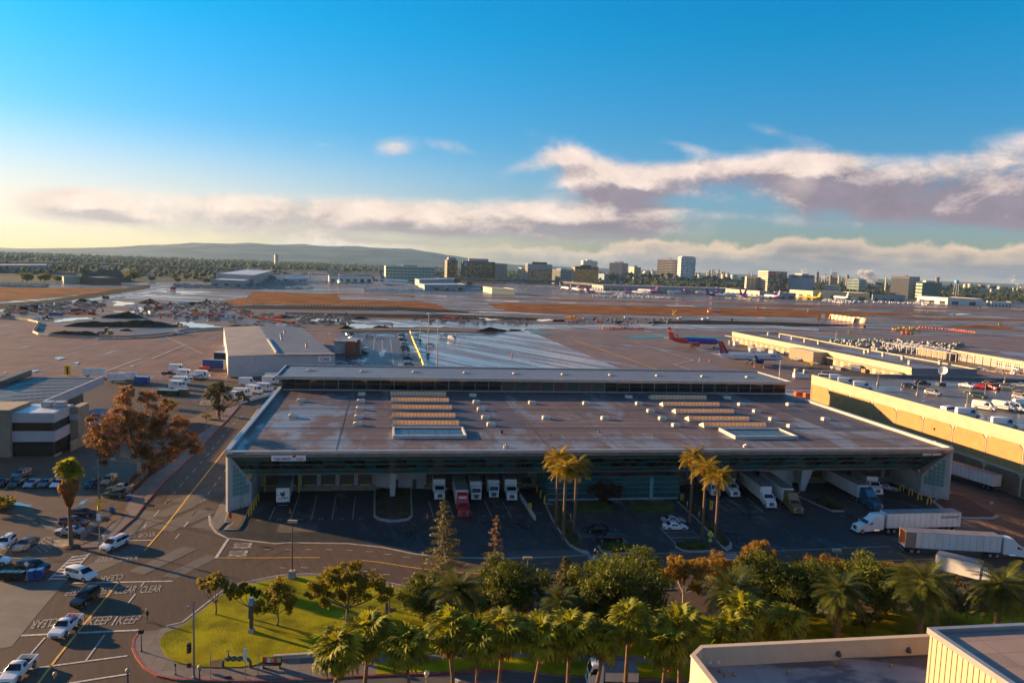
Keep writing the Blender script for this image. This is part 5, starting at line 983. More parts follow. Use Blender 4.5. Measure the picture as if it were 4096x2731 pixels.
def build_car(kind,col,det=2,roof=None):
 c=CARS[kind];W2=c['W']/2;st=c['st'];o=link(kind if kind!='pickup' else 'pickup_truck',None)
 def ring(s):
  x,zb,zt,zr,k=s;wd=W2*k;g=max(0,min(1,(zr-zt)/.5));rw=wd*(.95-.20*g*(.45 if 'van'==kind or 'pass' in kind else 1))
  h=[(wd*.80,zb),(wd,zb+.14),(wd*1.0,(zb+zt)/2+.06),(wd*.965,zt),(rw,max(zt+.005,zr-.06)),(rw*.86,zr),(0,zr+.025)]
  return[(x,-a,z)for a,z in h]+[(x,a,z)for a,z in reversed(h[:-1])]
 MB().loft([ring(s)for s in st]).obj('body',paint(col),o,smooth=38)
 gh=[i for i,s in enumerate(st)if s[3]-s[2]>.2];a,b=gh[0],gh[-1]
 def side(i):s=st[i];r=ring(s);return r[3],r[4]
 off=.015
 def q_(p,dx=0,dy=0,dz=0):return(p[0]+dx,p[1]+dy,p[2]+dz)
 def cen(i):r=ring(st[i]);return(r[6][0],r[3][1],r[6][2])
 def cup(i):r=ring(st[i]);return(r[6][0],r[4][1],r[6][2])
 lo0,up0=cen(a-1),cup(a)
 def quad4(nm,lo,up,dx):
  yl,yu=abs(lo[1])*.90,abs(up[1])*.90;l=Vector(lo).lerp(Vector(up),.08);u=Vector(lo).lerp(Vector(up),.92)
  MB().add([(l.x+dx,-yl,l.z+.045),(l.x+dx,yl,l.z+.045),(u.x+dx,yu,u.z+.045),(u.x+dx,-yu,u.z+.045),(l.x+dx*.1,-yl,l.z-.02),(l.x+dx*.1,yl,l.z-.02),(u.x+dx*.1,yu,u.z-.02),(u.x+dx*.1,-yu,u.z-.02)],[(0,1,2,3),(7,6,5,4),(0,4,5,1),(1,5,6,2),(2,6,7,3),(3,7,4,0)]).obj(nm,DARKGLASS,o)
 quad4('windscreen',lo0,up0,.03)
 if b+1<len(st)and kind!='van':quad4('rear_window',cen(b+1),cup(b),-.03)
 for sg in(-1,1):
  mb=MB();ids=gh if kind!='van' else gh[:2]
  for i,j in zip(ids,ids[1:]):
   (l0,u0),(l1,u1)=side(i),side(j)
   pts=[]
   for(l,u,x_)in((l0,u0,.06 if i==ids[0]else .03),(l1,u1,-.03 if j!=ids[-1]else-.06)):
    l,u=Vector(l),Vector(u);pts.append((l.lerp(u,.14),l.lerp(u,.88),x_))
   (la,ua,xa),(lb,ub,xb)=pts
   mb.poly([(la.x-xa,sg*(abs(la.y)+off),la.z),(lb.x-xb,sg*(abs(lb.y)+off),lb.z),(ub.x-xb,sg*(abs(ub.y)+off),ub.z),(ua.x-xa,sg*(abs(ua.y)+off),ua.z)])
  mb.obj('side_window',DARKGLASS,o)
 for x in c['wx']:
  for sg in(-1,1):
   MB().lathe([(c['r']+.07,-.03),(c['r']+.07,.03)],n=14,axis='y').obj('wheel_arch',BLACK,o,(x,sg*(W2-.022),c['r']+.02));wheel(o,x,sg*(W2-.09),c['r'])
 xf,xr=st[0][0],st[-1][0];zt=st[0][2]
 for sg in(-1,1):
  MB().tbox(xf-.30,xf-.03,-.17,.17,zt-.10,zt+.06,.03).obj('headlight',HEADL,o,(0,sg*W2*.66,0))
  if kind!='pickup':MB().box(xr-.005,xr+.18,-.13,.13,st[-1][2]-.28,st[-1][2]-.08).obj('tail_light',REDL,o,(0,sg*W2*.74,0))
  if det>1:MB().tbox(-.1,.1,-.1,.1,0,.16,.03).obj('wing_mirror',paint(col),o,(st[a][0]+.35,sg*(W2+.10),st[a][2]+.02))
 MB().box(xf-.04,xf+.02,-.45,.45,zt-.30,zt-.12).obj('grille',BLACK,o)
 if kind=='pickup':
  z0,z1=.62,1.14;q=MB()
  for bx in((-2.75,-.42,-W2,-W2+.09,.45,z1),(-2.75,-.42,W2-.09,W2,.45,z1),(-2.75,-2.66,-W2+.09,W2-.09,.45,z1),(-2.70,-.42,-W2+.09,W2-.09,.45,z0)):q.box(*bx)
  q.obj('load_bed',paint(col),o);MB().box(-2.62,-.5,-W2+.12,W2-.12,z0,z0+.02).obj('bed_liner',BLACK,o)
  for sg in(-1,1):MB().box(-2.77,-2.70,-.07,.07,.75,1.05).obj('tail_light',REDL,o,(0,sg*(W2-.1),0))
 if roof=='rack':
  for sg in(-1,1):MB().box(-1.7,.3,-.03,.03,st[gh[1]][3]+.0,st[gh[1]][3]+.07).obj('roof_rail',DGREY,o,(0,sg*.6,0))
 if roof=='beacon':
  q=MB();q.box(-.15,.15,-.55,.55,0,.14);q.obj('light_bar',mat('orange_lens',(.6,.12,.02),.2),o,(.2,0,1.80))
 if roof=='toolbox':
  for bx,cc in(((-1.1,-.5,-.75,.75,.95,1.42),'blue'),((-1.9,-1.3,-.2,.3,.7,1.35),'red')):MB().tbox(*bx,.03).obj('cargo',paint(cc),o)
 if roof=='postal':
  for sg in(-1,1):
   MB().box(-2.4,-1.6,-.012,.012,1.45,1.95).obj('postal_emblem',paint('blue'),o,(2.6,sg*(W2*1.0+.0),0));MB().box(-2.6,2.2,-.012,.012,1.02,1.09).obj('stripe',paint('blue'),o,(0,sg*(W2+.005),0));MB().box(-2.6,2.2,-.012,.012,.93,.98).obj('stripe',paint('red'),o,(0,sg*(W2+.005),0))
 return o
def car(kind,col,a,b,label,cat=None,group=None,roof=None,z=0.0,slot=None):
 """a = (tag, x, y) of the tail, b = of the nose, where the wheels meet the ground"""
 pa,pb=P(*a,z),P(*b,z);yaw,c=aim(pa,pb)
 return place((kind,col,roof),lambda:build_car(kind,col,roof=roof),(c.x,c.y,z),yaw,label,cat or{'sedan':'car','suv':'car','minivan':'minivan','van':'van','passenger_van':'van','pickup':'pickup truck'}[kind],group)
MV='cars and vans moving on the left-hand road'
car('pickup','white',('a',250,1400),('a',60,1590),'white pickup truck with empty black bed cut by the bottom edge',group=MV)
car('pickup','white',('a',640,1045),('a',480,1190),'white pickup truck carrying red and blue gear in its bed',group=MV,roof='toolbox')
car('suv','black',('a',780,830),('a',680,905),'black suv driving behind the loaded white pickup',group=MV,roof='rack')
car('minivan','white',('a',590,640),('a',800,690),'white minivan turning out across the zebra crossing',group=MV)
car('minivan','white',('a',1055,365),('a',905,435),'white minivan with roof rails beside the red kerb',group=MV,roof='rack')
car('suv','black',('a',150,590),('a',420,615),'black suv waiting behind the row of bins',group=MV)
car('sedan','white',('a',-170,560),('a',60,545),'white car half out of the left edge above the bins',group=MV)
PL='cars parked in the left-hand lot'
car('suv','white',('a',110,350),('a',-10,440),'white suv with roof rails parked at the left edge of the lot',group=PL,roof='rack')
car('sedan','grey',('a',280,370),('a',160,432),'dark grey saloon next to the hatched bay',group=PL)
car('sedan','silver',('a',700,290),('a',480,290),'silver saloon parked beside the palm trunk',group=PL)
car('suv','maroon',('a',535,215),('a',740,222),'maroon car between the silver and the black saloon',group=PL)
car('sedan','black',('a',600,130),('a',810,135),'black saloon with red tail lights parked by the lot fence',group=PL)
car('sedan','green',('e',1080,1255),('e',890,1250),'dark green saloon facing left beside the fence below the brown tree',group=PL)
car('sedan','tan',('e',1110,1200),('e',930,1198),'pale saloon half hidden behind the dark green saloon',group=PL)
car('suv','tan',('e',975,1110),('e',890,1165),'cream off-roader parked nose out under the brown tree',group=PL)
car('sedan','navy',('e',845,1140),('e',755,1185),'dark blue car parked behind the tall skirted palm',group=PL)
car('sedan','white',('e',540,1140),('e',470,1180),'white car mostly hidden by the skirted palm crown',group=PL)
car('sedan','grey',('e',440,1130),('e',350,1185),'grey saloon third from the left in the shaded row',group=PL)
car('sedan','silver',('e',330,1130),('e',225,1190),'silver saloon second from the left in the shaded row',group=PL)
car('sedan','green',('e',195,1130),('e',95,1185),'dark green saloon first complete car of the shaded row',group=PL)
car('sedan','maroon',('e',60,1130),('e',-20,1175),'dark red car cut by the left edge in the shaded row',group=PL)
car('suv','grey',('e',245,1060),('e',120,1110),'dark grey suv parked behind the shaded row of cars',group=PL)
car('suv','black',('e',60,1320),('e',-60,1360),'black suv cut by the left edge behind a brown trailer',group=PL)
YD='cars in the small parking yard before the lobby'
car('sedan','white',('c',1400,250),('c',1595,250),'white saloon nearer of the two pale cars before the lobby',group=YD)
car('sedan','silver',('c',1390,195),('c',1570,192),'silver car half hidden behind the white saloon',group=YD)
car('sedan','black',('c',925,270),('c',725,270),'black saloon facing left in the small parking yard',group=YD)
car('suv','black',('c',1030,350),('c',830,350),'very dark suv behind the small planted island',group=YD)
car('sedan','silver',('h',1120,1185),('h',1240,1205),'silver hatchback tucked in the right-hand docks',group=YD)
car('van','grey',('g',210,1130),('g',228,1180),'dark grey van beside the ramp with yellow hoops',group=YD)
M_ALU=mat('trailer_aluminium_roof',(.20,.18,.17),.45,.3,var=.2,scale=.5);M_TRW=mat('trailer_white_side',(.64,.62,.58),.45,var=.06,scale=.4,stain=((.3,.28,.25),.5,.3))
def trailer_into(o,x0,x1,z0=1.15,z1=4.05,W=2.55,wheels=True,ribs=True,text=None,openrear=False,emb=None):
 w=W/2
 if not openrear:MB().box(x0,x1,-w,w,z0,z1-.02).obj('box_body',M_TRW,o)
 else:
  q=MB()
  for bx in((x0,x1,-w,-w+.06,z0,z1-.02),(x0,x1,w-.06,w,z0,z1-.02),(x1-.06,x1,-w+.06,w-.06,z0,z1-.02),(x0,x1,-w+.06,w-.06,z0,z0+.1)):q.box(*bx)
  q.obj('box_body',M_TRW,o);MB().box(x0,x1-.06,-w+.06,w-.06,z1-.08,z1-.03).obj('inner_roof',M_BRN,o)
  MB().box(x0,x0+2.8,w-.10,w-.07,z0+.1,z1-.1).obj('inner_lining',mat('orange_brown_lining',(.35,.10,.03),.7),o)
  for sg in(-1,1):MB().box(x0-.05,x0+1.9,sg*(w+.02)-.03,sg*(w+.02)+.03,z0,z1-.05).obj('rear_door',M_ALU,o)
 MB().box(x0+.02,x1-.02,-w+.03,w-.03,z1-.02,z1+.02).obj('roof',M_ALU,o)
 for z in(z0,z1-.06):
  for sg in(-1,1):MB().box(x0,x1,-.02,.02,z,z+.08).obj('side_rail',M_COPE,o,(0,sg*(w+.01),0))
 if ribs and x1-x0>9:
  q=MB()
  for i in range(int((x1-x0)/1.2)):
   for sg in(-1,1):q.box(x0+.6+i*1.2-.015,x0+.6+i*1.2+.015,sg*(w+.012)-.012,sg*(w+.012)+.012,z0+.1,z1-.1)
  tag(q.obj('side_seam',M_ALU,o),kind='stuff')
 if wheels:
  for x in((x0+1.3,x0+2.5)if x1-x0>9 else(x0+1.6,)):
   for sg in(-1,1):wheel(o,x,sg*(w-.25),.50,.45)
  MB().box(x0+.1,x0+3.4,-.5,.5,.75,z0).obj('bogie',BLACK,o);MB().box(x0-.02,x0+.06,-1.0,1.0,.45,.55).obj('underrun_bar',M_COPE,o)
  if x1-x0>9:
   for sg in(-1,1):MB().box(x1-3.2,x1-3.0,-.07,.07,.25,z0).obj('landing_leg',DGREY,o,(0,sg*.9,0))
 if text:
  s,m_,size,px,pz,shr=text
  for sg in(1,-1):lettering(s,size,m_,o,(px,-sg*(w+.03),pz),(sg,0,0),(0,0,1),.01,shear=shr)
def cab_into(o,x,col,kind='conv',trim=None,sleeper=True,text=None):
 """tractor cab whose rear is at x; +x forward"""
 m=paint(col)
 if kind=='conv':
  s0=x;s1=x+(1.9 if sleeper else .2)
  top=3.75 if sleeper else 2.7
  prof=[(s0,.9),(s0,top),(s0+.3,top+.12),(s1-.1,top-.05),(s1+.55,2.95),(s1+1.25,2.55),(s1+1.75,1.95),(s1+3.35,1.62),(s1+3.55,1.2),(s1+3.6,.55),(s1+3.2,.45),(s1+1.0,.6),(s1+.2,.7)]
  if not sleeper:prof=[(s0,.9),(s0,2.65),(s0+.2,2.75),(s0+1.1,2.7),(s0+1.75,1.95),(s0+3.1,1.6),(s0+3.3,1.15),(s0+3.35,.55),(s0+3.0,.45),(s0+.8,.6)];s1=s0+0.0
  W2=1.18;q=MB();n=len(prof)
  rings=[]
  for y,k in((-W2,0),(-W2+.16,1),(W2-.16,1),(W2,0)):
   cx=sum(p[0]for p in prof)/n
   rings.append([((p[0]-cx)*(.985 if not k else 1)+cx,y*(1-.10*max(0,(p[1]-2.0))/1.8)*(.93 if p[0]>s1+2.2 else 1),p[1]-(0 if k else .07*(p[1]>1.4)))for p in prof])
  q.loft(rings).obj('cab',m,o,smooth=25)
  if sleeper:ws=((s1+1.78,1.99),(s1+1.27,2.56),.97);wx=s1+1.0
  else:ws=((s0+1.78,1.99),(s0+1.16,2.66),1.0);wx=s0+.75
  (xa,za),(xb,zb),hw=ws
  MB().add([(xa+.02,-hw,za+.03),(xa+.02,hw,za+.03),(xb+.04,hw*.93,zb),(xb+.04,-hw*.93,zb),(xa-.05,-hw,za),(xa-.05,hw,za),(xb-.03,hw*.93,zb-.04),(xb-.03,-hw*.93,zb-.04)],[(0,1,2,3),(7,6,5,4),(0,4,5,1),(1,5,6,2),(2,6,7,3),(3,7,4,0)]).obj('windscreen',DARKGLASS,o)
  for sg in(-1,1):
   MB().add([(wx-.45,sg*1.155,1.95),(wx+.5,sg*1.165,1.92),(wx+.15,sg*1.10,2.5),(wx-.45,sg*1.10,2.52)],[(0,1,2,3)]).obj('side_window',DARKGLASS,o)
   MB().box(wx+.75,wx+.9,-.06,.06,1.75,2.35).obj('wing_mirror',DGREY if col!='white' else m,o,(0,sg*1.42,0))
   MB().tbox(prof[7][0]+.0,prof[7][0]+.2,-.2,.2,1.05,1.3,.03).obj('headlight',HEADL,o,(-.02,sg*.88,0))
   if sleeper:MB().lathe([(.07,.9),(.07,3.9)],s0-.12,sg*1.0,8).obj('exhaust_stack',CHROME,o)
  nx=prof[8][0]if sleeper else prof[6][0]
  MB().box(nx-.02,nx+.06,-.5,.5,.75,1.5).obj('grille',CHROME,o);MB().box(nx-.25,nx+.18,-1.15,1.15,.42,.68).obj('bumper',trim or m,o)
  wheel(o,nx-.95,-.98,.5,.3);wheel(o,nx-.95,.98,.5,.3)
  for sg in(-1,1):MB().lathe([(.34,-.6),(.34,.6)],sg*.95,.72,10,0,'x').obj('fuel_tank',CHROME,o,(s0+1.6 if sleeper else s0+.7,0,0))
  if text:lettering(text,.52,WHITE,o,(s1+.30,0,3.25+.08),(0,1,0),(-.45,0,.89),.01,bold=.02)
 else:
  prof=[(x,.7),(x,2.75),(x+.2,2.85),(x+1.35,2.8),(x+1.75,1.75),(x+1.85,.5),(x+1.2,.45)]
  MB().sprism(prof,-1.05,1.05).obj('cab',m,o)
  MB().add([(x+1.76,-.95,1.72),(x+1.76,.95,1.72),(x+1.42,.9,2.65),(x+1.42,-.9,2.65)],[(0,1,2,3)]).obj('windscreen',DARKGLASS,o)
  for sg in(-1,1):
   MB().add([(x+.6,sg*1.06,1.75),(x+1.55,sg*1.06,1.72),(x+1.25,sg*1.06,2.5),(x+.6,sg*1.06,2.5)],[(0,1,2,3)]).obj('side_window',DARKGLASS,o)
   MB().box(x+1.83,x+1.88,-.2,.2,.75,.98).obj('headlight',HEADL,o,(0,sg*.75,0));MB().box(x+1.45,x+1.6,-.05,.05,1.7,2.2).obj('wing_mirror',DGREY,o,(0,sg*1.25,0))
   wheel(o,x+.95,sg*.9,.45,.28)
  MB().box(x+1.84,x+1.88,-.6,.6,1.05,1.4).obj('grille',BLACK,o);MB().box(x+1.7,x+1.95,-1.05,1.05,.42,.66).obj('bumper',trim or m,o)
def lorry(a,b,label,L=8,cab='conv',col='white',sleeper=False,z1=3.6,text=None,ctext=None,cat='box truck',group=None,trailer=False,name='box_truck',yawoff=0.0,openrear=False,extra=None,trim=None,bend=0.0):
 """a, b: ground places of tail and nose"""
 pa,pb=P(*a),P(*b);yaw,c=aim(pa,pb);cl=(5.6 if sleeper else 3.4)if cab=='conv' else 1.95;tot=L+cl-(.9 if sleeper else 0)
 o=thing(name,label,cat,(pb.x-math.cos(yaw)*tot,pb.y-math.sin(yaw)*tot,0),yaw,group)
 trailer_into(o,0,L,1.15 if trailer else 1.0,z1,wheels=True,text=text,openrear=openrear)
 if sleeper:
  MB().box(L-3.2,L+2.5,-.45,.45,.7,1.0).obj('chassis',BLACK,o)
  for x in(L-1.7,L-.45):
   for sg in(-1,1):wheel(o,x,sg*1.0,.50,.45)
 else:MB().box(1,L+2,-.45,.45,.6,.98).obj('chassis',BLACK,o)
 cab_into(o,L+(.55 if sleeper else .15),col,cab,trim,sleeper,ctext)
 if extra:extra(o)
 return o
DG='lorries backed up to the cargo docks'
t_=thing('semi_trailer','white semi trailer without tractor, stickers on its end, at the leftmost dock','semi trailer',(0,0,0),0,DG)
pa,pb=P('f',280,1345),P('f',335,1150);t_.location=(pa.x,pa.y,0);t_.rotation_euler.z=math.atan2(pb.y-pa.y,pb.x-pa.x)
trailer_into(t_,0,13.2,z1=4.0)
st_=MB();rnd.seed(5)
for i in range(9):y,z=rnd.uniform(-1,.9),rnd.uniform(1.5,3.1);st_.box(-.03,0,y,y+rnd.uniform(.15,.4),z,z+rnd.uniform(.1,.3))
tag(st_.obj('stickers',BLACK,t_),kind='stuff');MB().lathe([(.42,-.05),(.42,0)],0,2.7,14,0,'x').obj('round_emblem',DGREY,t_)
lorry(('f',1600,1150),('f',1622,1288),'white box truck with black grille, first in the middle docks',7,z1=3.7,group=DG)
lorry(('f',1750,1070),('f',1822,1425),'red tractor with chrome grille and long white trailer',13.6,col='red',sleeper=True,z1=4.05,ctext='GRILEY',group=DG,trailer=True,name='semi_truck',cat='semi truck')
def odoor(o):MB().box(8.6,9.6,-1.95,-1.9,.8,2.6).obj('open_door',paint('white'),o)
lorry(('f',1880,1120),('f',1935,1290),'white cab-over box truck with its door standing open',7,'flat',z1=3.7,group=DG,extra=odoor)
lorry(('f',2040,1110),('f',2085,1272),'white cab-over box truck between two other white trucks',7,'flat',z1=3.6,group=DG)
lorry(('f',2180,1110),('f',2240,1295),'white box truck with rounded bonnet next to the ramp',7.5,z1=3.9,group=DG)
lorry(('g',1690,1130),('g',1842,1255),'small white cab-over truck behind the three date palms',6.5,'flat',z1=3.5,group=DG)
lorry(('g',1830,1130),('g',2010,1265),'small white truck with rounded bonnet behind the date palm crowns',6.5,z1=3.5,group=DG)
lorry(('g',2000,1100),('g',2320,1360),'long white trailer with a small white tractor in the right-hand docks',13.2,sleeper=False,z1=4.0,group=DG,trailer=True,name='semi_truck',cat='semi truck')
lorry(('h',0,1080),('h',400,1395),'long white trailer with a gold brown tractor',13.2,col='gold',sleeper=True,z1=4.0,group=DG,trailer=True,name='semi_truck',cat='semi truck')
lorry(('h',560,1080),('h',1075,1362),'long white trailer with a dark teal tractor',14.2,col='teal',sleeper=True,z1=4.0,group=DG,trailer=True,name='semi_truck',cat='semi truck')
lorry(('h',860,1080),('h',1100,1245),'white box truck behind the dark teal tractor',7.5,z1=3.6,group=DG)
SW=mat('purple_lettering',(.10,.03,.09),.5,var=0)
o=lorry(('d',1870,252),('d',955,274),'white tractor and long white trailer with purple lettering crossing the yard',16.2,sleeper=True,z1=4.1,text=('Southwest',SW,.95,2.6,3.25,.3),trailer=True,name='semi_truck',cat='semi truck')
o=lorry(('d',1215,428),('d',2338,492),'open-backed white trailer pulled to the right by a white and red tractor',16.9,sleeper=True,z1=4.1,trailer=True,name='semi_truck',cat='semi truck',openrear=True,trim=paint('red'))
pa,pb=P('d',1770,690),P('d',1960,760);
pa=P('d',1790,655,0);o=lorry(('d',1800,668),('d',2180,765),'white box truck partly hidden by the rightmost palms',6.6,z1=3.6)
t_=thing('semi_trailer','white semi trailer parked along the foot of the yellow wall','semi trailer',(0,0,0));pa,pb=P('h',2118,1205),P('h',1735,1085);t_.location=(pa.x,pa.y,0);t_.rotation_euler.z=math.atan2(pb.y-pa.y,pb.x-pa.x);trailer_into(t_,0,14.4,z1=4.0)
RG_='vehicles on the rooftop car park'
def rcar(kind,col,x,y,x2,y2,label,roof=None):car(kind,col,('h',x,y),('h',x2,y2),label,None,RG_,roof,DZ+.02)
for i,(x,y)in enumerate(((600,255),(700,272),(775,300),(912,335))):rcar('van' if i else 'passenger_van','white',x,y-4,x+125,y+6,['white passenger van, farthest behind the roof parapet','white postal van, second from the far end of the parapet','white postal van, third from the far end of the parapet','white postal van nearest of the four along the parapet'][i],'postal' if i else None)
rcar('passenger_van','white',1650,545,1780,535,'white passenger van with side windows behind the parapet');rcar('van','white',1790,570,1950,580,'white postal van beside the white passenger van','postal')
rcar('van','white',1940,500,2080,520,'white postal van left of the pair on the rooftop','postal');rcar('van','white',2110,500,2250,520,'white postal van, left one of the close pair','postal');rcar('van','white',2200,510,2335,530,'white postal van, right one of the close pair','postal')
rcar('van','white',2095,655,2275,670,'white postal van nearest on the rooftop behind the parapet','postal');rcar('van','white',2290,490,2430,500,'white postal van cut by the right edge','postal')
rcar('sedan','black',1325,312,1415,325,'black car on the left of the rooftop car park');rcar('suv','navy',1440,295,1535,303,'dark blue suv behind the black rooftop car');rcar('suv','silver',1520,375,1630,392,'silver suv alone in the middle of the rooftop','rack')
rcar('pickup','white',1795,310,1925,330,'white pickup truck beside the red rooftop cars');rcar('sedan','red',1945,318,2040,330,'bright red car, left of the two red rooftop cars');rcar('suv','red',2035,325,2135,345,'red suv right of the bright red rooftop car')
rcar('suv','grey',2155,325,2275,340,'grey suv right of the red rooftop suv');rcar('pickup','silver',2250,310,2390,325,'silver pickup near the right edge of the rooftop');rcar('suv','green',1895,395,2035,415,'dark green suv in front of the red rooftop cars','rack')
rcar('suv','tan',2265,385,2400,400,'tan suv near the right edge in front of the silver pickup');rcar('suv','gold',2030,300,2120,308,'brown suv behind the red rooftop cars');rcar('sedan','silver',2262,405,2390,425,'silver saloon near the right edge of the rooftop')
STG='white service vans parked by the cargo hangar'
def build_step(text=True):
 o=link('service_van',None);m=paint('white')
 MB().sprism([(-3.2,.5),(-3.2,2.9),(-3.05,3.05),(1.7,3.05),(2.0,2.5),(2.25,1.7),(3.0,1.45),(3.1,.5)],-1.1,1.1).obj('body',m,o)
 MB().add([(2.02,-1,2.45),(2.02,1,2.45),(2.27,1,1.72),(2.27,-1,1.72)],[(0,1,2,3)]).obj('windscreen',DARKGLASS,o)
 for sg in(-1,1):
  MB().box(1.2,1.9,-.012,.012,1.6,2.5).obj('side_window',DARKGLASS,o,(0,sg*1.11,0));wheel(o,2.2,sg*.95,.4,.25);wheel(o,-1.9,sg*.95,.4,.3)
  if text:lettering('CAS',.75,BLACK,o,(-.4,-sg*1.13,2.1),(sg,0,0),(0,0,1),.01,sx=1.3,bold=.03)
 return o
def stv(a,b,label,text=True,scale=None):pa,pb=P(*a),P(*b);yaw,c=aim(pa,pb);place(('step',text),lambda:build_step(text),(c.x,c.y,0),yaw,label,'van',STG,scale)
stv(('e',1505,225),('e',1660,228),'white lettered van beside the dark pickup, back row');stv(('e',1445,325),('e',1600,335),'white lettered van left of the dark evergreen tree');stv(('e',1480,290),('e',1630,290),'white van behind the lettered van left of the evergreen',False)
stv(('e',1670,235),('e',1790,240),'white van right of the back-row lettered van',False);stv(('e',1450,180),('e',1580,180),'white van at the far back of the service yard',False);stv(('e',2185,345),('e',2345,352),'white lettered van nearest the right end of the service yard')
stv(('e',2110,360),('e',2240,375),'white van with open front, second from the low wall',False);stv(('e',2000,395),('e',2150,398),'white van third from the low wall',False);stv(('e',1950,420),('e',2060,430),'white van partly behind the dark evergreen tree',False)
stv(('e',2050,300),('e',2180,300),'white low van behind the row by the low wall',False);stv(('e',2250,285),('e',2380,290),'white van at the corner of the large cargo roof',False);stv(('e',2280,255),('e',2400,258),'white van with brown sign beside the hangar wall',False)
stv(('e',1840,65),('e',1960,68),'white van at the hangar corner, near the blue container',False);stv(('i',1980,1000),('i',2090,998),'white van behind the hangar, far left row',False);stv(('i',1900,1080),('i',2020,1085),'white van beside the hangar roof edge',False)
def tr(a,b,label,L=7):
 pa,pb=P(*a),P(*b);yaw,c=aim(pa,pb);o=thing('box_trailer',label,'trailer',(pa.x,pa.y,0),yaw,'white box trailers in the service yard');trailer_into(o,0,L,.8,3.4,ribs=False);return o
tr(('e',715,228),('e',850,228),'white box trailer with dark lettering left of the yellow gantry',8);tr(('e',925,275),('e',1010,275),'white box trailer with rusty front behind the brown tree',6);tr(('e',1020,262),('e',1100,262),'pale box trailer second from the left behind the brown tree',6)
car('pickup','black',('e',1395,215),('e',1495,215),'dark pickup left of the lettered back-row van',group=STG);car('pickup','white',('e',1535,248),('e',1650,248),'white pickup in front of the lettered back-row van',group=STG);car('pickup','silver',('e',1660,245),('e',1750,248),'silver pickup beside the white pickup in the service yard',group=STG)
bxc=MB().box(-3,3,-1.2,1.2,0,2.6);
def boxy(t,x,y,label,col,L=6,h=2.6,rz=0.0,w=2.4,name='container',cat='container',group=None):
 p=P(t,x,y);o=thing(name,label,cat,p,rz,group);q=MB();q.box(-L/2,L/2,-w/2,w/2,.1,h)
 for i in range(int(L/.6)):q.box(-L/2+.2+i*.6,-L/2+.4+i*.6,-w/2-.06,w/2+.06,.2,h-.1)
 q.obj('body',paint(col),o);MB().box(L/2,L/2+.06,-w/2+.1,w/2-.1,.2,h-.15).obj('door',paint(col),o)
 MB().box(-L/2,L/2,-w/2-.07,w/2+.07,h,h+.08).obj('roof',M_COPE if col in('white','silver')else paint(col),o)
 return o
boxy('e',1830,160,'dark blue container with white sign by the hangar corner','blue',9,4);boxy('e',1900,85,'second blue container behind the hangar corner','navy',7,3.5);boxy('e',1215,285,'blue container behind the brown tree','blue',5);boxy('e',1440,385,'green waste skip left of the dark evergreen tree','green',7,1.8)
boxy('e',1550,375,'brown waste container beside the green skip','gold',5,1.8);boxy('e',1750,165,'orange and grey loading trailer beside the blue container','orange',4,1.2)
AG='cars in the two rows behind the cargo building'
rnd.seed(11)
cols=['silver','black','white','grey','navy','white','black','silver','green','black','grey','white','silver','black','white','grey']
kinds=['sedan','suv','sedan','pickup','suv','sedan']
ys=[940,955,968,982,996,1010,1022,1036,1050,1062,1080,1100,1130,1150,1180,1200]
for i,y in enumerate(ys):
 f=(y-930)/270;xx=1250+f*60;c=cols[i];k=kinds[i%6]
 car(k,c,('j',xx+8,y-2),('j',xx+85+f*20,y+4),ORD[len(ys)-1-i]+' car from the near end of the row by the yellow barrier, '+c,group=AG)
ys2=[935,946,958,970,985,1000,1018,1040,1060,1080]
for i,y in enumerate(ys2):
 f=(y-930)/270;c=cols[(i*5+3)%16];k=kinds[(i*2+1)%6];xx=785+f*230
 car(k,c,('j',xx+100,y),('j',xx+15,y+3),ORD[i]+' car from the far end of the row by the brick office, '+c,group=AG)
for i,(x,y,c,k)in enumerate(((980,945,'white','suv'),(980,962,'silver','pickup'),(1070,962,'white','sedan'),(930,1095,'black','suv'),(880,1175,'white','pickup'),(740,1190,'tan','sedan'),(870,1195,'silver','suv'))):
 car(k,c,('j',x,y),('j',x+85,y+2),['white suv in the middle of the car park, far side','silver pickup in the middle of the car park','white car beside the silver pickup in the middle','black suv close to the brick towers','white pickup with red load near the CAS sign','tan car below the CAS sign','silver suv beside the CAS sign'][i],group=AG)
for i,(x,y,x2,lab,kd)in enumerate(((1395,955,1430,'white panel van behind the yellow barrier','van'),(1640,955,1675,'white van at the far edge of the soaked apron','van'),(1720,978,1738,'small white utility cart on the soaked apron','van'),(1500,1035,1585,'white crew van with rack on the soaked apron','passenger_van'))):
 car(kd,'white',('j',x,y),('j',x2,y+2),lab)
car('van','white',('i',1500,930),('i',1555,932),'white van driving beside the curved concrete barrier')
L_FAN=leafmat('fan_palm_leaf',(.026,.048,.003),(.27,.27,.014),.42,.9,.6);L_DEAD=leafmat('dead_palm_leaf',(.13,.05,.015),(.26,.11,.03),.3,.9,.8)
L_DATE=leafmat('date_palm_leaf',(.055,.065,.006),(.36,.25,.02),.45,.8,.45);L_GREEN=leafmat('green_tree_leaf',(.012,.030,.003),(.12,.135,.008),.32,.5);L_YG=leafmat('yellow_green_leaf',(.08,.09,.005),(.24,.19,.012),.45,.5)
L_GOLD=leafmat('golden_leaf',(.14,.085,.01),(.28,.16,.02),.45,.6);L_BROWN=leafmat('brown_sycamore_leaf',(.075,.036,.014),(.24,.115,.038),.38,.35);L_DARK=leafmat('dark_evergreen_leaf',(.012,.02,.004),(.10,.09,.012),.25,.5);L_DGOLD=leafmat('dull_needle',(.035,.04,.012),(.13,.11,.03),.3,.5);L_DRY=leafmat('dry_twig',(.12,.07,.04),(.25,.15,.07),.3,.5)
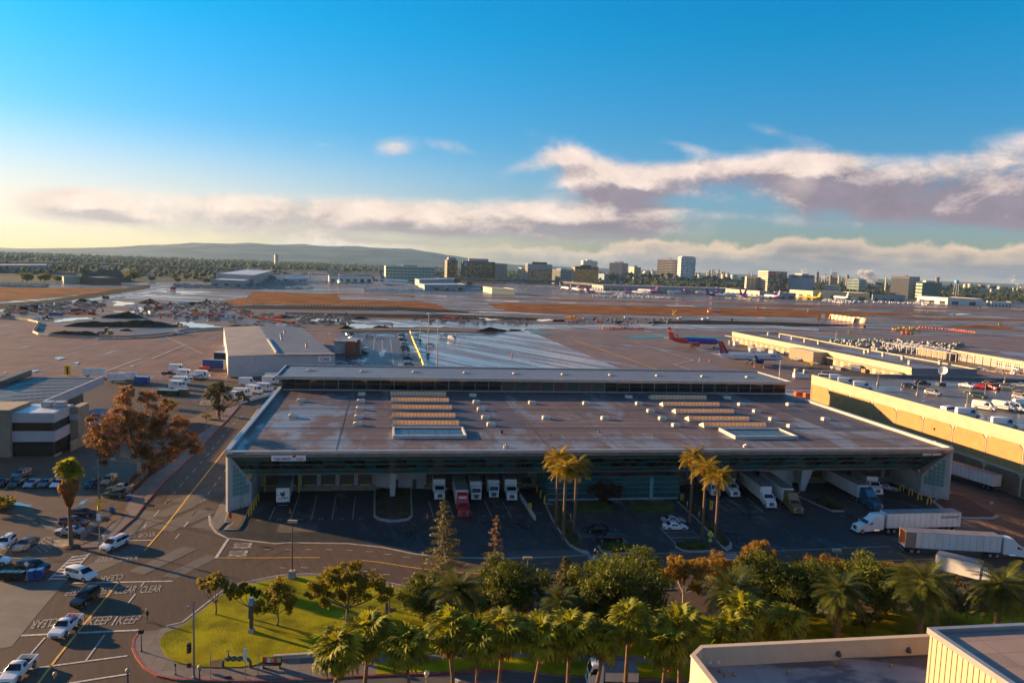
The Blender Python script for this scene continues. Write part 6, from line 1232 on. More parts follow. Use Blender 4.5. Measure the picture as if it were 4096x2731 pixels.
FRUIT=mat('date_clusters',(.55,.25,.02),.7,var=.3,scale=4);PTR=mat('palm_trunk',(.13,.075,.045),.9,var=.3,scale=3,bump=.05)
rnd.seed(21)
def fan_frond(seed,droop=1.0,dead=False):
 r=random.Random(seed);q=MB();Lp=r.uniform(.8,1.1);n=11
 q.tube([(0,0,0),(Lp*.5,0,.10),(Lp,0,.08)],.025,4)
 for i in range(n):
  a=(i-(n-1)/2)/(n-1)*R(190);L=1.15*(1-.20*abs(a)/R(95))*r.uniform(.88,1.1);w=.13
  d=Vector((math.cos(a),math.sin(a),0));s_=Vector((-d.y,d.x,0));b=Vector((Lp,0,.08))
  p1=b+d*L*.35+Vector((0,0,.10+r.uniform(-.04,.04)));p2=b+d*L*.75+Vector((0,0,.02-.10*droop));p3=b+d*L*(.98)+Vector((0,0,-.28*droop-r.uniform(0,.2)))
  q.add([b-s_*.01,p1-s_*w*.8,p1+s_*w*.8+Vector((0,0,.05)),p2-s_*w*.8,p2+s_*w*.7+Vector((0,0,.04)),p3],[(0,1,2),(1,3,4,2),(3,5,4)])
 return q
FF=[fan_frond(k).mesh('frond',L_FAN)for k in range(5)];FD=[fan_frond(k+10,1.3).mesh('dead_frond',L_DEAD)for k in range(2)]
def fan_palm(t,x,y,zc,label,sc=1.0,skirt=6,group='fan palms along the side street',base=None,nf=34,seed=0):
 """crown centre seen at (x, y), zc metres up"""
 r=random.Random(seed*7+1);c=P(t,x,y,zc);o=thing('fan_palm',label,'palm tree',(c.x,c.y,0),0,group)
 q=MB();lean=r.uniform(-.7,.7);q.tube([(lean,0,-.1),(lean*.6,.05,zc*.4),(0,0,zc*.75),(0,0,zc+.1)],[.30,.22,.20,.24],10);q.obj('trunk',PTR,o,smooth=60)
 for i in range(nf):
  u=(i+.5)/nf;pitch=math.asin(1-1.75*u)*1.0;az_=i*2.399963+r.uniform(-.2,.2);s=sc*r.uniform(.92,1.18)*(.9 if u<.15 else 1.12)
  m=Matrix.Rotation(az_,4,'Z')@Matrix.Rotation(-pitch,4,'Y')@Matrix.Rotation(r.uniform(-.5,.5),4,'X')
  f=link('frond',FF[r.randrange(5)],o);m.translation=(0,0,zc+.15-u*.35);f.matrix_local=m@Matrix.Diagonal((s,s,s,1))
 for i in range(skirt):
  az_=i*2.4+r.uniform(-.3,.3);m=Matrix.Rotation(az_,4,'Z')@Matrix.Rotation(R(r.uniform(62,88)),4,'Y');f=link('dead_frond',FD[i%2],o);s=sc*r.uniform(.8,1.1);m.translation=(0,0,zc-.3-r.uniform(0,.5));f.matrix_local=m@Matrix.Diagonal((s,s*.6,s,1))
 return o
FP=[('b',745,1290,8.6),('b',1010,1140,9.0),('b',1345,1250,8.8),('b',1715,1110,9.2),('b',1950,1200,8.8),('b',2160,1120,9.2),('c',350,1170,8.8),('c',600,1130,9.0),('c',880,1190,8.8),('c',1105,1020,10.2),('c',1425,1240,8.6),('c',1540,1070,9.6),('c',2090,970,10.0),('c',1990,1130,9.2),('d',325,1060,9.4)]
FLB=['nearest fan palm at the left end of the row, just right of the bench','fan palm standing behind the leftmost one of the row','fan palm in front of the pavement, third from the left','fan palm between the pavement and the big date palm','fan palm with a long brown skirt left of the globe lamp','slim fan palm with orange dead leaves, sixth from the left','seventh fan palm from the left with wide green crown','eighth fan palm from the left with an upright flower stalk','ninth fan palm, low crown with hanging brown leaves','tallest fan palm of the row with a hanging green tuft','low fan palm left of the cream roof corner','fan palm behind the one at the cream roof corner','fan palm in front of the big date palm at the parapet','low fan palm directly above the cream parapet','rightmost fan palm, just above the cream parapet']
for i,(q,lb)in enumerate(zip(FP,FLB)):fan_palm(*q,lb,sc=[1.3,1.38,1.22,1.32,1.18,1.3,1.36,1.4,1.12,1.3,1.2,1.25,1.35,1.22,1.28][i],skirt=[5,9,5,8,7,10,4,8,9,6,8,10,7,5,4][i],seed=i)
p=P('a',610,395);zc=13.2;sp=thing('skirted_palm','tall fan palm with a thick brown skirt of dead leaves in the left lot','palm tree',p)
MB().tube([(0,0,0),(-.15,0,5),(-.25,0,9),(-.2,0,13)],[.42,.30,.27,.3],10).obj('trunk',PTR,sp,smooth=60)
MB().lathe([(1.2,0),(1.5,.1),(.5,.35)],n=12).obj('root_mound',M_BED,sp)
for i in range(54):
 u=(i+.5)/54;pitch=math.asin(1-1.25*u);m=Matrix.Rotation(i*2.39996,4,'Z')@Matrix.Rotation(-pitch,4,'Y')@Matrix.Rotation(rnd.uniform(-.6,.6),4,'X');f=link('frond',FF[i%5],sp);m.translation=(-.2,0,zc-u*.6);f.matrix_local=m@Matrix.Diagonal((1.15,)*3+(1,))
for i in range(110):
 u=(i+.5)/110;m=Matrix.Rotation(i*2.39996,4,'Z')@Matrix.Rotation(R(50+35*u+rnd.uniform(-8,8)),4,'Y');f=link('dead_frond',FD[i%2],sp);s=1.5-.55*u;m.translation=(-.2,0,zc-.7-u*3.9);f.matrix_local=m@Matrix.Diagonal((s,s*.8,s,1))
def feather(seed,L=3.6,m=None,n=26,arch=1.0,up=.55):
 r=random.Random(seed);q=MB();pts=[]
 for i in range(9):
  u=i/8;pts.append(Vector((L*(u*.92),0,L*(up*u-arch*.62*u*u))))
 q.tube(pts,[.05*(1-.8*i/8)for i in range(9)],4)
 for i in range(n):
  u=.10+.9*i/(n-1);k=min(7,int(u*8));f=u*8-k;p_=pts[k].lerp(pts[k+1],f);t_=(pts[k+1]-pts[k]).normalized();ll=.78*math.sin(math.pi*(.12+.8*u))**.7*L/3.6
  for sg in(-1,1):
   d=(t_*.55+Vector((0,sg,0))*.85+Vector((0,0,.22 if i%2 else-.12))).normalized();e=p_+d*ll*r.uniform(.85,1.1)+Vector((0,0,-.12));w=t_*.055
   q.add([p_-w,p_+w,p_+d*ll*.55+w*.8,e,p_+d*ll*.55-w*.8],[(0,1,2,3,4)])
 return q.mesh('frond',m or L_DATE)
FE=[feather(k,3.5,arch=.9+.1*k)for k in range(4)];FB=[feather(k+5,4.6,L_DARKD if False else leafmat('canary_palm_leaf',(.014,.030,.005),(.12,.13,.015),.3,.6,.45),34,.95+.1*k)for k in range(4)]
def date_palm(base,zc,label,group,big=False,nf=None,seed=0,fruit=True,sc=1.0,trunk=.26):
 r=random.Random(seed*13+5);o=thing('date_palm',label,'palm tree',(base.x,base.y,0),0,group);nf=nf or(64 if big else 46)
 MB().tube([(0,0,-.1),(0,0,zc*.5),(0,0,zc-.6),(0,0,zc)],[trunk*1.15,trunk,trunk*1.05,trunk*(1.5 if big else 1.25)],12).obj('trunk',PTR,o,smooth=60)
 for i in range(nf):
  u=(i+.5)/nf;pitch=math.asin(max(-1,.97-(1.45 if big else 1.12)*u));m=Matrix.Rotation(i*2.39996+r.uniform(-.2,.2),4,'Z')@Matrix.Rotation(-pitch+.30,4,'Y')@Matrix.Rotation(r.uniform(-.5,.5),4,'X')
  f=link('frond',(FB if big else FE)[i%4],o);s=sc*r.uniform(.85,1.08);m.translation=(0,0,zc-u*.5);f.matrix_local=m@Matrix.Diagonal((s,s,s,1))
 if fruit:
  for i in range(4 if not big else 2):
   a=r.uniform(0,6.28)if not i else r.uniform(2.2,4.4);q=MB()
   q.tube([(0,0,0),(.7*math.cos(a),.7*math.sin(a),-.1)],.03,4)
   for k in range(22):x,y,z=.85*math.cos(a)+r.gauss(0,.14),.85*math.sin(a)+r.gauss(0,.14),-.55+r.gauss(0,.28);q.tbox(x-.09,x+.09,y-.09,y+.09,z-.10,z+.12,.03)
   q.obj('fruit_cluster',FRUIT,o,(0,0,zc-.1))
 return o
GDP='slender date palms in front of the cargo building'
gp=P('c',632,290);date_palm(gp,13.0,'nearest of the three orange-fruited date palms left of the lobby',GDP,seed=1,nf=44)
for i,(x,y,z,lb)in enumerate(((565,1020,13.3,'middle one of the three orange-fruited date palms left of the lobby'),(500,930,13.6,'farthest of the three orange-fruited date palms left of the lobby'))):
 c=P('g',x,y,z);date_palm(c,z,lb,GDP,seed=2+i)
for i,(x,y,z,lb)in enumerate(((1875,1090,12.6,'nearest of the three date palms right of the lobby'),(1765,1010,13.2,'middle one of the three date palms right of the lobby'),(1655,920,13.4,'farthest of the three date palms right of the lobby'))):
 c=P('g',x,y,z);date_palm(c,z,lb,GDP,seed=6+i,nf=44)
GBP='large feather palms in the park'
for i,(t,x,y,z,s,lb)in enumerate((('b',1775,790,6.5,1.0,'big dark feather palm in the park left of the tall conifer foot'),('c',520,880,6.0,.72,'small feather palm between the green trees'),('c',1985,790,8.5,1.0,'big feather palm above the cream roof parapet'),('d',780,790,8.0,.95,'dark feather palm in front of the golden trees'),('d',1490,730,9.0,1.12,'big upright feather palm near the ribbed cream roof'),('d',2150,760,9.0,1.05,'rightmost big feather palm with pale trunk'))):
 c=P(t,x,y,z);date_palm(c,z,lb,GBP,True,seed=20+i,fruit=False,sc=s,trunk=.42 if s>.8 else .3)
def crown_mesh(seed,lobes,nleaf,ls,m,aspect=.5,hollow=.55):
 """lobes: (x, y, z, r)"""
 r=random.Random(seed);q=MB();tot=sum(l[3]**2 for l in lobes)
 for(lx,ly,lz,lr)in lobes:
  ns=max(3,int(9*(lr/1.2)**1.5));subs=[]
  for _ in range(ns):
   d=Vector((r.gauss(0,1),r.gauss(0,1),r.gauss(0,.8))).normalized();subs.append((Vector((lx,ly,lz))+d*lr*r.uniform(.45,.95),lr*r.uniform(.28,.5)))
  n=int(nleaf*lr**2/tot)
  for _ in range(n):
   sc_,sr=subs[r.randrange(ns)];d=Vector((r.gauss(0,1),r.gauss(0,1),r.gauss(0,.75))).normalized();p_=sc_+d*sr*(hollow+(1-hollow)*r.random())
   nn=(d+Vector((r.gauss(0,.6),r.gauss(0,.6),r.gauss(0,.6)+.35))).normalized();a=nn.orthogonal().normalized();a=(Matrix.Rotation(r.uniform(0,6.28),3,nn)@a);b=nn.cross(a);L=ls*r.uniform(.6,1.4)
   q.add([p_-a*L,p_-b*L*aspect,p_+a*L-nn*L*.25,p_+b*L*aspect],[(0,1,2,3)])
 return q.mesh('crown',m)
def tree_at(base,label,mesh,limbs,name='tree',cat='tree',group=None,rz=0.0,scale=1.0,tr=.22,bark=None):
 o=thing(name,label,cat,(base.x,base.y,base.z),rz,group);o.scale=(scale,)*3
 q=MB()
 for pts,rr in limbs:q.tube(pts,rr,7)
 q.obj('trunk',bark or BARK,o,smooth=60);link('crown',mesh,o);return o
def limbs_for(lobes,z0,tr,seed=0):
 r=random.Random(seed);top=Vector((0,0,z0));out=[([(0,0,-.1),(r.uniform(-.1,.1),r.uniform(-.1,.1),z0*.5),top],[tr*1.2,tr*.95,tr*.8])]
 for(x,y,z,lr)in lobes:
  e=Vector((x,y,z));mid=top.lerp(e,.5)+Vector((0,0,-.1*abs(z-z0)));out.append(([top,mid,e,e+Vector((r.uniform(-.3,.3)*lr,r.uniform(-.3,.3)*lr,lr*.6))],[tr*.55,tr*.38,tr*.22,tr*.08]))
 return out
def rl(seed,n,R_,z0,z1,lr):
 r=random.Random(seed);return[(R_*math.cos(i*2.4)*math.sqrt((i+.3)/n),R_*math.sin(i*2.4)*math.sqrt((i+.3)/n),r.uniform(z0,z1)-(.25*(z1-z0)if i>n*.6 else 0),lr*r.uniform(.8,1.2))for i in range(n)]
TL=[('a',1845,975,'small round yellow-green tree on the lawn near the kerb',L_YG,[(-1.3,0,4.3,1.15),(.7,0,4.6,1.3),(-.2,.4,5.0,1.0),(1.4,0,3.9,.8),(-2,0,3.7,.7)],3000),('a',2130,1010,'sparse yellow-green tree on the lawn beside the blue cabinet',L_YG,[(-1.9,0,3.8,1.2),(-.6,0,4.4,1.1),(1.0,0,4.0,1.0),(-2.8,0,3.4,.8)],2600),('b',235,1070,'yellow-green tree with low crown in the middle of the lawn',L_YG,[(-1.8,0,3.2,1.6),(.4,0,4.2,1.7),(1.7,0,3.2,1.3),(-.4,1,5.2,1.5),(-3,0,2.4,1.0)],5200),('b',832,1080,'large spreading yellow-green tree on the right of the lawn',L_YG,[(-3.6,0,5.4,1.7),(-1.6,0,7.0,1.8),(.6,0,7.8,1.7),(2.8,0,6.2,1.9),(4.6,0,5.0,1.5),(-4.8,0,4.8,1.2),(.2,0,5.2,1.8),(-2.5,0,3.8,1.3)],11000)]
for i,(t,x,y,lb,m,lobes,n)in enumerate(TL):
 tree_at(P(t,x,y,.2),lb,crown_mesh(40+i,lobes,n,.17,m,.5),limbs_for(lobes,1.6 if i<3 else 2.6,.12 if i<3 else .22,i))
gl=[rl(3,11,5.2,4.2,7.6,2.5),rl(9,9,4.2,3.8,6.6,2.2),rl(14,10,4.6,3.5,7.2,2.3)]
GM_=[crown_mesh(60+i,l,15000,.20,L_GREEN,.45)for i,l in enumerate(gl)]
for i,(t,x,y,k,s,lb)in enumerate((('b',1480,1040,1,.80,'dark dense tree at the right end of the lawn'),('c',100,1000,2,1.0,'dark green tree between the big feather palm and the conifer top'),('b',2150,1000,1,.85,'dark green tree behind the slim fan palms'),('c',1000,1060,0,1.18,'largest bright green feathery tree in the park centre'),('c',800,1080,1,.8,'lower green tree at the foot of the largest park tree'),('c',2352,1010,2,1.05,'dark green tree left of the golden tree by the crossing'),('d',260,1030,0,1.1,'broad green tree right of the big feather palm'),('d',560,1000,1,1.0,'dark green tree behind the dark feather palm'),('d',1080,1010,2,1.05,'dark green tree between the two right feather palms'),('d',1240,960,1,.8,'low green tree left of the upright feather palm'),('d',2400,960,2,.75,'green tree at the far right edge of the park'))):
 tree_at(P(t,x,y),lb,GM_[k],limbs_for(gl[k],2.4,.25,i),group='dark green trees in the park',rz=i*1.7,scale=s)
go=[rl(5,8,3.2,4.0,6.6,1.4),rl(6,7,3.4,3.8,6.0,1.5)];GG=[crown_mesh(80+i,l,6500,.17,L_GOLD,.55)for i,l in enumerate(go)]
for i,(t,x,y,k,s,lb)in enumerate((('c',1560,930,0,1.1,'golden tree with pale trunk left of the crossing'),('c',1900,860,1,1.05,'golden tree in front of the right-hand crossing'),('d',110,800,0,1.05,'golden tree just right of the right-hand crossing'),('d',600,850,1,.95,'golden tree left of the right-hand street lamp'),('d',790,850,0,.85,'golden tree at the foot of the right-hand street lamp'),('d',1080,830,1,.8,'low golden tree right of the street lamp'),('d',1240,800,0,.7,'lowest golden tree in front of the road'))):
 tree_at(P(t,x,y),lb,GG[k],limbs_for(go[k],2.2,.14,i+30),group='golden-leaved trees along the road',rz=i*2.1+1,scale=s,bark=mat('pale_bark',(.30,.25,.20),.8,var=.2,scale=2))
br=[rl(8,7,2.4,3.2,5.2,1.2)];GB_=crown_mesh(90,br[0],3800,.15,leafmat('dull_brown_green_leaf',(.05,.035,.012),(.12,.09,.02),.3,.6),.5)
for i,(t,x,y,lb)in enumerate((('d',1725,1075,'small brownish tree left of the pale trunk on the lawn'),('d',1860,1020,'small brownish tree with pale trunk beside the white truck'),('d',985,1150,'small bare brown tree at the parapet'),('c',790,1380,'small dark shrubby tree behind the hanging fan palm'))):tree_at(P(t,x,y),lb,GB_,limbs_for(br[0],2.0,.10,i+50),group='small brown trees',rz=i,scale=1.0 if i<2 else .7)
sl_=[(-9.5,0,9,2.6),(-8,2,5.5,2.4),(-5.5,0,12,2.8),(-6,0,7.5,2.8),(-3.5,0,16,2.6),(-2.4,0,19.2,1.9),(-1,0,13.5,3.0),(-2,2,9.5,3.0),(2.2,0,17.6,2.4),(1.5,0,11,3.0),(4.6,0,14,2.8),(5.2,0,10.2,2.9),(8.6,1,12,2.4),(9,0,8.6,2.7),(11.6,0,9.5,2.0),(12.6,0,7.0,1.9),(7.2,0,5.8,2.4),(0,0,6.2,2.6),(-7.8,0,3.4,1.6),(3.4,0,5.0,1.9),(-10.5,0,12.4,1.5),(6.8,0,16.2,1.6)]
tree_at(P('e',1190,1080),'huge brown autumn sycamore beside the left road',crown_mesh(101,sl_,58000,.15,L_BROWN,.6,.15),limbs_for(sl_,3.2,.48,3),bark=mat('mottled_bark',(.28,.22,.16),.85,var=.3,scale=2))
el_=[(-3.4,0,6.0,1.5),(-2.0,0,8.2,1.7),(0,0,9.4,1.8),(.6,0,7.0,1.9),(2.6,0,8.0,1.5),(-1,0,4.6,1.5),(-.8,0,2.8,1.4),(3.0,0,5.6,1.3),(7.0,0,6.6,1.5),(8.8,0,5.6,1.2),(1.0,0,2.2,1.2)]
tree_at(P('e',1870,555),'dark gnarled evergreen tree at the far end of the left pavement',crown_mesh(110,el_,11000,.17,L_DARK,.5),limbs_for(el_,1.6,.5,8))
hb=[rl(12,5,2.0,1.2,2.6,1.2)];HBm=crown_mesh(120,hb[0],2200,.16,L_YG,.5)
tree_at(P('e',1450,500),'small yellow-green palm-like bush behind the brown sycamore',HBm,limbs_for(hb[0],1,.1,60),name='bush',cat='bush');tree_at(P('e',1770,590),'low yellow-green shrub at the foot of the dark evergreen',HBm,limbs_for(hb[0],1,.1,61),name='bush',cat='bush',scale=.6);tree_at(P('a',-20,100),'small leafy tree cut by the left edge of the lot',HBm,limbs_for(hb[0],1,.1,62),scale=1.1)
def conifer(base,Hh,R_,label,m,seed,dens=1.0,sparse=0.0,name='conifer'):
 r=random.Random(seed);o=thing(name,label,'tree',base);MB().tube([(0,0,0),(0,0,Hh*.6),(r.uniform(-.2,.2),0,Hh)],[.22,.12,.03],8).obj('trunk',BARK,o)
 q=MB();k=MB();nb_=int(46*dens)
 for i in range(nb_):
  u=(i+.5)/nb_;z=Hh*(.10+.88*u);L=R_*(1-u)**.8*r.uniform(.65,1.2)+.25;a=i*2.39996
  if r.random()<sparse and .25<u<.8:L*=.4
  d=Vector((math.cos(a),math.sin(a),0));p0=Vector((0,0,z));p1=p0+d*L+Vector((0,0,-.18*L+.1));k.tube([p0,p0.lerp(p1,.5)+Vector((0,0,.10*L)),p1],[.04,.03,.01],4)
  for _ in range(int(70*L/R_*dens)+14):
   f=r.uniform(.15,1);c=p0.lerp(p1,f)+Vector((r.gauss(0,.16*L*.6+.05),r.gauss(0,.16*L*.6+.05),r.gauss(0,.10)-.05));s=r.uniform(.10,.22);e=(d+Vector((r.gauss(0,.6),r.gauss(0,.6),r.gauss(-.25,.4)))).normalized();b=e.orthogonal().normalized()
   q.add([c-e*s,c+b*s*.4,c+e*s*1.3,c-b*s*.4],[(0,1,2,3)])
 q.obj('crown',m,o);k.obj('branches',BARK,o);return o
conifer(P('b',1640,705),13.5,4.2,'tall open conifer between the park and the road',L_DGOLD,1,1.5,.15)
conifer(P('b',2090,735),11.5,2.2,'thin half bare brown conifer right of the tall one',L_DRY,2,.9,.5)
conifer(P('c',550,800),6.0,1.8,'short pale green conifer left of the largest park tree',L_DGOLD,3,1.2)
sb_=[(0,0,1.2,1.6),(-2,0,1,1.3),(2,0,1.1,1.4),(3.6,0,.9,1.1)];tree_at(P('b',2110,745),'dark low bushes at the foot of the thin conifer',crown_mesh(130,sb_,2600,.17,L_DARK),limbs_for(sb_,.5,.1,70),name='bush',cat='bush')
def shrubs(pts,label,m,n,h=.7,seed=0,ls=.12):
 wp=world_pts(pts);c=sum(wp,Vector())/len(wp);r=random.Random(seed);q=MB();xs=[p.x for p in wp];ys_=[p.y for p in wp]
 from mathutils.geometry import intersect_point_tri_2d
 k=0
 while k<n:
  x,y=r.uniform(min(xs),max(xs)),r.uniform(min(ys_),max(ys_))
  if not any(intersect_point_tri_2d(Vector((x,y)),c.xy,wp[i].xy,wp[(i+1)%len(wp)].xy)for i in range(len(wp))):k+=.25;continue
  k+=1;z=.2+abs(r.gauss(0,h*.5));a=Vector((r.gauss(0,1),r.gauss(0,1),r.gauss(0,.5))).normalized();b=a.orthogonal().normalized();s=ls*r.uniform(.6,1.5)
  q.add([(x-c.x-a.x*s,y-c.y-a.y*s,z-a.z*s),(x-c.x-b.x*s,y-c.y-b.y*s,z-b.z*s),(x-c.x+a.x*s,y-c.y+a.y*s,z+a.z*s),(x-c.x+b.x*s,y-c.y+b.y*s,z+b.z*s)],[(0,1,2,3)])
 return tag(q.obj('ground_cover',m,None,(c.x,c.y,0)),label,None,None,'stuff')
shrubs([('c',1500,385),('c',1560,425),('c',1640,435),('c',1820,428),('c',1735,370)],'low shrubs on the right planted island',L_GREEN,900,.7,1)
shrubs([('c',840,390),('c',880,440),('c',1120,448),('c',1160,425),('c',1080,385)],'low shrubs on the left planted island',L_GREEN,900,.6,2)
shrubs([('g',450,1330),('g',470,1440),('c',600,390),('c',690,430),('c',650,330),('g',560,1340)],'low shrubs under the left date palms',L_DARK,2200,.6,3);shrubs([('g',1530,1300),('c',1800,270),('c',1930,410),('c',1960,390),('c',1800,180),('g',1620,1300)],'low shrubs under the right date palms',L_DARK,2200,.6,4)
shrubs([('f',1075,1160),('f',1075,1430),('f',1180,1450),('f',1180,1180)],'dark shrubs on the dock island, left part',L_DARK,900,.4,5);shrubs([('f',1260,1180),('f',1260,1455),('f',1375,1430),('f',1370,1170)],'dark shrubs on the dock island, right part',L_DARK,900,.4,6)
shrubs([('g',640,1315),('g',960,1315),('g',960,1380),('g',640,1378)],'ground cover before the lobby, left bed',L_GREEN,1600,.25,7);shrubs([('g',1110,1315),('g',1490,1315),('g',1465,1378),('g',1105,1380)],'ground cover before the lobby, right bed',L_GREEN,1800,.25,8)
shrubs([('e',1130,1220),('e',1270,1080),('e',1500,900),('e',1560,860),('e',1480,850),('e',1250,990),('e',1100,1150)],'dry brown undergrowth below the sycamore',L_BROWN,5000,1.0,9,.16);shrubs([('h',560,1290),('h',700,1375),('h',820,1370),('h',640,1280)],'dark shrubs on the island beside the gold tractor',L_DARK,1800,.9,10)
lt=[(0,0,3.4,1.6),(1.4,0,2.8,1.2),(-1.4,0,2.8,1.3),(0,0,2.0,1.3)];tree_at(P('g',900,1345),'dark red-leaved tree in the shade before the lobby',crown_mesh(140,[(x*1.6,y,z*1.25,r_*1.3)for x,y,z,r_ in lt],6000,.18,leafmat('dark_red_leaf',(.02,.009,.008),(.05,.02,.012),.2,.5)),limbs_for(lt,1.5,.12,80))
AW=mat('aircraft_white',(.62,.60,.58),.3,var=.02);APU=mat('aircraft_purple',(.06,.012,.13),.35,var=0);AVI=mat('aircraft_violet',(.26,.05,.26),.35,var=0);ARE=mat('aircraft_red',(.55,.03,.012),.35,var=0)
ABL=mat('aircraft_blue',(.012,.03,.30),.35,var=0);AYE=mat('aircraft_yellow',(.72,.48,.01),.35,var=0);ANV=mat('aircraft_navy',(.01,.012,.09),.35,var=0);AGR=mat('aircraft_grey',(.30,.30,.31),.4,var=.03);AOR=mat('orange_lettering',(.62,.12,.01),.4,var=0);AGN=mat('aircraft_green',(.01,.20,.08),.4,var=0)
def airliner(label,tail,nose,L,span,fr,body=AW,belly=None,fin=AW,eng=AGR,engines=2,third=False,hump=False,text=None,fins=1.0,winglets=None,wz=None,group=None,fdeco=None,nwin=0,rearpaint=None):
 pa,pb=P(*tail),P(*nose);yaw,c=aim(pa,pb);o=thing('airliner',label,'airliner',(c.x,c.y,0),yaw,group);gz=fr*2.05
 st=[(.5,.06,.0),(.485,.35,-.12),(.465,.60,-.10),(.43,.85,-.04),(.38,1,0),(.30,1,0),(-.18,1,0),(-.28,.94,.05),(-.38,.66,.28),(-.46,.34,.52),(-.5,.12,.66)]
 def ring(s,z0=0):x,k,dz=s;return[(x*L,math.cos(a)*fr*k,gz+dz*fr+math.sin(a)*fr*k*(1.28 if hump and x>.22 and math.sin(a)>.3 else 1))for a in[2*math.pi*j/16+.2 for j in range(16)]]
 q=MB();q.loft([ring(s)for s in st])
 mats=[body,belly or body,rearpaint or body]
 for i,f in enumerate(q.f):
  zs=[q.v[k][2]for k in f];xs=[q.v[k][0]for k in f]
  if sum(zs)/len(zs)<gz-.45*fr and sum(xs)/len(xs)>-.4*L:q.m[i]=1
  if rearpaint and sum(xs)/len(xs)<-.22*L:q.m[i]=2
 q.obj('fuselage',mats,o,smooth=50)
 def wing(nm,x0,x1,c0,c1,y0,y1,z0,z1,th,m):
  for sg in(-1,1):
   MB().add([(x0,sg*y0,z0+th),(x0-c0,sg*y0,z0),(x1-c1,sg*y1,z1),(x1,sg*y1,z1+th*.3),(x0,sg*y0,z0-th),(x0-c0,sg*y0,z0-th*.4),(x1-c1,sg*y1,z1-th*.2),(x1,sg*y1,z1-th*.3)],[(0,1,2,3),(7,6,5,4),(0,4,5,1),(1,5,6,2),(2,6,7,3),(3,7,4,0)]).obj(nm,m,o)
   if nm=='wing' and winglets:MB().add([(x1,sg*y1,z1),(x1-c1,sg*y1,z1),(x1-c1-1.0,sg*(y1+.3),z1+2.2),(x1-c1*.4-1.0,sg*(y1+.3),z1+2.2),(x1,sg*(y1+.08),z1),(x1-c1,sg*(y1+.08),z1),(x1-c1-1.0,sg*(y1+.38),z1+2.2),(x1-c1*.4-1.0,sg*(y1+.38),z1+2.2)],[(0,1,2,3),(7,6,5,4),(0,4,5,1),(1,5,6,2),(2,6,7,3),(3,7,4,0)]).obj('winglet',winglets,o)
 S=span/2;wing('wing',.12*L,.12*L-S*.62,.19*L,.045*L,fr*.6,S,gz-fr*.65,gz-fr*.65+S*.11,fr*.22,AGR);wing('tailplane',-.41*L,-.41*L-S*.24,.085*L,.03*L,fr*.2,S*.37,gz+fr*.25,gz+fr*.25+S*.04,fr*.09,AGR)
 fh=fins*fr*3.4;fx=-.355*L;q=MB();t_=fr*.10
 q.add([(fx,t_,gz+fr*.8),(fx-.125*L,t_,gz+fr*.8),(fx-.165*L,t_*.4,gz+fr*.8+fh),(fx-.105*L,t_*.4,gz+fr*.8+fh),(fx,-t_,gz+fr*.8),(fx-.125*L,-t_,gz+fr*.8),(fx-.165*L,-t_*.4,gz+fr*.8+fh),(fx-.105*L,-t_*.4,gz+fr*.8+fh)],[(0,1,2,3),(7,6,5,4),(0,4,5,1),(1,5,6,2),(2,6,7,3),(3,7,4,0)]);q.obj('tail_fin',fin,o)
 if fdeco:
  for k,(m_,a,b)in enumerate(fdeco):
   fa=lambda u,v:(fx-.0*L-(.125*u+(0.105)*v*(1-u)+.04*v*u)*L,gz+fr*.8+fh*v)
   for sg in(-1,1):
    pts=[fa(a,.02),fa(b,.02),fa(b,.98),fa(a,.98)];MB().add([(p_[0],sg*(t_+.03),p_[1])if i<2 else(p_[0],sg*(t_*.4+.03),p_[1])for i,p_ in enumerate(pts)],[(0,1,2,3)]).obj('fin_stripe',m_,o)
 er=fr*(.62 if engines==2 else .50)
 for k in range(engines//2):
  ey=S*(.33 if k==0 else .62);ex=.12*L-ey*.55+er*.6;ez=gz-fr*.75-er*.85+ey*.11*.9
  for sg in(-1,1):
   e=MB().lathe([(er*.55,-er*2.6),(er*.9,-er*1.4),(er,0),(er*.95,er*.9),(er*.78,er*.95)],0,0,14,0,'x').obj('engine',eng,o,(ex,sg*ey,ez),smooth=50)
   MB().lathe([(er*.76,er*.96),(er*.1,er*.99)],0,0,14,0,'x').obj('engine_intake',BLACK,e);MB().box(-er*1.8,er*.3,-.12,.12,er*.7,er*1.5).obj('pylon',AGR,e)
 if third:MB().lathe([(er*.5,-er*3.4),(er*.95,-er*1.2),(er,er*1.2),(er*.8,er*1.3)],0,0,12,0,'x').obj('engine',fin,o,(-.43*L,0,gz+fr*1.45),smooth=50)
 r=fr*.28
 for x,n_ in((.40*L,1),(-.03*L,2)):
  for sg in(-1,1):
   y=sg*(.25 if n_==1 else fr*1.3);MB().box(x-.12,x+.12,y-.12,y+.12,r,gz-fr*.6).obj('gear_leg',GREY,o)
   MB().lathe([(r*.6,-.2),(r,-.1),(r,.1),(r*.6,.2)],n=12,axis='y').obj('gear_wheel',BLACK,o,(x,y,r))
 for sg in(-1,1):MB().add([(.455*L,sg*fr*.50,gz+fr*.36),(.478*L,sg*fr*.28,gz+fr*.22),(.468*L,sg*fr*.25,gz+fr*.38),(.45*L,sg*fr*.40,gz+fr*.56)],[(0,1,2,3)]).obj('cockpit_window',DARKGLASS,o)
 if nwin:
  q=MB()
  for i in range(nwin):
   x=.36*L-i*(.68*L/nwin)
   for sg in(-1,1):q.box(x-.14,x+.14,sg*(fr+.02)-.03,sg*(fr+.02)+.03,gz+.08*fr,gz+.08*fr+.34)
  tag(q.obj('cabin_windows',DARKGLASS,o),kind='stuff')
 for tx in(text or[]):
  s,m_,size,px,pz,sx=tx
  for sg in(1,-1):lettering(s,size,m_,o,(px*L,-sg*fr*1.015,gz+pz*fr),(sg,0,0),(0,-sg*pz*.0,1),.05,bold=.03,sx=sx)
 return o
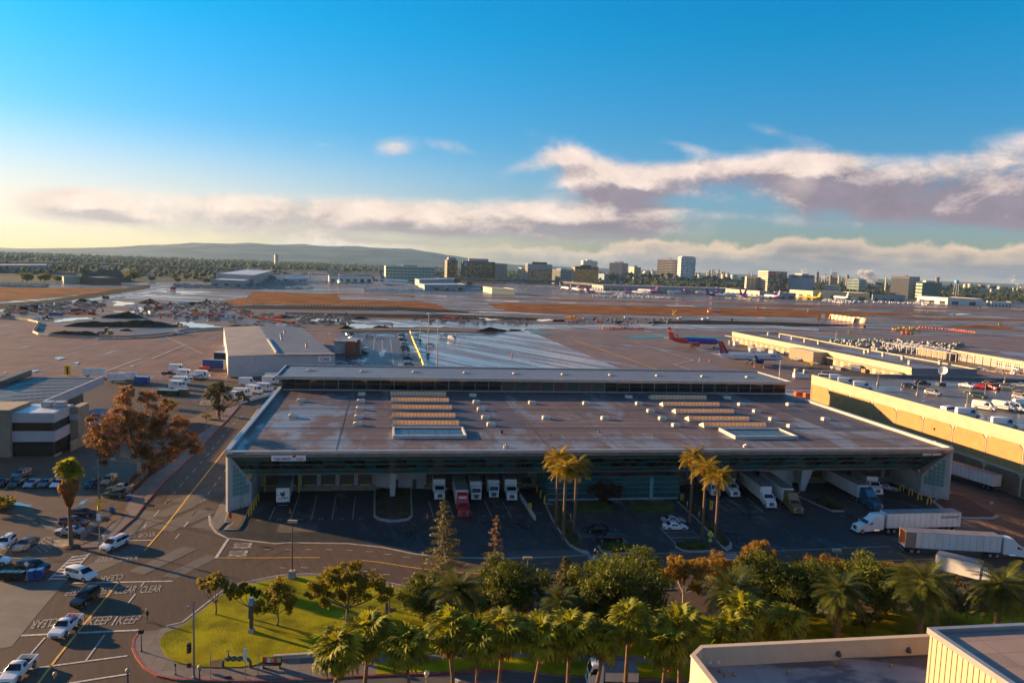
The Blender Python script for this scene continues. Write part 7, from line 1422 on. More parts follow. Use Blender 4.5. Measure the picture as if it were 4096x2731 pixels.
o=airliner('blue airliner with orange-red tail and belly behind the white one',('k',1462,1035),('k',1845,1050),34,34,2.0,ABL,ARE,ARE,ARE,winglets=ARE,nwin=38,text=[('SOUTHWEST',AW,1.5,-.455,3.0,.5)],rearpaint=ARE)
o=airliner('white airliner with navy and red tail parked nearest the gate building',('k',1850,1185),('l',315,1190),40,34,2.0,AW,ANV,ANV,ANV,winglets=ANV,nwin=46,text=[('DELTA',ANV,1.7,.335,.35,1.15)],fdeco=[(ARE,.30,.75)])
FX='purple-tailed white freighters on the far apron'
FT=lambda x=.3,s=5:[('Fed',APU,s,x-.045,.25,1),('Ex',AOR,s,x+.055,.25,1)]
for lb,t,n_,third,fn,tx in(('purple-tailed freighter, first from the left at the far apron',('E',120,625),('E',330,650),0,APU,0),('purple-tailed freighter, second from the left at the far apron',('E',290,645),('E',500,670),0,APU,0),('purple-tailed freighter, third from the left at the far apron',('E',420,665),('E',800,690),1,APU,1),('purple-tailed freighter, fourth from the left with a long white body',('E',560,700),('E',1030,725),0,APU,1),('purple-tailed freighter standing alone in front of the parcel terminal',('E',1150,700),('E',1590,725),0,APU,1),('violet-tailed freighter facing left behind the container stacks',('E',1650,685),('E',1400,670),0,AVI,0),('three-engined violet-tailed freighter facing left, sunlit',('E',2120,705),('E',1850,700),1,AVI,0),('three-engined violet-tailed freighter with rounded nose to the left',('F',640,715),('F',355,705),1,AVI,0),('purple-tailed freighter with big lettering before the cream terminal',('F',480,745),('F',940,765),0,APU,1),('violet-tailed freighter half hidden behind two purple tails',('F',1075,745),('F',790,735),0,AVI,0),('smaller purple-tailed freighter right of the cream terminal',('F',1020,765),('F',1400,785),0,APU,1),('violet-tailed freighter facing left, rightmost of the group',('F',1635,775),('F',1395,755),0,AVI,0)):
 ln=(P(*t)-P(*n_)).length;LL=min(60,max(50,ln));airliner(lb,t,n_,LL,LL*.86,2.9,AW,AW,fn,AGR,third=bool(third),text=FT(.30)if tx else None,group=FX,fins=1.0,rearpaint=fn)
airliner('bright yellow freighter in front of the pale yellow hangar',('G',330,945),('G',5,925),50,40,2.6,AYE,AYE,AYE,AYE,text=[('DHL',ARE,3.5,.3,.2,1.2)])
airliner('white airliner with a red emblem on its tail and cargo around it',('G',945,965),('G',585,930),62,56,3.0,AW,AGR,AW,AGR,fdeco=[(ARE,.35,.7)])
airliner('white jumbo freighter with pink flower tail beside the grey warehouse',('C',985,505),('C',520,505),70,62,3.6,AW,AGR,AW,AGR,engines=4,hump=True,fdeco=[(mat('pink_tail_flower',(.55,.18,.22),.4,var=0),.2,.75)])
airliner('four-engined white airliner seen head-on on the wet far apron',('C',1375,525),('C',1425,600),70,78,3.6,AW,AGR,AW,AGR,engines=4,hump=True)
airliner('white airliner with red green and black tail behind the containers',('C',1960,570),('C',2420,585),66,60,3.1,AW,AW,AW,AGR,fdeco=[(ARE,.0,.35),(BLACK,.42,.7),(AGN,.72,.98)])
airliner('white and blue airliner with blue tail, farthest behind the containers',('C',2035,520),('C',2500,535),62,58,3.1,AW,mat('aircraft_lightblue',(.08,.30,.50),.4,var=0),ABL,AGR)
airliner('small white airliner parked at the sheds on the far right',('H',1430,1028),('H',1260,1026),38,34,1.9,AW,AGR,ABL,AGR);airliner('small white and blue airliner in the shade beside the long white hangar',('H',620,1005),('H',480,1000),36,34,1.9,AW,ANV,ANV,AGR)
HEAP=mat('heap_soil',(.040,.025,.018),.95,var=.4,scale=.3,bump=.2,bscale=1.2,spec=.03)
def mound(t,xa,xb,y,h,label,dep=.35,seed=0,m=None):
 a,b=P(t,xa,y),P(t,xb,y);L=(b-a).length;r=random.Random(seed);q=MB();nx,ny=22,9
 for j in range(ny):
  for i in range(nx):
   u,v=i/(nx-1),j/(ny-1);e=max(0,1-(2*u-1)**2)**.8*max(0,1-(2*v-1)**2);z=h*e*(.75+.5*math.sin(u*9+seed)*.3+r.uniform(-.16,.16))
   q.v.append((L*(u-.5)*(1+.0*v),L*dep*(v-.5)*(.6+.4*math.sin(u*math.pi))+r.uniform(-.02,.02)*L*dep,z-.3))
 q.f=[(j*nx+i,j*nx+i+1,(j+1)*nx+i+1,(j+1)*nx+i)for j in range(ny-1)for i in range(nx-1)];q.m=[0]*len(q.f);c=(a+b)/2
 return tag(q.obj('soil_mound',m or HEAP,None,(c.x,c.y,0),math.atan2(b.y-a.y,b.x-a.x),smooth=60),label,'soil mound','soil mounds on the building site')
for i,(t,xa,xb,y,h,lb,d)in enumerate((('i',385,850,938,3.6,'rounded dark soil mound just behind the concrete barrier',.35),('i',540,1520,862,5.2,'longest dark soil mound, flat and wide in the middle of the site',.12),('i',860,1240,790,5.0,'brown soil mound right behind the longest dark one',.25),('i',1180,1370,668,4.5,'isolated dark soil cone under the red excavator arm',.4),('i',560,800,745,3.5,'dark soil mound left of the red excavator pair',.3),('i',620,850,668,5,'dark soil mound beside a white lorry, far left part',.25),('i',1600,1740,680,4,'dark soil mound left of the brown field corner',.3),('i',1910,2330,875,3.0,'low dark soil mound near the steel yard',.2),('i',1020,1130,900,1.6,'smallest soil heap in front of the yellow wheel loader',.4),('j',760,880,883,2.6,'rough soil heap by the long puddle',.4),('j',1930,2200,905,3.2,'rough brown soil heap with orange nets near the apron',.2),('j',200,420,790,2.5,'dark soil ridge left of the four small rollers',.25),('A',220,660,935,3.5,'dark soil ridge at the far left of the site',.25),('k',440,560,822,2.5,'brown soil heap beside the yellow pipe stacks',.35),('k',970,1060,838,3.0,'soil heap behind the white pickup on the taxiway',.5),('k',1260,1400,838,2.4,'low soil heap left of the white survey vehicle',.3),('j',880,1020,800,2.2,'soil heap by the green roller',.4),('j',1040,1200,872,1.6,'thin soil strip below the white tank lorry',.2))):mound(t,xa,xb,y,h,lb,d,i)
bigm=mound('A',1180,2060,480,24,'large dark trapezoid spoil hill with a pale side before the freeway',.25,33,mat('dark_spoil',(.045,.035,.032),.95,var=.2,scale=.02))
def chain(name,pts,seg,builder,label,cat,z=0.0):
 w_=world_pts(pts,z);o=thing(name,label,cat,(w_[0].x,w_[0].y,z));i=0;dist=0.0
 for a,b in zip(w_,w_[1:]):
  L=(b-a).length;n=max(1,round(L/seg));me=builder(L/n)
  for k in range(n):p=a.lerp(b,k/n);link(me.name.split('.')[0],me,o,(p.x-w_[0].x,p.y-w_[0].y,0),(0,0,math.atan2(b.y-a.y,b.x-a.x)))
 return o
def kbar(m,nm='barrier_block',h=1.0):
 def f(L):return MB().add([(.05,-.35,0),(L-.05,-.35,0),(L-.05,.35,0),(.05,.35,0),(.05,-.12,h),(L-.05,-.12,h),(L-.05,.12,h),(.05,.12,h)],[(3,2,1,0),(4,5,6,7),(0,1,5,4),(1,2,6,5),(2,3,7,6),(3,0,4,7)]).mesh(nm,m)
 return f
chain('concrete_barrier',[('i',-40,800),('i',120,805),('i',240,818),('i',318,835),('i',328,845),('i',300,890),('i',283,920),('i',330,940),('i',420,950),('i',760,968),('i',1080,962),('i',1330,948),('i',1450,930),('i',1580,905),('i',1800,892),('i',2130,890)],6,kbar(M_KERB,h=1.3),'long curved concrete barrier round the muddy building site','barrier')
chain('jet_blast_barrier',[('j',1368,912),('j',1400,1000),('j',1440,1090),('j',1486,1205)],4.2,kbar(mat('yellow_green_barrier',(.48,.42,.05),.6,var=.2),'barrier_segment',1.1),'yellow barrier line between the car park and the soaked apron','barrier')
FXM=mat('white_fence_block',(.55,.52,.48),.6,var=.1)
chain('airfield_fence',[('C',1860,650),('D',0,662),('D',1110,690)],8,kbar(FXM,'fence_block',2.6),'white toothed fence in front of the grey two-storey cargo building','fence')
chain('airfield_fence',[('j',780,917),('j',1340,910),('j',2100,930),('k',0,918)],14,lambda L:MB().box(0,L,-.05,.05,.0,.9).mesh('fence_rail',DGREY),'dark low fence between the car park and the building site','fence')
ONET=mat('orange_safety_net',(.62,.09,.015),.8,var=.25,scale=.3)
def net(pts,label,h=1.6,wd=1.5):
 w_=world_pts(pts);q=MB();r=random.Random(len(label));c=w_[0]
 for a,b in zip(w_,w_[1:]):
  n=max(2,int((b-a).length/3))
  for k in range(n):p,p2=a.lerp(b,k/n)-c,a.lerp(b,(k+.8)/n)-c;q.box(min(p.x,p2.x),max(p.x,p2.x)+.1,min(p.y,p2.y)-wd/2,max(p.y,p2.y)+wd/2,0,h*r.uniform(.5,1.1))
 return tag(q.obj('safety_net',ONET,None,(c.x,c.y,0)),label,'safety net','orange safety nets on the building site')
for i,(pts,lb)in enumerate(((([('i',500,755),('i',730,760)]),'red safety net beside the blue container on the site'),(([('i',1640,760),('i',1810,770),('i',1900,760)]),'scattered orange net near the yellow excavator'),(([('i',2020,755),('i',2110,758)]),'short orange net behind the parked silver van'),(([('i',2160,785),('i',2330,815)]),'orange net line running towards the tall masts'),(([('j',10,785),('j',200,815),('j',380,840)]),'long orange net line left of the puddles'),(([('j',190,790),('j',280,795)]),'short orange net near the dark ridge'),(([('j',1490,815),('j',1700,812),('j',1880,820)]),'long bright orange net behind the middle mast'),(([('j',1660,785),('j',1785,795)]),'upper short orange net behind the masts'),(([('k',560,820),('k',700,815)]),'orange net under the yellow pipe stacks'),(([('k',880,888),('k',1080,885),('k',1240,892)]),'long orange net on the edge of the brown apron'),(([('k',820,830),('k',890,833)]),'orange net by the dark post'),(([('A',420,855),('A',540,845)]),'orange net at the far left beside the access road'),(([('A',60,970),('A',370,970)]),'orange net along the left edge of the site'),(([('l',1300,920),('l',1410,928)]),'orange net strip below the yellow shrubs'),(([('l',1450,875),('l',1700,895),('l',1940,922)]),'long thin orange net right of the yellow shrubs'))):net(pts,lb,wd=1.2,h=1.3)
def excavator(t,x,y,col,label,rz=0.0,s=1.0,reach=1):
 p=P(t,x,y);o=thing('excavator',label,'excavator',p,rz);o.scale=(s,)*3;m=paint(col)
 for sg in(-1,1):MB().sprism([(-2.2,.3),(-1.9,0),(1.9,0),(2.2,.3),(2.2,.7),(1.9,.95),(-1.9,.95),(-2.2,.7)],sg*1.2-.3,sg*1.2+.3).obj('track',BLACK,o)
 MB().tbox(-2.4,1.5,-1.4,1.4,1.1,2.3,.15).obj('body',m,o);q=MB().tbox(.2,1.6,.3,1.4,2.3,3.3,.12).obj('cab',DARKGLASS,o)
 MB().tube([(1.2,-.3,1.6),(3.4,-.3,5.2),(5.6,-.3,6.0)],[.42,.38,.30],6).obj('boom',m,o);MB().tube([(5.5,-.3,6.1),(6.9,-.3,3.2)],[.30,.22],6).obj('stick',m,o);MB().sprism([(6.6,3.2),(7.3,3.1),(7.4,2.2),(6.6,1.9),(6.1,2.5)],-.9,.3).obj('bucket',DGREY,o)
 return o
excavator('i',1355,718,'red','largest red excavator with raised arm over a dark soil cone',R(180),1.5);excavator('i',790,765,'red','smaller red excavator with folded arm in the left of the site',R(10),1.15);excavator('i',1665,735,'yellow','yellow excavator on the right of the site',R(15),1.15)
def loader(t,x,y,col,label,rz=0.0,s=1.0,nm='wheel_loader'):
 p=P(t,x,y);o=thing(nm,label,'wheel loader' if nm=='wheel_loader' else 'machine',p,rz);o.scale=(s,)*3;m=paint(col)
 MB().tbox(-2.8,-.4,-1.0,1.0,.9,2.2,.15).obj('engine_cover',m,o);MB().tbox(-.4,.9,-.8,.8,1.0,3.2,.12).obj('cab',DARKGLASS,o);MB().box(-.5,1.0,-.9,.9,3.2,3.35).obj('cab_roof',m,o)
 for x_ in(-1.9,1.7):
  for sg in(-1,1):wheel(o,x_,sg*1.15,.78,.5)
 MB().tube([(.9,0,1.3),(2.6,0,1.5),(3.4,0,.8)],.22,6).obj('arm',m,o);MB().sprism([(3.2,.2),(4.3,.15),(4.2,.4),(3.5,1.2),(3.1,1.1)],-1.4,1.4).obj('bucket',DGREY,o);return o
loader('i',915,935,'yellow','yellow wheel loader beside the rounded soil mound',R(185),1.25);loader('i',400,810,'grey','dark wheel loader left of the long puddle',R(20));loader('i',1460,690,'grey','dark wheeled machine behind the puddle edge',R(170),1.2);loader('i',1530,865,'yellow','yellow roller at the right end of the longest mound',R(190),.9)
for i,(x,lb)in enumerate(((500,'first of the four small rollers by the dark ridge'),(550,'second of the four small rollers by the dark ridge'),(608,'third of the four small rollers by the dark ridge'),(652,'fourth of the four small rollers by the dark ridge'))):loader('j',x,778,'yellow' if i%2 else 'tan',lb,R(90+i*7),.9,'road_roller')
loader('j',820,783,'green','green roller on the dark soil strip',R(10),1.1,'road_roller');loader('j',680,832,'orange','orange roller at the long puddle',R(95),.9,'road_roller');loader('i',400,705,'grey','dark machine on the soil bank at far left',R(200));loader('i',60,795,'tan','brown loader at the left edge of the site',R(0),1.2)
loader('i',1770,672,'gold','brown scraper machine by the brown field corner',R(180),1.5)
SV='white site vehicles on the building site and taxiway'
for k,t,x,y,x2,lb in(('pickup','i',1555,875,1610,'white pickup at the right end of the longest mound'),('van','i',750,678,790,'white site van beside the soil mound'),('suv','i',870,660,900,'white site car at the access road'),('pickup','i',300,742,360,'white pickup left of the dark soil ridge'),('pickup','i',540,745,600,'white pickup in front of the red net'),('van','i',1960,832,2025,'silver van at the dark low mound'),('suv','i',1580,798,1640,'dark red car among the site stores'),('pickup','i',1090,722,1140,'white pickup left of the small basin'),('suv','i',1140,708,1180,'second white pickup left of the small basin'),('pickup','k',570,832,620,'white pickup in front of the pipe stacks'),('pickup','k',700,803,770,'dark loaded pickup right of the pipe stacks'),('suv','k',850,803,905,'white suv on the taxiway'),('pickup','k',935,798,995,'white service truck on the taxiway'),('van','k',1055,800,1118,'white and red van on the taxiway'),('pickup','k',1030,850,1072,'white pickup below the soil heap'),('suv','E',2050,775,2100,'white suv alone on the far apron'),('pickup','i',280,810,360,'white flatbed with stores behind the barrier')):car(k,'maroon' if 'dark red' in lb else 'silver' if 'silver' in lb else 'white',(t,x,y),(t,x2,y+2),lb,group=SV)
lorry(('j',1135,865),('j',1225,868),'white tank lorry crossing the long puddle',6,'flat',z1=3.2,group=SV);lorry(('i',1535,682),('i',1600,684),'white mixer lorry at the wet concrete',6,'flat',z1=3.4,group=SV);lorry(('k',1490,812),('k',1550,808),'white survey lorry with a raised yellow cross',6,'flat',z1=2.4,group=SV);lorry(('k',1700,815),('k',1785,815),'dark flatbed lorry right of the yellow cross',7,'flat',z1=2.2,group=SV);lorry(('i',1225,745),('i',1300,770),'white lorry beside the small basin',6,'flat',z1=3.0,group=SV)
boxy('i',480,775,'dark blue container at the left end of the red net','blue',9,2.4,name='container');boxy('i',275,705,'dark navy container beside the access road','navy',9,2.6);boxy('i',1930,785,'flat blue tarpaulin stack on the site','blue',14,1.6);boxy('k',803,815,'green portable toilet on the taxiway','green',1.6,2.6);boxy('k',1980,820,'green portable toilet near the right taxiway','green',1.6,2.6);boxy('i',1800,790,'red round tank on the site','red',3,3);boxy('i',1480,555,'red and white hut at the end of the wet taxiway','red',6,4);boxy('l',985,880,'dark green cabinet below the striped barriers','green',2,2.4);boxy('i',905,632,'dark maroon skip on the access road','maroon',6,3)
for t,x,y,n,lb,m,sx_ in(('k',610,805,26,'heap of yellow pipe frames on the taxiway',YELLOWP,1.0),('l',1340,900,40,'heap of yellow machine parts on the taxiway at right',YELLOWP,2.2)):
 p=P(t,x,y);r=random.Random(3);q=MB()
 for i in range(n):a,b=r.uniform(-6,6)*sx_,r.uniform(-2,2);q.box(a,a+r.uniform(.6,2),b,b+r.uniform(.3,1),0,r.uniform(.8,4)*(1 if abs(a)<4*sx_ else .5))
 tag(q.obj('equipment_heap',m,None,p),lb,None,None,'stuff')
yc=P('k',1487,780);q=MB()
for sg in(-1,1):q.tube([(-2*sg,0,1.5),(2*sg,0,6.5)],.45,4)
q.tube([(0,0,0),(0,0,3)],.3,6);tag(q.obj('lighted_cross',YELLOWP,None,yc),'raised yellow runway closure cross','sign')
M_SO=mat('faded_orange_stripe',(.60,.22,.02),.7,var=.15);M_SWT=mat('chalk_white_stripe',(.62,.58,.50),.7,var=.1)
for i,(xa,ya,xb,yb,lb)in enumerate(((585,797,665,800,'left one of three orange and white striped barrier walls'),(680,800,890,830,'middle and longest orange and white striped barrier wall'),(895,826,985,840,'right one of three orange and white striped barrier walls'))):
 a,b=P('l',xa,ya),P('l',xb,yb);yw,_=aim(a,b);o=thing('blast_fence',lb,'blast fence',a,yw,'striped blast fences');L=(b-a).length;n=int(L/2.2)
 for k in range(n):MB().add([(k*L/n,0,0),((k+1)*L/n-.05,0,0),((k+1)*L/n-.05,1.6,5.5),(k*L/n,1.6,5.5),(k*L/n,.2,0),((k+1)*L/n-.05,.2,0),((k+1)*L/n-.05,1.8,5.5),(k*L/n,1.8,5.5)],[(0,1,2,3),(7,6,5,4),(0,4,5,1),(1,5,6,2),(2,6,7,3),(3,7,4,0)]).obj('panel',M_SO if(k//2)%2==0 else M_SWT,o)
def mast(t,x,y,h,label,m=None,w=.5,head=None,cat='mast',name='mast'):
 p=P(t,x,y);o=thing(name,label,cat,p);n=int(h/3)or 1
 if w<.3:MB().lathe([(w,0),(w*.6,h)],n=8).obj('pole',m or GREY,o)
 else:
  for i in range(n):
   q=MB();z0,z1=i*h/n,(i+1)*h/n
   for sx in(-1,1):q.box(sx*w-.1,sx*w+.1,-.1,.1,z0,z1);q.tube([(-sx*w,0,z0),(sx*w,0,z1)],.07,4)
   q.obj('lattice',(ARE if i%2==0 else WHITE)if m is None else m,o)
 if head:head(o,h)
 return o
mast('k',1797,748,20,'red and white lattice tower in the grass strip',w=1.1);mast('l',740,1005,9,'slim pole behind the gate building',GREY,.12);mast('l',500,765,7,'thin red marker pole in the grass');
q=P('k',1838,748);o=thing('chequered_hut','red and white chequered hut beside the lattice tower','hut',q)
for i in range(9):
 for k in range(2):MB().box(-8.5+i*1.9,-8.5+(i+1)*1.9-.03,0,4,k*1.8,k*1.8+1.78).obj('chequer_panel',ARE if(i+k)%2 else WHITE,o)
for i,(t,x,y,lb)in enumerate((('k',2197,752,'red ball on a stand in the grass strip'),('l',68,750,'red ball on a stand beside the left striped wall'))):
 q=MB();p=P(t,x,y);q.tube([(0,0,0),(0,0,5)],.15,6);q.lathe([(.2,4.6),(1.4,5.4),(1.8,6.4),(1.4,7.4),(.2,8)],n=10);tag(q.obj('marker_ball',REDP,None,p),lb,'marker')
SGN='small yellow taxiway signs'
for i,(t,x,y)in enumerate((('l',783,692),('l',1972,724),('l',1395,762),('l',1540,750),('l',870,924),('l',2150,858),('H',2320,1145),('j',1390,608),('H',1905,1418))):p=P(t,x,y);q=MB();q.box(-2.4,2.4,-.2,.2,.3,1.6);q.box(-2,-1.8,-.1,.1,0,.3);q.box(1.8,2,-.1,.1,0,.3);tag(q.obj('taxiway_sign',YELLOWP,None,p),'small yellow taxiway sign in the wet field, '+['farthest right of the yellow freighter','far right near the white annexe','left of the red board','right of the striped walls','below the striped walls','low at the far right','at the right edge','beside the flooded brown field','lowest at the right edge'][i],'sign',SGN)
CLUT=mat('site_clutter',(.20,.16,.13),.7,var=.7,scale=.25,world=True)
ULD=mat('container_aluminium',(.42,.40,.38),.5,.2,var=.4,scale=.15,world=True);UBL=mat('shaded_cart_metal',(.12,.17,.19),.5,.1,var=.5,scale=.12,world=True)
def crowd(name,label,pts,n,m,s=(1.2,1.2),h=(1,2.2),seed=0):
 wp=world_pts(pts);c=wp[0];r=random.Random(seed);q=MB();from mathutils.geometry import intersect_point_tri_2d as ip
 xs=[p.x for p in wp];ys_=[p.y for p in wp];k=0
 while k<n:
  x,y=r.uniform(min(xs),max(xs)),r.uniform(min(ys_),max(ys_))
  if not any(ip(Vector((x,y)),wp[0].xy,wp[i].xy,wp[i+1].xy)for i in range(1,len(wp)-1)):k+=.2;continue
  k+=1;a,b,z=s[0]*r.uniform(.6,1.5),s[1]*r.uniform(.6,1.4),r.uniform(*h);q.tbox(x-c.x-a,x-c.x+a,y-c.y-b,y-c.y+b,0,z,min(a,b)*.25)
 return tag(q.obj(name,m,None,(c.x,c.y,0)),label,None,None,'stuff')
crowd('container_yard','dense crowd of pale cargo containers left of the grey cargo building',[('C',1800,640),('C',1850,545),('C',2352,500),('D',230,560),('D',380,640)],1500,ULD,(1.8,1.6),(1.4,3.4),1)
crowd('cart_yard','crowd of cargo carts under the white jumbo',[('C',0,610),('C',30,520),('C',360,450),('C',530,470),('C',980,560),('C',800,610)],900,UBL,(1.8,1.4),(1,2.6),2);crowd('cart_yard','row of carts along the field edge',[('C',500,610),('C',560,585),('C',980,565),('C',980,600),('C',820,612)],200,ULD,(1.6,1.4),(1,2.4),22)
crowd('cart_yard','carts and containers in front of the freighters',[('E',600,735),('E',1050,690),('E',1200,700),('E',1950,755),('E',1930,765),('E',1200,745)],420,ULD,(2.0,1.6),(.8,2.4),3);crowd('cart_yard','carts beside the parcel terminal',[('E',1000,700),('E',1010,665),('E',1180,670),('E',1180,710)],120,ULD,(2,2),(1.5,4),4);crowd('cart_yard','equipment around the red-emblem airliner',[('G',440,960),('G',480,930),('G',900,955),('G',1050,1010),('G',800,1005)],260,ULD,(1.8,1.5),(.8,3.4),5)
crowd('cart_yard','equipment in front of the far hangars',[('G',1000,965),('G',1300,975),('G',2352,990),('G',2352,1020),('G',1600,1000)],160,ULD,(1.8,1.5),(.8,2.6),6);crowd('cart_yard','white tank stands by the long hangar',[('H',330,1020),('H',350,1000),('H',530,1030),('H',510,1060)],90,ULD,(1.5,1.5),(1,4),7);crowd('cart_yard','carts behind the mission-style building',[('D',1950,585),('D',2120,565),('D',2352,575),('E',300,620),('E',100,612),('D',2130,600)],200,ULD,(1.6,1.2),(1,4),8)
crowd('steel_yard','stacked steel and carts left of the cargo hangar',[('i',2000,1000),('i',2110,890),('j',330,880),('j',230,950),('j',60,955)],260,ULD,(1.6,1.1),(.6,3.2),9);crowd('steel_yard','rusty frames in the steel yard',[('j',60,940),('j',110,900),('j',320,905),('j',240,940)],90,REDP,(.25,.25),(2,3.6),10)
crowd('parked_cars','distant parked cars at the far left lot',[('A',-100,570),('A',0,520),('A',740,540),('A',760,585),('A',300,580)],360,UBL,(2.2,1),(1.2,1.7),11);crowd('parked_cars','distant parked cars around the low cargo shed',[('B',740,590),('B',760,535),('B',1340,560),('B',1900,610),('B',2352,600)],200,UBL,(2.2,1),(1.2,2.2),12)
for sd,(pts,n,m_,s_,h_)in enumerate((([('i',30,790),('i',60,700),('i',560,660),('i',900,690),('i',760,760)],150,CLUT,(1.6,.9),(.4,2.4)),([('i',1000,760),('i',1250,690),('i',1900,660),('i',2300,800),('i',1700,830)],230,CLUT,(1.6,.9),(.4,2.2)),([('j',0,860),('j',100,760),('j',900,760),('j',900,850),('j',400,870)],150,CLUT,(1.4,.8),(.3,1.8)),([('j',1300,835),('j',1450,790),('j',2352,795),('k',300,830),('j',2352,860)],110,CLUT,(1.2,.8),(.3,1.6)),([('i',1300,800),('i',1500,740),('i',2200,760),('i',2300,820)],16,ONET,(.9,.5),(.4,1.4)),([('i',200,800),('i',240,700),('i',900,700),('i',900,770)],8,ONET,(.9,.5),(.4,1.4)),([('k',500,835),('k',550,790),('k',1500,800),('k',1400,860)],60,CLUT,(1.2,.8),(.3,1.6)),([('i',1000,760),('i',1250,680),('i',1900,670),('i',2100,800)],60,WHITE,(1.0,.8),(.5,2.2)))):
 crowd('site_clutter','small stores and rubble lying on the building site',pts,n,m_,s_,h_,60+sd)
for i in range(46):
 p=P('C',30+i*50,856+i*.75)if i<46 else None;q=MB().box(-.4,.4,-.4,.4,0,1.5)if i==0 else None
 if i==0:E0=tag(q.obj('edge_marker',mat('pale_marker',(.55,.48,.25),.6),None,p),'small pale edge marker along the dark strip','marker','small pale markers along the dark strip')
 else:o=E0.copy();COL.objects.link(o);o.location=p
LDS='cargo containers and carts beside the gate building'
for i,(t,x,y,w_,h,c)in enumerate((('l',30,1085,4,2.4,'white'),('l',110,1080,4,2.4,'silver'),('l',200,1100,4.5,2.6,'white'),('l',640,1165,5.5,3,'white'),('l',690,1172,5,3,'tan'),('l',745,1170,4.5,3.6,'white'),('l',560,1150,5,2,'silver'),('l',850,1245,4.5,2.4,'tan'),('l',905,1250,5.5,3.2,'white'),('l',950,1250,5,2.8,'silver'),('l',735,1230,4,1.4,'white'),('l',1000,1262,4,2,'gold'),('l',780,1240,4,1.6,'silver'),('l',380,1085,3,2,'white'),('l',330,1110,4,1.5,'silver'),('k',1975,1025,5,3,'silver'),('k',2010,1030,4,3,'white'),('k',2150,1060,4,3,'silver'),('k',2230,1085,4,2.4,'white'),('k',2320,1095,4,2.6,'white'))):
 boxy(t,x,y,'pale cargo container '+ORD[i]+' in the line beside the gate building, '+c,c,w_,h,BRZ+i*.3,3,'cargo_container','container',LDS)
q=P('l',545,1165);oo=boxy('l',545,1160,'large grey flat-roofed store beside the gate building','tan',26,6.5,gr.rotation_euler.z,16,'store_building','building')
crowd('container_yard','pale containers and carts between the gate and garage buildings',[('l',690,1030),('l',700,990),('l',1140,985),('l',1850,1030),('l',1700,1090),('l',1120,1090),('l',900,1060)],330,mat('dull_container',(.22,.20,.18),.6,var=.6,scale=.2,world=True),(1.5,1.3),(1.0,2.4),13)
rk_=P('l',1140,1060);o=thing('conveyor_rack','long white pipe rack frame over the cargo yard','rack',(rk_.x,rk_.y,0),gr.rotation_euler.z);q=MB()
for i in range(15):
 for y in(0,9,18):q.box(i*5-.12,i*5+.12,y-.12,y+.12,0,5)
 q.box(i*5-.1,i*5+.1,0,18,4.8,5)
for y in(0,9,18):q.box(0,70,y-.12,y+.12,4.8,5)
q.obj('frame',WHITE,o)
boxy('l',1595,1130,'pale green portable office between the gate and garage buildings','tan',26,5,gr.rotation_euler.z,6,'portable_office','office')
for i,(k,c,t,x,y,lb)in enumerate((('suv','white','h',1965,170,'white suv behind the rooftop parapet by the garage'),('suv','grey','h',1890,165,'grey suv at the end of the gate building'),('sedan','silver','h',2120,175,'silver car before the red and white garage bay'),('pickup','white','h',370,85,'white tug by the airliner nose'),('pickup','silver','h',540,120,'silver service truck by the airliner nose'))):car(k,c,(t,x,y),(t,x+60,y+6),lb)
lorry(('h',2330,205),('h',2250,210),'white and yellow lorry in front of the red and white garage bay',5,'conv',z1=3.2,col='white')
p=deckpt('h',1640,300);o=thing('dish_antenna','large white dish antenna on the rooftop car park','antenna',p);MB().box(-1.2,1.2,-1.2,1.2,0,.9).obj('plinth',DGREY,o);MB().tube([(0,0,.9),(0,0,4.6)],.16,8).obj('pole',GREY,o)
d_=MB().lathe([(.3,.0),(1.3,.15),(2.3,.55),(3.0,1.1),(2.95,1.16),(2.2,.62),(1.2,.24),(.3,.1)],n=22).obj('dish',AW,o,(.4,0,4.9),smooth=60);d_.scale=(.5,.5,.5);d_.rotation_euler=(R(20),R(-62),R(25));MB().tube([(0,0,.2),(0,0,1.9)],.06,5).obj('feed_horn',GREY,d_)
def parklamp(p,h,label,group,heads=2,base=True,m=None,boxh=False):
 o=thing('lamp_post',label,'lamp post',p,0,group)
 if base:MB().lathe([(.38,0),(.38,.9),(.33,.95)],n=12).obj('base',CONC,o)
 MB().tube([(0,0,.1),(0,0,h)],[.11,.08],8).obj('pole',m or mat('tan_pole',(.30,.22,.13),.6,var=.1),o)
 for i in range(heads):sg=(-1,1)[i];MB().tbox(sg*.75-.42,sg*.75+.42,-.24,.24,h-.05,h+.22,.06).obj('lamp_head',m or MATS['tan_pole'],o);MB().box(min(0,sg*.5),max(0,sg*.5),-.04,.04,h+.02,h+.10).obj('bracket',DGREY,o)
 return o
for i,(x,y,y2)in enumerate(((1100,298,195),(1438,388,270),(1860,488,360),(2015,400,275),(2185,285,205))):
 a=deckpt('h',x,y);b=PY('h',x,y2,a.y);parklamp(a,b.z-a.z,'double lamp post on the rooftop car park, '+['left, near the parapet','in front of the dark blue suv','beside the postal van','between the red cars and the green suv','far right at the back'][i],'lamp posts on the rooftop car park')
RIDGE=[(-900,1004),(0,996),(380,992),(560,984),(700,977),(820,974),(1000,976),(1200,982),(1350,986),(1500,992),(1650,1000),(1740,1012),(1850,1032),(1950,1048),(2060,1060),(2200,1066),(2400,1074),(2700,1085)]
M_HILL=mat('haze_tinted_hillside',(.045,.068,.085),.95,var=.5,scale=.0022,world=True,spec=.1);HY=9500  # blue of the distance haze is mixed into the slope colour
q=MB();nx=120;ny=10;rnd.seed(4)
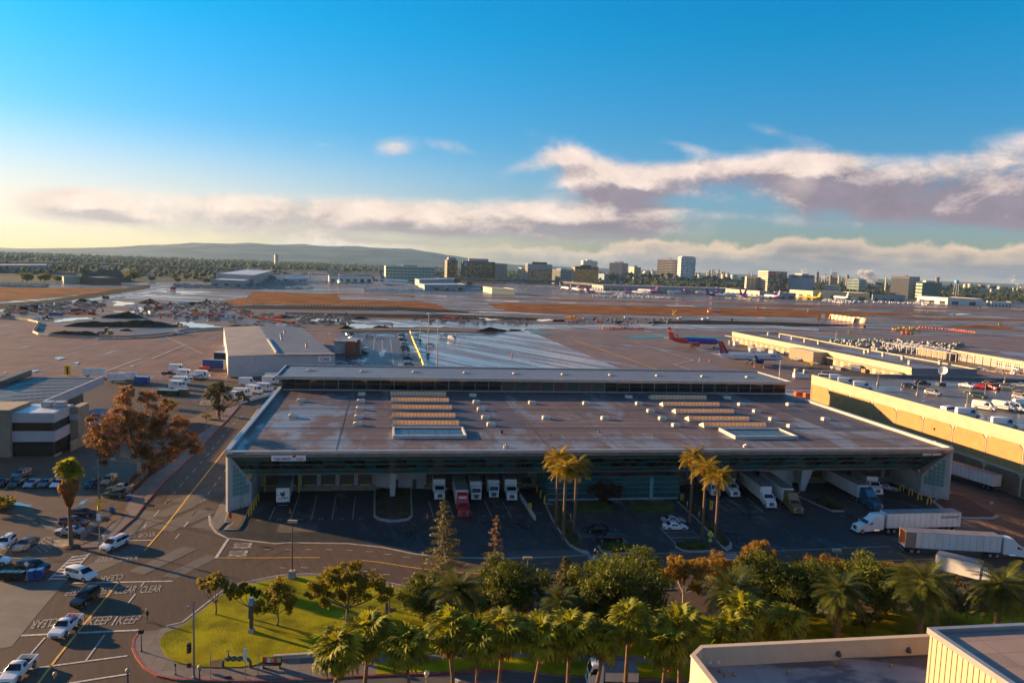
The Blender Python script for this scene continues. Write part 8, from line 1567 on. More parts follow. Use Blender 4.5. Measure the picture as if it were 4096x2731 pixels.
for j in range(ny):
 for i in range(nx):
  px=-900+3600*i/(nx-1)
  for(xa,ya),(xb,yb)in zip(RIDGE,RIDGE[1:]):
   if xa<=px<=xb:py=ya+(yb-ya)*(px-xa)/(xb-xa);break
  tp=PY('o',px*2352/4096,py*2352/4096,HY);u=j/(ny-1);z=max(-2,tp.z)*math.sin(u*math.pi/2)**1.3*(1+.05*math.sin(i*.9+j)+.05*rnd.random()*(u<1));z=z if u<1 else tp.z+rnd.random()*5
  Y=HY-2600*(1-u);q.v.append((tp.x*Y/HY,Y,z))
q.f=[(j*nx+i,j*nx+i+1,(j+1)*nx+i+1,(j+1)*nx+i)for j in range(ny-1)for i in range(nx-1)];q.m=[0]*len(q.f);struct('hills',q,M_HILL).data.polygons.foreach_set('use_smooth',[True]*len(q.f))
def woods(name,label,n,area,hh,m,seed,size=7,keep=None,zf=None):
 """area: (px0, px1, Y0, Y1); crowns as lumps of small faces"""
 r=random.Random(seed);q=MB()
 for _ in range(n):
  Y=area[2]+(area[3]-area[2])*r.random()**1.3;px=r.uniform(area[0],area[1]);x=(px-2048)/FPX*Y
  if keep and not keep(px,Y):continue
  s=size*r.uniform(.6,1.5);h=hh*r.uniform(.6,1.35);z0=(zf(Y)-2)if zf else 0
  for k in range(7):
   a=r.uniform(0,6.28);cx,cy,cz=x+math.cos(a)*s*.55*r.random(),Y+math.sin(a)*s*.5*r.random(),z0+h*r.uniform(.45,.95);b=s*r.uniform(.3,.55)
   v=[(cx+b*r.uniform(.7,1.2),cy,cz),(cx-b*r.uniform(.7,1.2),cy,cz),(cx,cy+b,cz),(cx,cy-b,cz),(cx,cy,cz+b*r.uniform(.6,1)),(cx,cy,cz-b*1.2)];q.add(v,[(0,2,4),(2,1,4),(1,3,4),(3,0,4),(2,0,5),(1,2,5),(3,1,5),(0,3,5)])
  q.tube([(x,Y,z0-.5),(x,Y,z0+h*.5)],s*.05,3)
 return tag(q.obj(name,m,None),label,None,None,'stuff')
def city(label,n,area,m,seed,smax=30,hmax=14):
 r=random.Random(seed);q=MB()
 for _ in range(n):
  Y=area[2]+(area[3]-area[2])*r.random()**1.2;px=r.uniform(area[0],area[1]);x=(px-2048)/FPX*Y;a,b,z=smax*r.uniform(.2,1),smax*r.uniform(.2,.8),hmax*r.uniform(.3,1);q.box(x-a,x+a,Y-b,Y+b,-.6,z)
 return tag(q.obj('distant_city',m,None),label,None,None,'stuff')
M_CA=mat('distant_pale_walls',(.36,.31,.26),.8,var=.5,scale=.01,world=True);M_CB=mat('distant_grey_walls',(.17,.16,.16),.8,var=.5,scale=.01,world=True)
M_W=mat('distant_foliage',(.045,.055,.022),.95,var=.6,scale=.03,world=True,spec=.1)
inA=lambda px,Y:not(1200<px<1650 and Y<1800)
woods('distant_woodland','tree belts far left beyond the elevated road',1500,(-500,1300,2500,5600),15,M_W,1,13);woods('distant_woodland','trees scattered through the hazy city',2600,(900,4700,2900,6500),12,M_W,2,15);woods('distant_woodland','trees between the office towers',420,(1600,4600,2300,2900),13,M_W,3,10)
woods('distant_woodland','trees at the far right below the tanks',300,(3350,4500,1950,2400),13,M_W,4,9);woods('distant_woodland','trees on the low hill of the refinery',520,(2380,4500,2420,2720),12,M_W,14,10,None,lambda Y:26*min(1,max(0,(Y-2380)/300)));woods('distant_woodland','trees and scrub left of the dark spoil hill',420,(-400,1150,1480,2450),9,M_W,5,8);city('low houses and sheds left of the warehouses',130,(-400,1150,1500,2500),M_CB,9,14,6);woods('distant_woodland','dark trees before the far towers',260,(2600,3350,2250,2500),15,M_W,6,10)
M_CA=mat('distant_pale_walls',(.36,.31,.26),.8,var=.5,scale=.01,world=True);M_CB=mat('distant_grey_walls',(.17,.16,.16),.8,var=.5,scale=.01,world=True)
city('pale distant buildings of the city plain',900,(-400,4600,2500,7500),M_CA,1,26,11);city('grey distant buildings of the city plain',700,(-400,4600,2400,6500),M_CB,2,34,13);city('low pale roofs between the parcel terminal and the towers',420,(2450,3250,1800,2300),M_CA,3,10,8);city('grey roofs behind the ribbed warehouse',120,(1150,1700,1900,2500),M_CB,4,34,12);city('houses at the far right',180,(3650,4500,2200,3000),M_CA,5,14,9)
MT=crown_mesh(150,rl(31,8,4,4,9,3.0),1400,.75,leafmat('mid_distance_leaf',(.045,.06,.012),(.15,.14,.025),.3,.1),.6);ML=limbs_for(rl(31,8,4,4,9,3.0),3,.4,5)
MTS=[('A',2100,480,1.9,'large round olive tree beside the dark spoil hill'),('A',900,500,1.1,'brown rounded tree left of the school roofs'),('A',1110,500,1.1,'second brown rounded tree by the school'),('A',1640,520,1.3,'reddish tree in front of the school building'),('A',1990,500,1.2,'brownish tree left of the large olive tree'),('B',430,490,1.1,'dark tree on the access road bend'),('B',820,510,1.0,'brown bush right of the access road bend'),('B',1270,530,1.2,'rounded tree at the corner of the blue grey shed'),('A',420,510,1.6,'dark tree group between two far palms'),('A',700,500,1.5,'dark tree left of the yellow lawn'),('B',960,470,1.3,'grey tree before the freeway piers'),('D',570,640,.7,'dark bush at the white fence, left'),('D',725,645,.7,'dark bush at the white fence, middle'),('D',930,655,.9,'dark hedge at the white fence, right'),('D',1100,560,1.1,'green tree left of the mission-style building'),('D',1360,640,.8,'green tree at the mission-style wall'),('D',880,545,1.4,'dark tree below the globe-sign tower'),('D',1290,630,.9,'green tree between parked cars and mission wall'),('E',1000,500,1.0,'dark tree before the blue glass low office'),('F',1170,590,1.3,'green tree before the low cream office')]
for i,(t,x,y,s,lb)in enumerate(MTS):
 p=P(t,x,y)
 if i==0:T0=tree_at(p,lb,MT,ML,group='trees in the middle distance',scale=s)
 else:dup(T0,p,i*1.3,lb,scale=s)
PMS=[('D',1180,560,'palm behind the green tree near the mission building'),('D',1280,570,'palm left of the red tiled roofs'),('D',1385,550,'palm above the red tiled roofs'),('D',1450,560,'palm right of the red tiled roofs'),('D',1480,575,'palm beside the curved white gable'),('D',940,520,'thin palm before the globe-sign tower'),('D',1000,570,'thin palm right of the dark tree'),('D',1045,520,'thin palm in front of the freeway cars'),('A',355,500,'far palm left of the dark tree group'),('A',730,490,'far palm right of the dark tree group'),('A',590,440,'far palm by the golden glare'),('H',1660,940,'far right palm by the annexe'),('H',1510,930,'far right thin palm left of the annexe'),('H',1920,950,'far right palm behind the annexe'),('H',2000,950,'far right palm beside the red roof'),('H',2170,930,'far right palm under the refinery tanks'),('H',2250,960,'palm at the far right green arch')]
pmh=MB();r=random.Random(9)
for i in range(26):
 a=i*2.4;pt=1-1.6*(i/26);d=Vector((math.cos(a)*math.cos(pt),math.sin(a)*math.cos(pt),math.sin(pt)));s_=d.cross(Vector((0,0,1))).normalized()*.35;b=Vector((0,0,9));e=b+d*2.4+Vector((0,0,-.6));pmh.add([b-s_*.2,b+d*1.4-s_+Vector((0,0,.1)),e,b+d*1.4+s_+Vector((0,0,.1))],[(0,1,2,3)])
pmh=pmh.mesh('crown',MATS['mid_distance_leaf'])
for i,(t,x,y,lb)in enumerate(PMS):
 p=P(t,x,y)
 if i==0:T1=tree_at(p,lb,pmh,[([(0,0,0),(0,0,9)],[.3,.2])],'palm','palm tree','palms in the middle distance',scale=1.5)
 else:dup(T1,p,i,lb,scale=1.5 if t!='H' else 1.9)
TANKM=mat('tank_cream',(.48,.38,.24),.7,var=.06);STK=mat('stack_metal',(.16,.13,.11),.7,var=.2)
q=MB();nx=60
for j,(Y,k)in enumerate(((2380,0),(2480,.35),(2600,.8),(2720,1),(3500,1.05),(3700,.0))):
 for i in range(nx):px=2330+2500*i/(nx-1);x=(px-2048)/FPX*Y;e=min(1,max(0,(px-2400)/300));q.v.append((x,Y,-1+27*k*e*(1+.12*math.sin(i*.9+j)+.06*math.sin(i*2.3))))
q.f=[(j*nx+i,j*nx+i+1,(j+1)*nx+i+1,(j+1)*nx+i)for j in range(5)for i in range(nx-1)];q.m=[0]*len(q.f);struct('hills',q,M_HILL)
def tank(t,x0,x1,ytop,yb,Y,lb,m=TANKM,dome=False):
 a,b=PY(t,x0,ytop,Y),PY(t,x1,ytop,Y);r_=(b.x-a.x)/2;zb=min(26.0,PY(t,(x0+x1)/2,yb,Y).z)-3;z=a.z-zb-.6;o=thing('storage_tank',lb,'storage tank',((a.x+b.x)/2,Y,zb),0,'storage tanks of the refinery');MB().lathe([(r_,0),(r_,z+.6)]+([(r_*.8,z+r_*.35),(.3,z+r_*.5)]if dome else[(.2,z+1.2)]),n=22).obj('shell',m,o,smooth=40);MB().lathe([(r_+.3,z-.4),(r_+.3,z+.5)],n=22).obj('rim',GREY,o)
 q=MB().box(r_*.7,r_*.78,-r_*.75,-r_*.68,0,z);q.obj('ladder',DGREY,o)
for a in(('F',728,795,378,425,2900,'cream tank left of the twin pale green tanks'),('F',795,872,380,432,2850,'cream tank in the middle of the far group'),('F',870,978,385,430,2950,'pale green wide tank right of the cream one',TEALW),('F',924,980,408,445,2700,'small ochre tank in front of the wide green one',YCL),('F',310,352,385,430,2900,'cream tank at the foot of the tallest tower'),('F',350,438,385,425,3000,'green tank at the foot of the tallest tower',TEALW),('E',1455,1568,345,400,3100,'domed cream tank right of the green glass office',TANKM,True),('E',1582,1652,350,395,3000,'domed cream tank, second right of the green glass office',TANKM,True),('H',1490,1608,660,720,3000,'dark brown flat tank on the far right skyline',BROWNW),('H',1662,1818,670,720,3100,'wide dark flat tank on the far right skyline',NAVY),('H',1205,1280,655,700,3000,'cream round tank left of the dark tanks',TANKM,True),('H',1282,1385,655,700,3100,'cream tank with brown side left of the dark tanks',TANKM,True),('H',1850,1935,700,760,2700,'domed pink cream tank right of the dark tanks',TANKM,True),('H',1712,1760,745,775,2500,'small pale sphere tank at the far right',TANKM,True),('H',2138,2175,715,750,2600,'small green tank at the far right',TEALW,True),('H',2220,2262,720,750,2600,'small cream tank at the far right edge',TANKM,True),('H',2275,2335,705,735,2700,'cream tank cut by the right edge',TANKM,True)):tank(*a)
def stack(t,x,yt,Y,w_,lb,m=STK):p=PY(t,x,yt,Y);o=thing('refinery_stack',lb,'stack',(p.x,Y,-.6),0,'stacks of the refinery');MB().lathe([(w_*1.15,0),(w_,p.z*.5),(w_*.85,p.z+.6)],n=10).obj('shaft',m,o);MB().lathe([(w_*1.05,p.z-2.5),(w_*1.05,p.z-1.0)],n=10).obj('collar',DGREY,o);MB().box(-w_*1.8,w_*1.8,-w_*1.6,w_*1.6,p.z*.35,p.z*.35+.8).obj('platform',DGREY,o)
for i,a in enumerate(sorted((('F',512,352,3000,4),('F',543,320,3100,4.5),('F',593,308,3050,3.2),('F',610,310,3060,3.0),('F',625,350,3000,3),('F',665,368,2980,4),('F',680,330,3050,2.6),('F',690,308,3100,3),('F',835,342,3050,2.5),('F',335,352,3100,3),('F',382,340,3100,2.5),('F',1158,352,3000,2),('F',1208,352,3000,2),('F',740,345,3000,5),('F',770,340,3020,5),('G',326,415,2700,5),('G',342,412,2720,3.5),('G',480,450,2900,3),('G',583,478,2600,5),('G',742,488,2600,4.2),('G',800,512,2700,3),('G',898,470,2500,5.5),('G',425,460,3000,2),('G',1625,520,2500,3),('H',712,515,2300,6.5),('E',1598,290,3000,3)),key=lambda a:im(a[0],a[1],a[2])[0])):stack(*a,('dark' if i%3 else 'tan')+' slim refinery stack, '+ORD[i]+' of all stacks counted from left to right',STK if i%3 else TANKM)
p0=PY('G',645,520,2620);o=thing('refinery_unit','dark refinery block carrying a comb of seven thin stacks','refinery unit',(p0.x,2620,-.6));MB().box(-11,11,-6,6,0,p0.z).obj('frame',STK,o)
for i in range(7):t_p=PY('G',600+i*15,415,2620);MB().lathe([(1.0,0),(.8,t_p.z)],t_p.x-p0.x,0,7).obj('chimney',STK,o)
wt=PY('H',1082,560,2150);o=thing('water_tower','pale blue round water tower on slim legs at the far right','water tower',(wt.x,2150,-.6));zt=wt.z;r_=6.4
MB().lathe([(.5,zt-12.5),(r_*.7,zt-11),(r_,zt-7.5),(r_*.98,zt-4.5),(r_*.7,zt-1.5),(.4,zt)],n=20).obj('tank',mat('pale_blue_tank',(.16,.36,.50),.5,var=.05),o,smooth=50)
for i in range(6):a=i*math.pi/3;MB().tube([(math.cos(a)*r_*1.15,math.sin(a)*r_*1.15,0),(math.cos(a)*r_*.85,math.sin(a)*r_*.85,zt-9)],.45,6).obj('leg',WHITE,o)
M_STEAM=bpy.data.materials.new('steam');M_STEAM.use_nodes=True;t_=NT(M_STEAM.node_tree);t_.n.clear();ou=t_.node('ShaderNodeOutputMaterial');pv=t_.node('ShaderNodeVolumePrincipled');pv.inputs['Color'].default_value=(.98,.95,.92,1);pv.inputs['Density'].default_value=.05;t_.l.new(pv.outputs[0],ou.inputs['Volume'])
def plume(pts,Y,lb,seed):
 r=random.Random(seed);bm=bmesh.new();
 for(t,x,y,rad)in pts:
  c=PY(t,x,y,Y+r.uniform(-10,10));k=rad*OX[t][2]/FPX*Y
  for _ in range(7):
   m_=Matrix.Translation(c+Vector((r.gauss(0,.5),r.gauss(0,.3),r.gauss(0,.4)))*k)@Matrix.Diagonal((k*r.uniform(.35,.7),)*3+(1,));bmesh.ops.create_icosphere(bm,subdivisions=2,radius=1,matrix=m_)
 me=bpy.data.meshes.new('steam_plume');bm.to_mesh(me);bm.free();me.materials.append(M_STEAM);me.polygons.foreach_set('use_smooth',[True]*len(me.polygons));tag(link('steam_plume',me),lb,'steam plume','steam plumes over the refinery')
plume([('G',1360,600,70),('G',1290,540,90),('G',1380,500,85),('G',1220,470,90),('G',1290,430,80),('G',1150,430,60),('G',1100,450,40)],2700,'largest cream steam plume left of the cream grid tower',1);plume([('G',620,460,14),('G',590,415,18),('G',570,370,16),('G',560,345,12)],2600,'thin slanting steam plume over the comb of stacks',2)
plume([('G',70,410,45),('G',120,395,30),('G',40,390,30)],2500,'small steam puff above the blue office tower',3);plume([('H',2340,720,50),('H',2250,660,45),('H',2150,590,45),('H',2080,550,35),('H',2150,500,30)],2600,'slanting pink steam plume at the right edge',4);plume([('G',470,530,45),('G',520,560,30),('G',430,500,30)],2650,'low faint steam puff left of the comb of stacks',5)
q=MB();q.box(-9500,9500,-300,12600,-2.5,235);M_HZ=bpy.data.materials.new('haze');M_HZ.use_nodes=True;t_=NT(M_HZ.node_tree);t_.n.clear();ou=t_.node('ShaderNodeOutputMaterial');pv=t_.node('ShaderNodeVolumePrincipled');pv.inputs['Color'].default_value=(.38,.66,1.0,1);pv.inputs['Density'].default_value=2.8e-5;pv.inputs['Anisotropy'].default_value=.2;t_.l.new(pv.outputs[0],ou.inputs['Volume'])
HAZE=q.obj('haze',M_HZ);tag(HAZE,'thin pale haze lying over the whole airfield',None,None,'stuff')
TANP=mat('tan_pole',(.30,.22,.13),.6,var=.1);GPOLE=mat('grey_pole',(.20,.20,.20),.5,.4,var=.1)
def pole(t,x,y,tx,ty,label,kind='street_lamp',m=GPOLE,arm=None,cat='street lamp',group=None,r=.10,boxh=False,base=False):
 p=P(t,x,y,.13 if t in 'ab' else 0);h=PY(t,tx,ty,p.y).z-p.z;o=thing(kind,label,cat,p,0,group)
 MB().tube([(0,0,0),(0,0,h*.5),(0,0,h)],[r*1.2,r,r*.7],8).obj('pole',m,o);MB().lathe([(r*2.2,0),(r*2.0,.25),(r*1.1,.3)],n=8).obj('base',m,o)
 if base:MB().tbox(-.5,.5,-.5,.5,-.1,1.3,.04).obj('plinth',CONC,o)
 if arm:MB().tube([(0,0,h-.3),(arm*.5,0,h+.15),(arm,0,h+.1)],.05,6).obj('arm',m,o);MB().tbox(arm-.15 if arm>0 else arm-.55,arm+.55 if arm>0 else arm+.15,-.16,.16,h,h+.2,.05).obj('lamp_head',m,o)
 if boxh:MB().tbox(-.75,.75,-.3,.3,h-.1,h+.28,.05).obj('lamp_head',TANP,o)
 return o,h
LL='street lamps along the left road'
pole('e',1768,720,1762,425,'street lamp beside the dark evergreen tree',group=LL,arm=1.8);pole('e',1418,1080,1412,830,'street lamp in front of the sycamore crown',group=LL,arm=-1.6);pole('e',2045,470,2042,365,'farthest street lamp on the left road',group=LL,arm=-1.5)
o,h=pole('a',850,375,840,-350,'street lamp with paper notices beside the pale fire hydrant',group=LL,arm=2.4);MB().box(-.32,.32,-.16,-.12,4.2,5.4).obj('notice',WHITE,o);MB().box(-.3,.3,-.16,-.12,6.8,8.0).obj('notice',YELLOWP,o)
o,h=pole('e',855,1362,850,1012,'black double lamp post on a yellow base in the left lot',m=DGREY,arm=-.9);MB().lathe([(.45,0),(.42,1.1),(.3,1.15)],n=12).obj('yellow_base',YELLOWP,o)
pole('b',360,668,358,185,'box-headed street lamp on a concrete block at the lawn edge',boxh=True,base=True,m=DGREY,group='box-headed street lamps along the main road',r=.09);pole('c',228,765,235,500,'box-headed street lamp left of the short conifer',boxh=True,m=TANP,group='box-headed street lamps along the main road',r=.09);pole('d',736,640,740,433,'box-headed street lamp above the golden trees',boxh=True,m=TANP,group='box-headed street lamps along the main road',r=.09)
o,h=pole('a',1660,1522,1660,858,'tall signal pole on the corner pavement with traffic lights','signal_pole',cat='traffic light',r=.11)
tl_=MB().box(-.75,-.35,-.25,.15,3.2,4.4).obj('traffic_light',BLACK,o)
for i,c_ in enumerate(('red','yellow','green')):MB().lathe([(.13,-.34),(.15,-.25)],-.55,3.42+.38*(2-i),10,0,'y').obj('lens',DARKGLASS,tl_);MB().box(-.72,-.38,-.45,-.25,3.55+.38*(2-i),3.58+.38*(2-i)).obj('visor',BLACK,tl_)
q=MB();q.tube([(0,0,h-.9),(-.55,-.1,h-.7)],.04,5);q.tbox(-.8,-.5,-.25,.05,h-.95,h-.65,.03);q.obj('camera_bracket',GREY,o);MB().box(-.75,-.35,-.2,.15,1.4,1.9).obj('pedestrian_signal',BLACK,o)
o,h=pole('a',1210,1290,1205,1130,'short black signal box on a post at the red kerb corner','signal_post',cat='sign',m=DGREY,r=.06);MB().box(-.28,.28,-.2,.2,h-.1,h+.4).obj('signal_box',BLACK,o)
o,h=pole('a',1502,1490,1496,1400,'small push-button post on the corner pavement','button_post',cat='post',m=DGREY,r=.05);MB().box(-.09,.09,-.14,0,h-.2,h+.1).obj('button_box',BLACK,o)
def sign(t,x,y,tx,ty,label,w=.5,h2=.6,m=WHITE,diamond=False,disc=False,pm=GPOLE,name='road_sign'):
 p=P(t,x,y,.13 if t in 'ab' else 0);h=PY(t,tx,ty,p.y).z-p.z;o=thing(name,label,'sign',p);MB().lathe([(.045,0),(.045,h)],n=6).obj('post',pm,o)
 if diamond:MB().add([(0,-.06,h-2*w),(w,-.06,h-w),(0,-.06,h),(-w,-.06,h-w),(0,-.03,h-2*w),(w,-.03,h-w),(0,-.03,h),(-w,-.03,h-w)],[(0,1,2,3),(7,6,5,4),(0,4,5,1),(1,5,6,2),(2,6,7,3),(3,7,4,0)]).obj('sign_plate',m,o)
 elif disc:MB().lathe([(w,-.07),(w,-.04)],0,h-w,8,0,'y').obj('sign_plate',m,o)
 else:MB().box(-w/2,w/2,-.07,-.04,h-h2,h).obj('sign_plate',m,o)
 return o,h
M_LIME=mat('lime_sign',(.62,.62,.04),.5,var=0)
o,h=sign('c',1793,420,1795,262,'yellow diamond pedestrian crossing sign with arrow plate below',.62,m=M_LIME,diamond=True);MB().box(-.3,.3,-.07,-.04,h-2.0,h-1.42).obj('arrow_plate',M_LIME,o)
q=MB();z=h-.62;q.lathe([(.07,-.10),(.07,-.07)],0,z+.28,8,0,'y');q.tube([(0,-.085,z+.2),(0,-.085,z-.05),(.14,-.085,z-.34)],.035,4);q.tube([(0,-.085,z-.05),(-.14,-.085,z-.34)],.035,4);q.tube([(-.16,-.085,z+.02),(0,-.085,z+.16),(.16,-.085,z+.02)],.03,4);q.obj('walker_symbol',BLACK,o)
q=MB();q.tube([(.15,-.09,h-1.55),(-.15,-.09,h-1.85)],.03,4);q.add([(-.2,-.09,h-1.9),(-.02,-.09,h-1.88),(-.18,-.09,h-1.7)],[(0,1,2)]);q.obj('arrow',BLACK,o)
sign('h',2065,1390,2072,1285,'grey back of an octagonal sign on the right island',.5,m=GREY,disc=True);sign('a',1972,235,1974,100,'red sign plate on a thin post in the corner bed',.5,1.1,REDP);sign('a',2097,1525,2108,1262,'pale narrow sign behind the pipe valve',.42,1.6,WHITE);sign('a',232,700,235,520,'white sign turned away behind the bins',.42,.9,WHITE,diamond=True);sign('a',1798,1522,1802,1300,'bare thin post on the pavement right of the signal pole',.05,.1,GREY);sign('b',68,1500,68,1300,'bare thin post left of the advertising bench',.05,.1,GREY)
GLB=mat('frosted_globe',(.62,.55,.42),.3,var=0)
for t,x,y,r_,lb,hb_ in(('a',472,1485,.28,'globe-topped black lamp at the bottom edge, left',3.2),('a',1092,1455,.28,'globe-topped black lamp at the bottom edge, beside the corner',3.2),('a',1706,1428,.28,'globe-topped black lamp on the pavement edge',3.6),('b',1512,1478,.32,'white globe lamp on a cream post between the fan palms',5.2)):
 p=P(t,x,y,hb_);o=thing('globe_lamp',lb,'street lamp',(p.x,p.y,0));c_=TANP if t=='b' else DGREY;MB().tube([(0,0,0),(0,0,hb_-.2)],[.12,.07],8).obj('post',c_,o);MB().lathe([(.05,hb_-.30),(r_*.7,hb_-r_*.72),(r_,hb_),(r_*.7,hb_+r_*.72),(.05,hb_+r_)],n=14).obj('globe',GLB if t=='b' else TANP,o,smooth=60);MB().lathe([(.16,hb_-.42),(.10,hb_-.30)],n=8).obj('collar',c_,o)
for t,x,y,lb in(('b',2040,845,'white globe lamp among the park trees'),):p=P(t,x,y,4.0);o=thing('globe_lamp',lb,'street lamp',(p.x,p.y,0));MB().tube([(0,0,0),(0,0,3.8)],.06,6).obj('post',DGREY,o);MB().lathe([(.05,3.7),(.3,4.0),(.05,4.3)],n=12).obj('globe',GLB,o)
def bin_(t,x,y,col,label,s=1.0):p=P(t,x,y);o=thing('wheelie_bin',label,'bin',p,.1);o.scale=(s,)*3;MB().tbox(-.34,.34,-.36,.36,.08,1.1,-.06).obj('body',paint(col),o);MB().sprism([(-.42,1.1),(.42,1.1),(.36,1.24),(-.40,1.18)],-.44,.44).obj('lid',paint(col),o);[wheel(o,.28,sg*.3,.12,.06)for sg in(-1,1)]
for i,x in enumerate((28,82,135,188)):bin_('a',x,680,'black',['leftmost','second','third','rightmost'][i]+' of four black wheelie bins by the white sign',1.1)
bin_('a',272,680,'blue','left one of two blue bins beside the black bins',1.3);bin_('a',342,670,'blue','right one of two blue bins beside the black bins',1.3);bin_('a',963,110,'blue','blue bin at the end of the lot fence');bin_('e',1102,1288,'blue','blue bin behind the dark green saloon')
def hydrant(t,x,y,m,label):p=P(t,x,y,.13);o=thing('fire_hydrant',label,'fire hydrant',p);MB().lathe([(.20,0),(.20,.06),(.13,.08),(.13,.55),(.17,.58),(.15,.68),(.05,.76)],n=10).obj('barrel',m,o);MB().lathe([(.06,-.26),(.06,.26)],0,.42,8,0,'x').obj('outlet',m,o)
hydrant('a',887,335,mat('cream_hydrant',(.50,.42,.22),.5),'pale cream fire hydrant on the left pavement');hydrant('b',1222,768,YELLOWP,'yellow fire hydrant at the lawn kerb')
a,b=P('b',105,1430,.13),P('b',270,1430,.13);yw,c=aim(a,b);o=thing('advertising_bench','green bench with a red, yellow and pink advertising back','bench',c,yw);L=(b-a).length/2
MB().box(-L,L,-.35,.15,.42,.50).obj('seat',paint('green'),o);MB().box(-L,L,.12,.20,.5,1.25).obj('backrest',paint('green'),o)
for i,cc in enumerate((ARE,WHITE,mat('ad_orange',(.65,.30,.04),.5),mat('ad_pink',(.55,.04,.14),.5),mat('ad_lime',(.45,.45,.05),.5))):MB().box(-L*.9+i*L*.36,-L*.9+(i+1)*L*.36-.02,.08,.12,.62,1.18).obj('advert_panel',cc,o)
for x in(-L*.85,L*.85):MB().box(x-.05,x+.05,-.33,.18,0,.42).obj('leg',paint('green'),o)
a,b=P('b',200,1355,.13),P('b',540,1335,.13);yw,c=aim(a,b);o=thing('low_wall','long low concrete seat wall at the lawn edge','wall',c,yw);MB().tbox(-(b-a).length/2,(b-a).length/2,-.25,.25,0,.5,.03).obj('wall',CONC,o)
PIPE=mat('olive_pipe',(.09,.10,.05),.5,.2,var=.2)
a,b=P('a',1905,1425,.15),P('a',2140,1425,.15);yw,c=aim(a,b);o=thing('backflow_preventer','olive arched pipe with valves and two handwheels at the lawn edge','pipe valve',c,yw);L=(b-a).length/2
MB().tube([(-L,0,0),(-L,0,.7),(-L+.3,0,1.05),(-L+.7,0,1.1),(L-.7,0,1.1),(L-.3,0,1.05),(L,0,.7),(L,0,0)],.2,10).obj('pipe',PIPE,o)
for x in(-L*.6,L*.6):MB().lathe([(.28,.85),(.28,1.35),(.08,1.4),(.06,2.0),(.30,2.02),(.30,2.06)],x,0,10).obj('valve',PIPE,o)
for x in(-L*.22,L*.22):MB().lathe([(.32,-.2),(.36,0),(.32,.2)],0,1.1,12,0,'x').obj('check_valve',PIPE,o,(x,0,0));MB().tube([(x-.2,0,1.45),(x+.2,0,1.45)],.03,5).obj('handle',WHITE,o)
sheet('soil_patch',[('a',1800,1375),('a',1905,1355),('a',1890,1425),('a',1795,1425)],M_BED,.225)
p=P('a',2150,1125,.2);o=thing('blue_pillar','tall grey pillar with a blue glass cap on the lawn','pillar',p);hp=PY('a',2165,845,p.y).z;MB().tbox(-.4,.4,-.4,.4,0,.5,.1).obj('plinth',CONC,o);MB().box(-.2,.2,-.2,.2,.5,hp-1.0).obj('shaft',mat('dark_slate',(.04,.05,.055),.5),o);MB().tbox(-.3,.3,-.3,.3,hp-1.0,hp,.05).obj('cap',mat('blue_glass_cap',(.10,.25,.35),.2),o)
for t,x,y,lb in(('b',1190,935,'bare brown sapling stake with a soil ring on the lawn'),):p=P(t,x,y,.2);o=thing('sapling',lb,'sapling',p);MB().tube([(0,0,0),(.05,0,2),(0,0,4.4)],[.14,.12,.06],6).obj('stem',BARK,o);MB().lathe([(.8,0),(.9,.06),(.3,.16)],n=10).obj('soil_ring',M_BED,o)
p=P('b',1165,1120,.2);o=thing('wooden_post','short weathered post behind the lawn tree','post',p);MB().lathe([(.22,0),(.18,4.0),(.05,4.1)],n=8).obj('post',BARK,o)
def hoop(p,label,h=1.5,w=.9,rz=0.0):return place('hoop',lambda:(lambda o:(MB().tube([(-w/2,0,0),(-w/2,0,h*.8),(-w*.3,0,h),(w*.3,0,h),(w/2,0,h*.8),(w/2,0,0)],.12,8).obj('hoop',YELLOWP,o),o)[1])(link('hoop_guard',None)),p,rz,label,'bollard','yellow hoop guards')
for i,(x,y,lb)in enumerate(((1305,1205,'farthest'),(1380,1240,'second'),(1458,1280,'third'),(1540,1315,'nearest'))):hoop(P('h',x,y),lb+' of the four yellow hoops by the right end wall',rz=BRZ)
for i,(x,y,lb)in enumerate(((2138,1415,'nearest'),(2160,1375,'second'),(2180,1335,'third'),(2202,1295,'farthest'))):hoop(P('e',x,y),lb+' of the yellow guards by the left end wall',rz=R(80))
for i,(x,y,lb)in enumerate(((288,1165,'farthest'),(315,1212,'second'),(346,1258,'third'),(380,1308,'nearest'))):hoop(P('g',x,y),lb+' of the yellow guards beside the ramp',rz=R(80))
for i,(x,y,lb)in enumerate(((1500,1245,'pair of yellow posts right of the lobby, left one'),(1548,1285,'yellow guard post right of the lobby, middle one'),(1565,1290,'yellow guard post right of the lobby, right one'))):hoop(P('g',x,y),lb,rz=R(80))
for t,x,y,lb in(('g',255,1385,'yellow sign board with black bar at the left ramp end'),('g',1805,1365,'yellow sign board with black bar at the right island')):p=P(t,x,y);o=thing('height_sign',lb,'sign',p);MB().box(-.3,.3,-.1,.1,.1,1.9).obj('board',YELLOWP,o);MB().box(-.06,.06,-.13,-.1,.7,1.6).obj('black_bar',BLACK,o)
for i,(x,y)in enumerate(((125,1215),(418,1212))):p=P('f',x,y);MB2=MB().lathe([(.22,0),(.22,3.6),(.1,3.7)],n=10).obj('yellow_post',YELLOWP,None,p);tag(MB2,['tall yellow protection post left','tall yellow protection post right'][i]+' of the sticker trailer','bollard')
a,b=P('g',170,1260),P('g',300,1455);q=MB();strip_mb(q,[a,b],.3,.9,0);tag(q.obj('ramp_wall',M_WALLC),'low concrete ramp wall beside the bonneted white truck','wall')
for i,(x0,y0,x1,y1)in enumerate(((540,120,540,28),(600,212,602,112))):sign('c',x0,y0,x1,y1,'white thin marker post '+('farther' if not i else 'nearer')+' in the left date palm bed',.12,.8,WHITE)
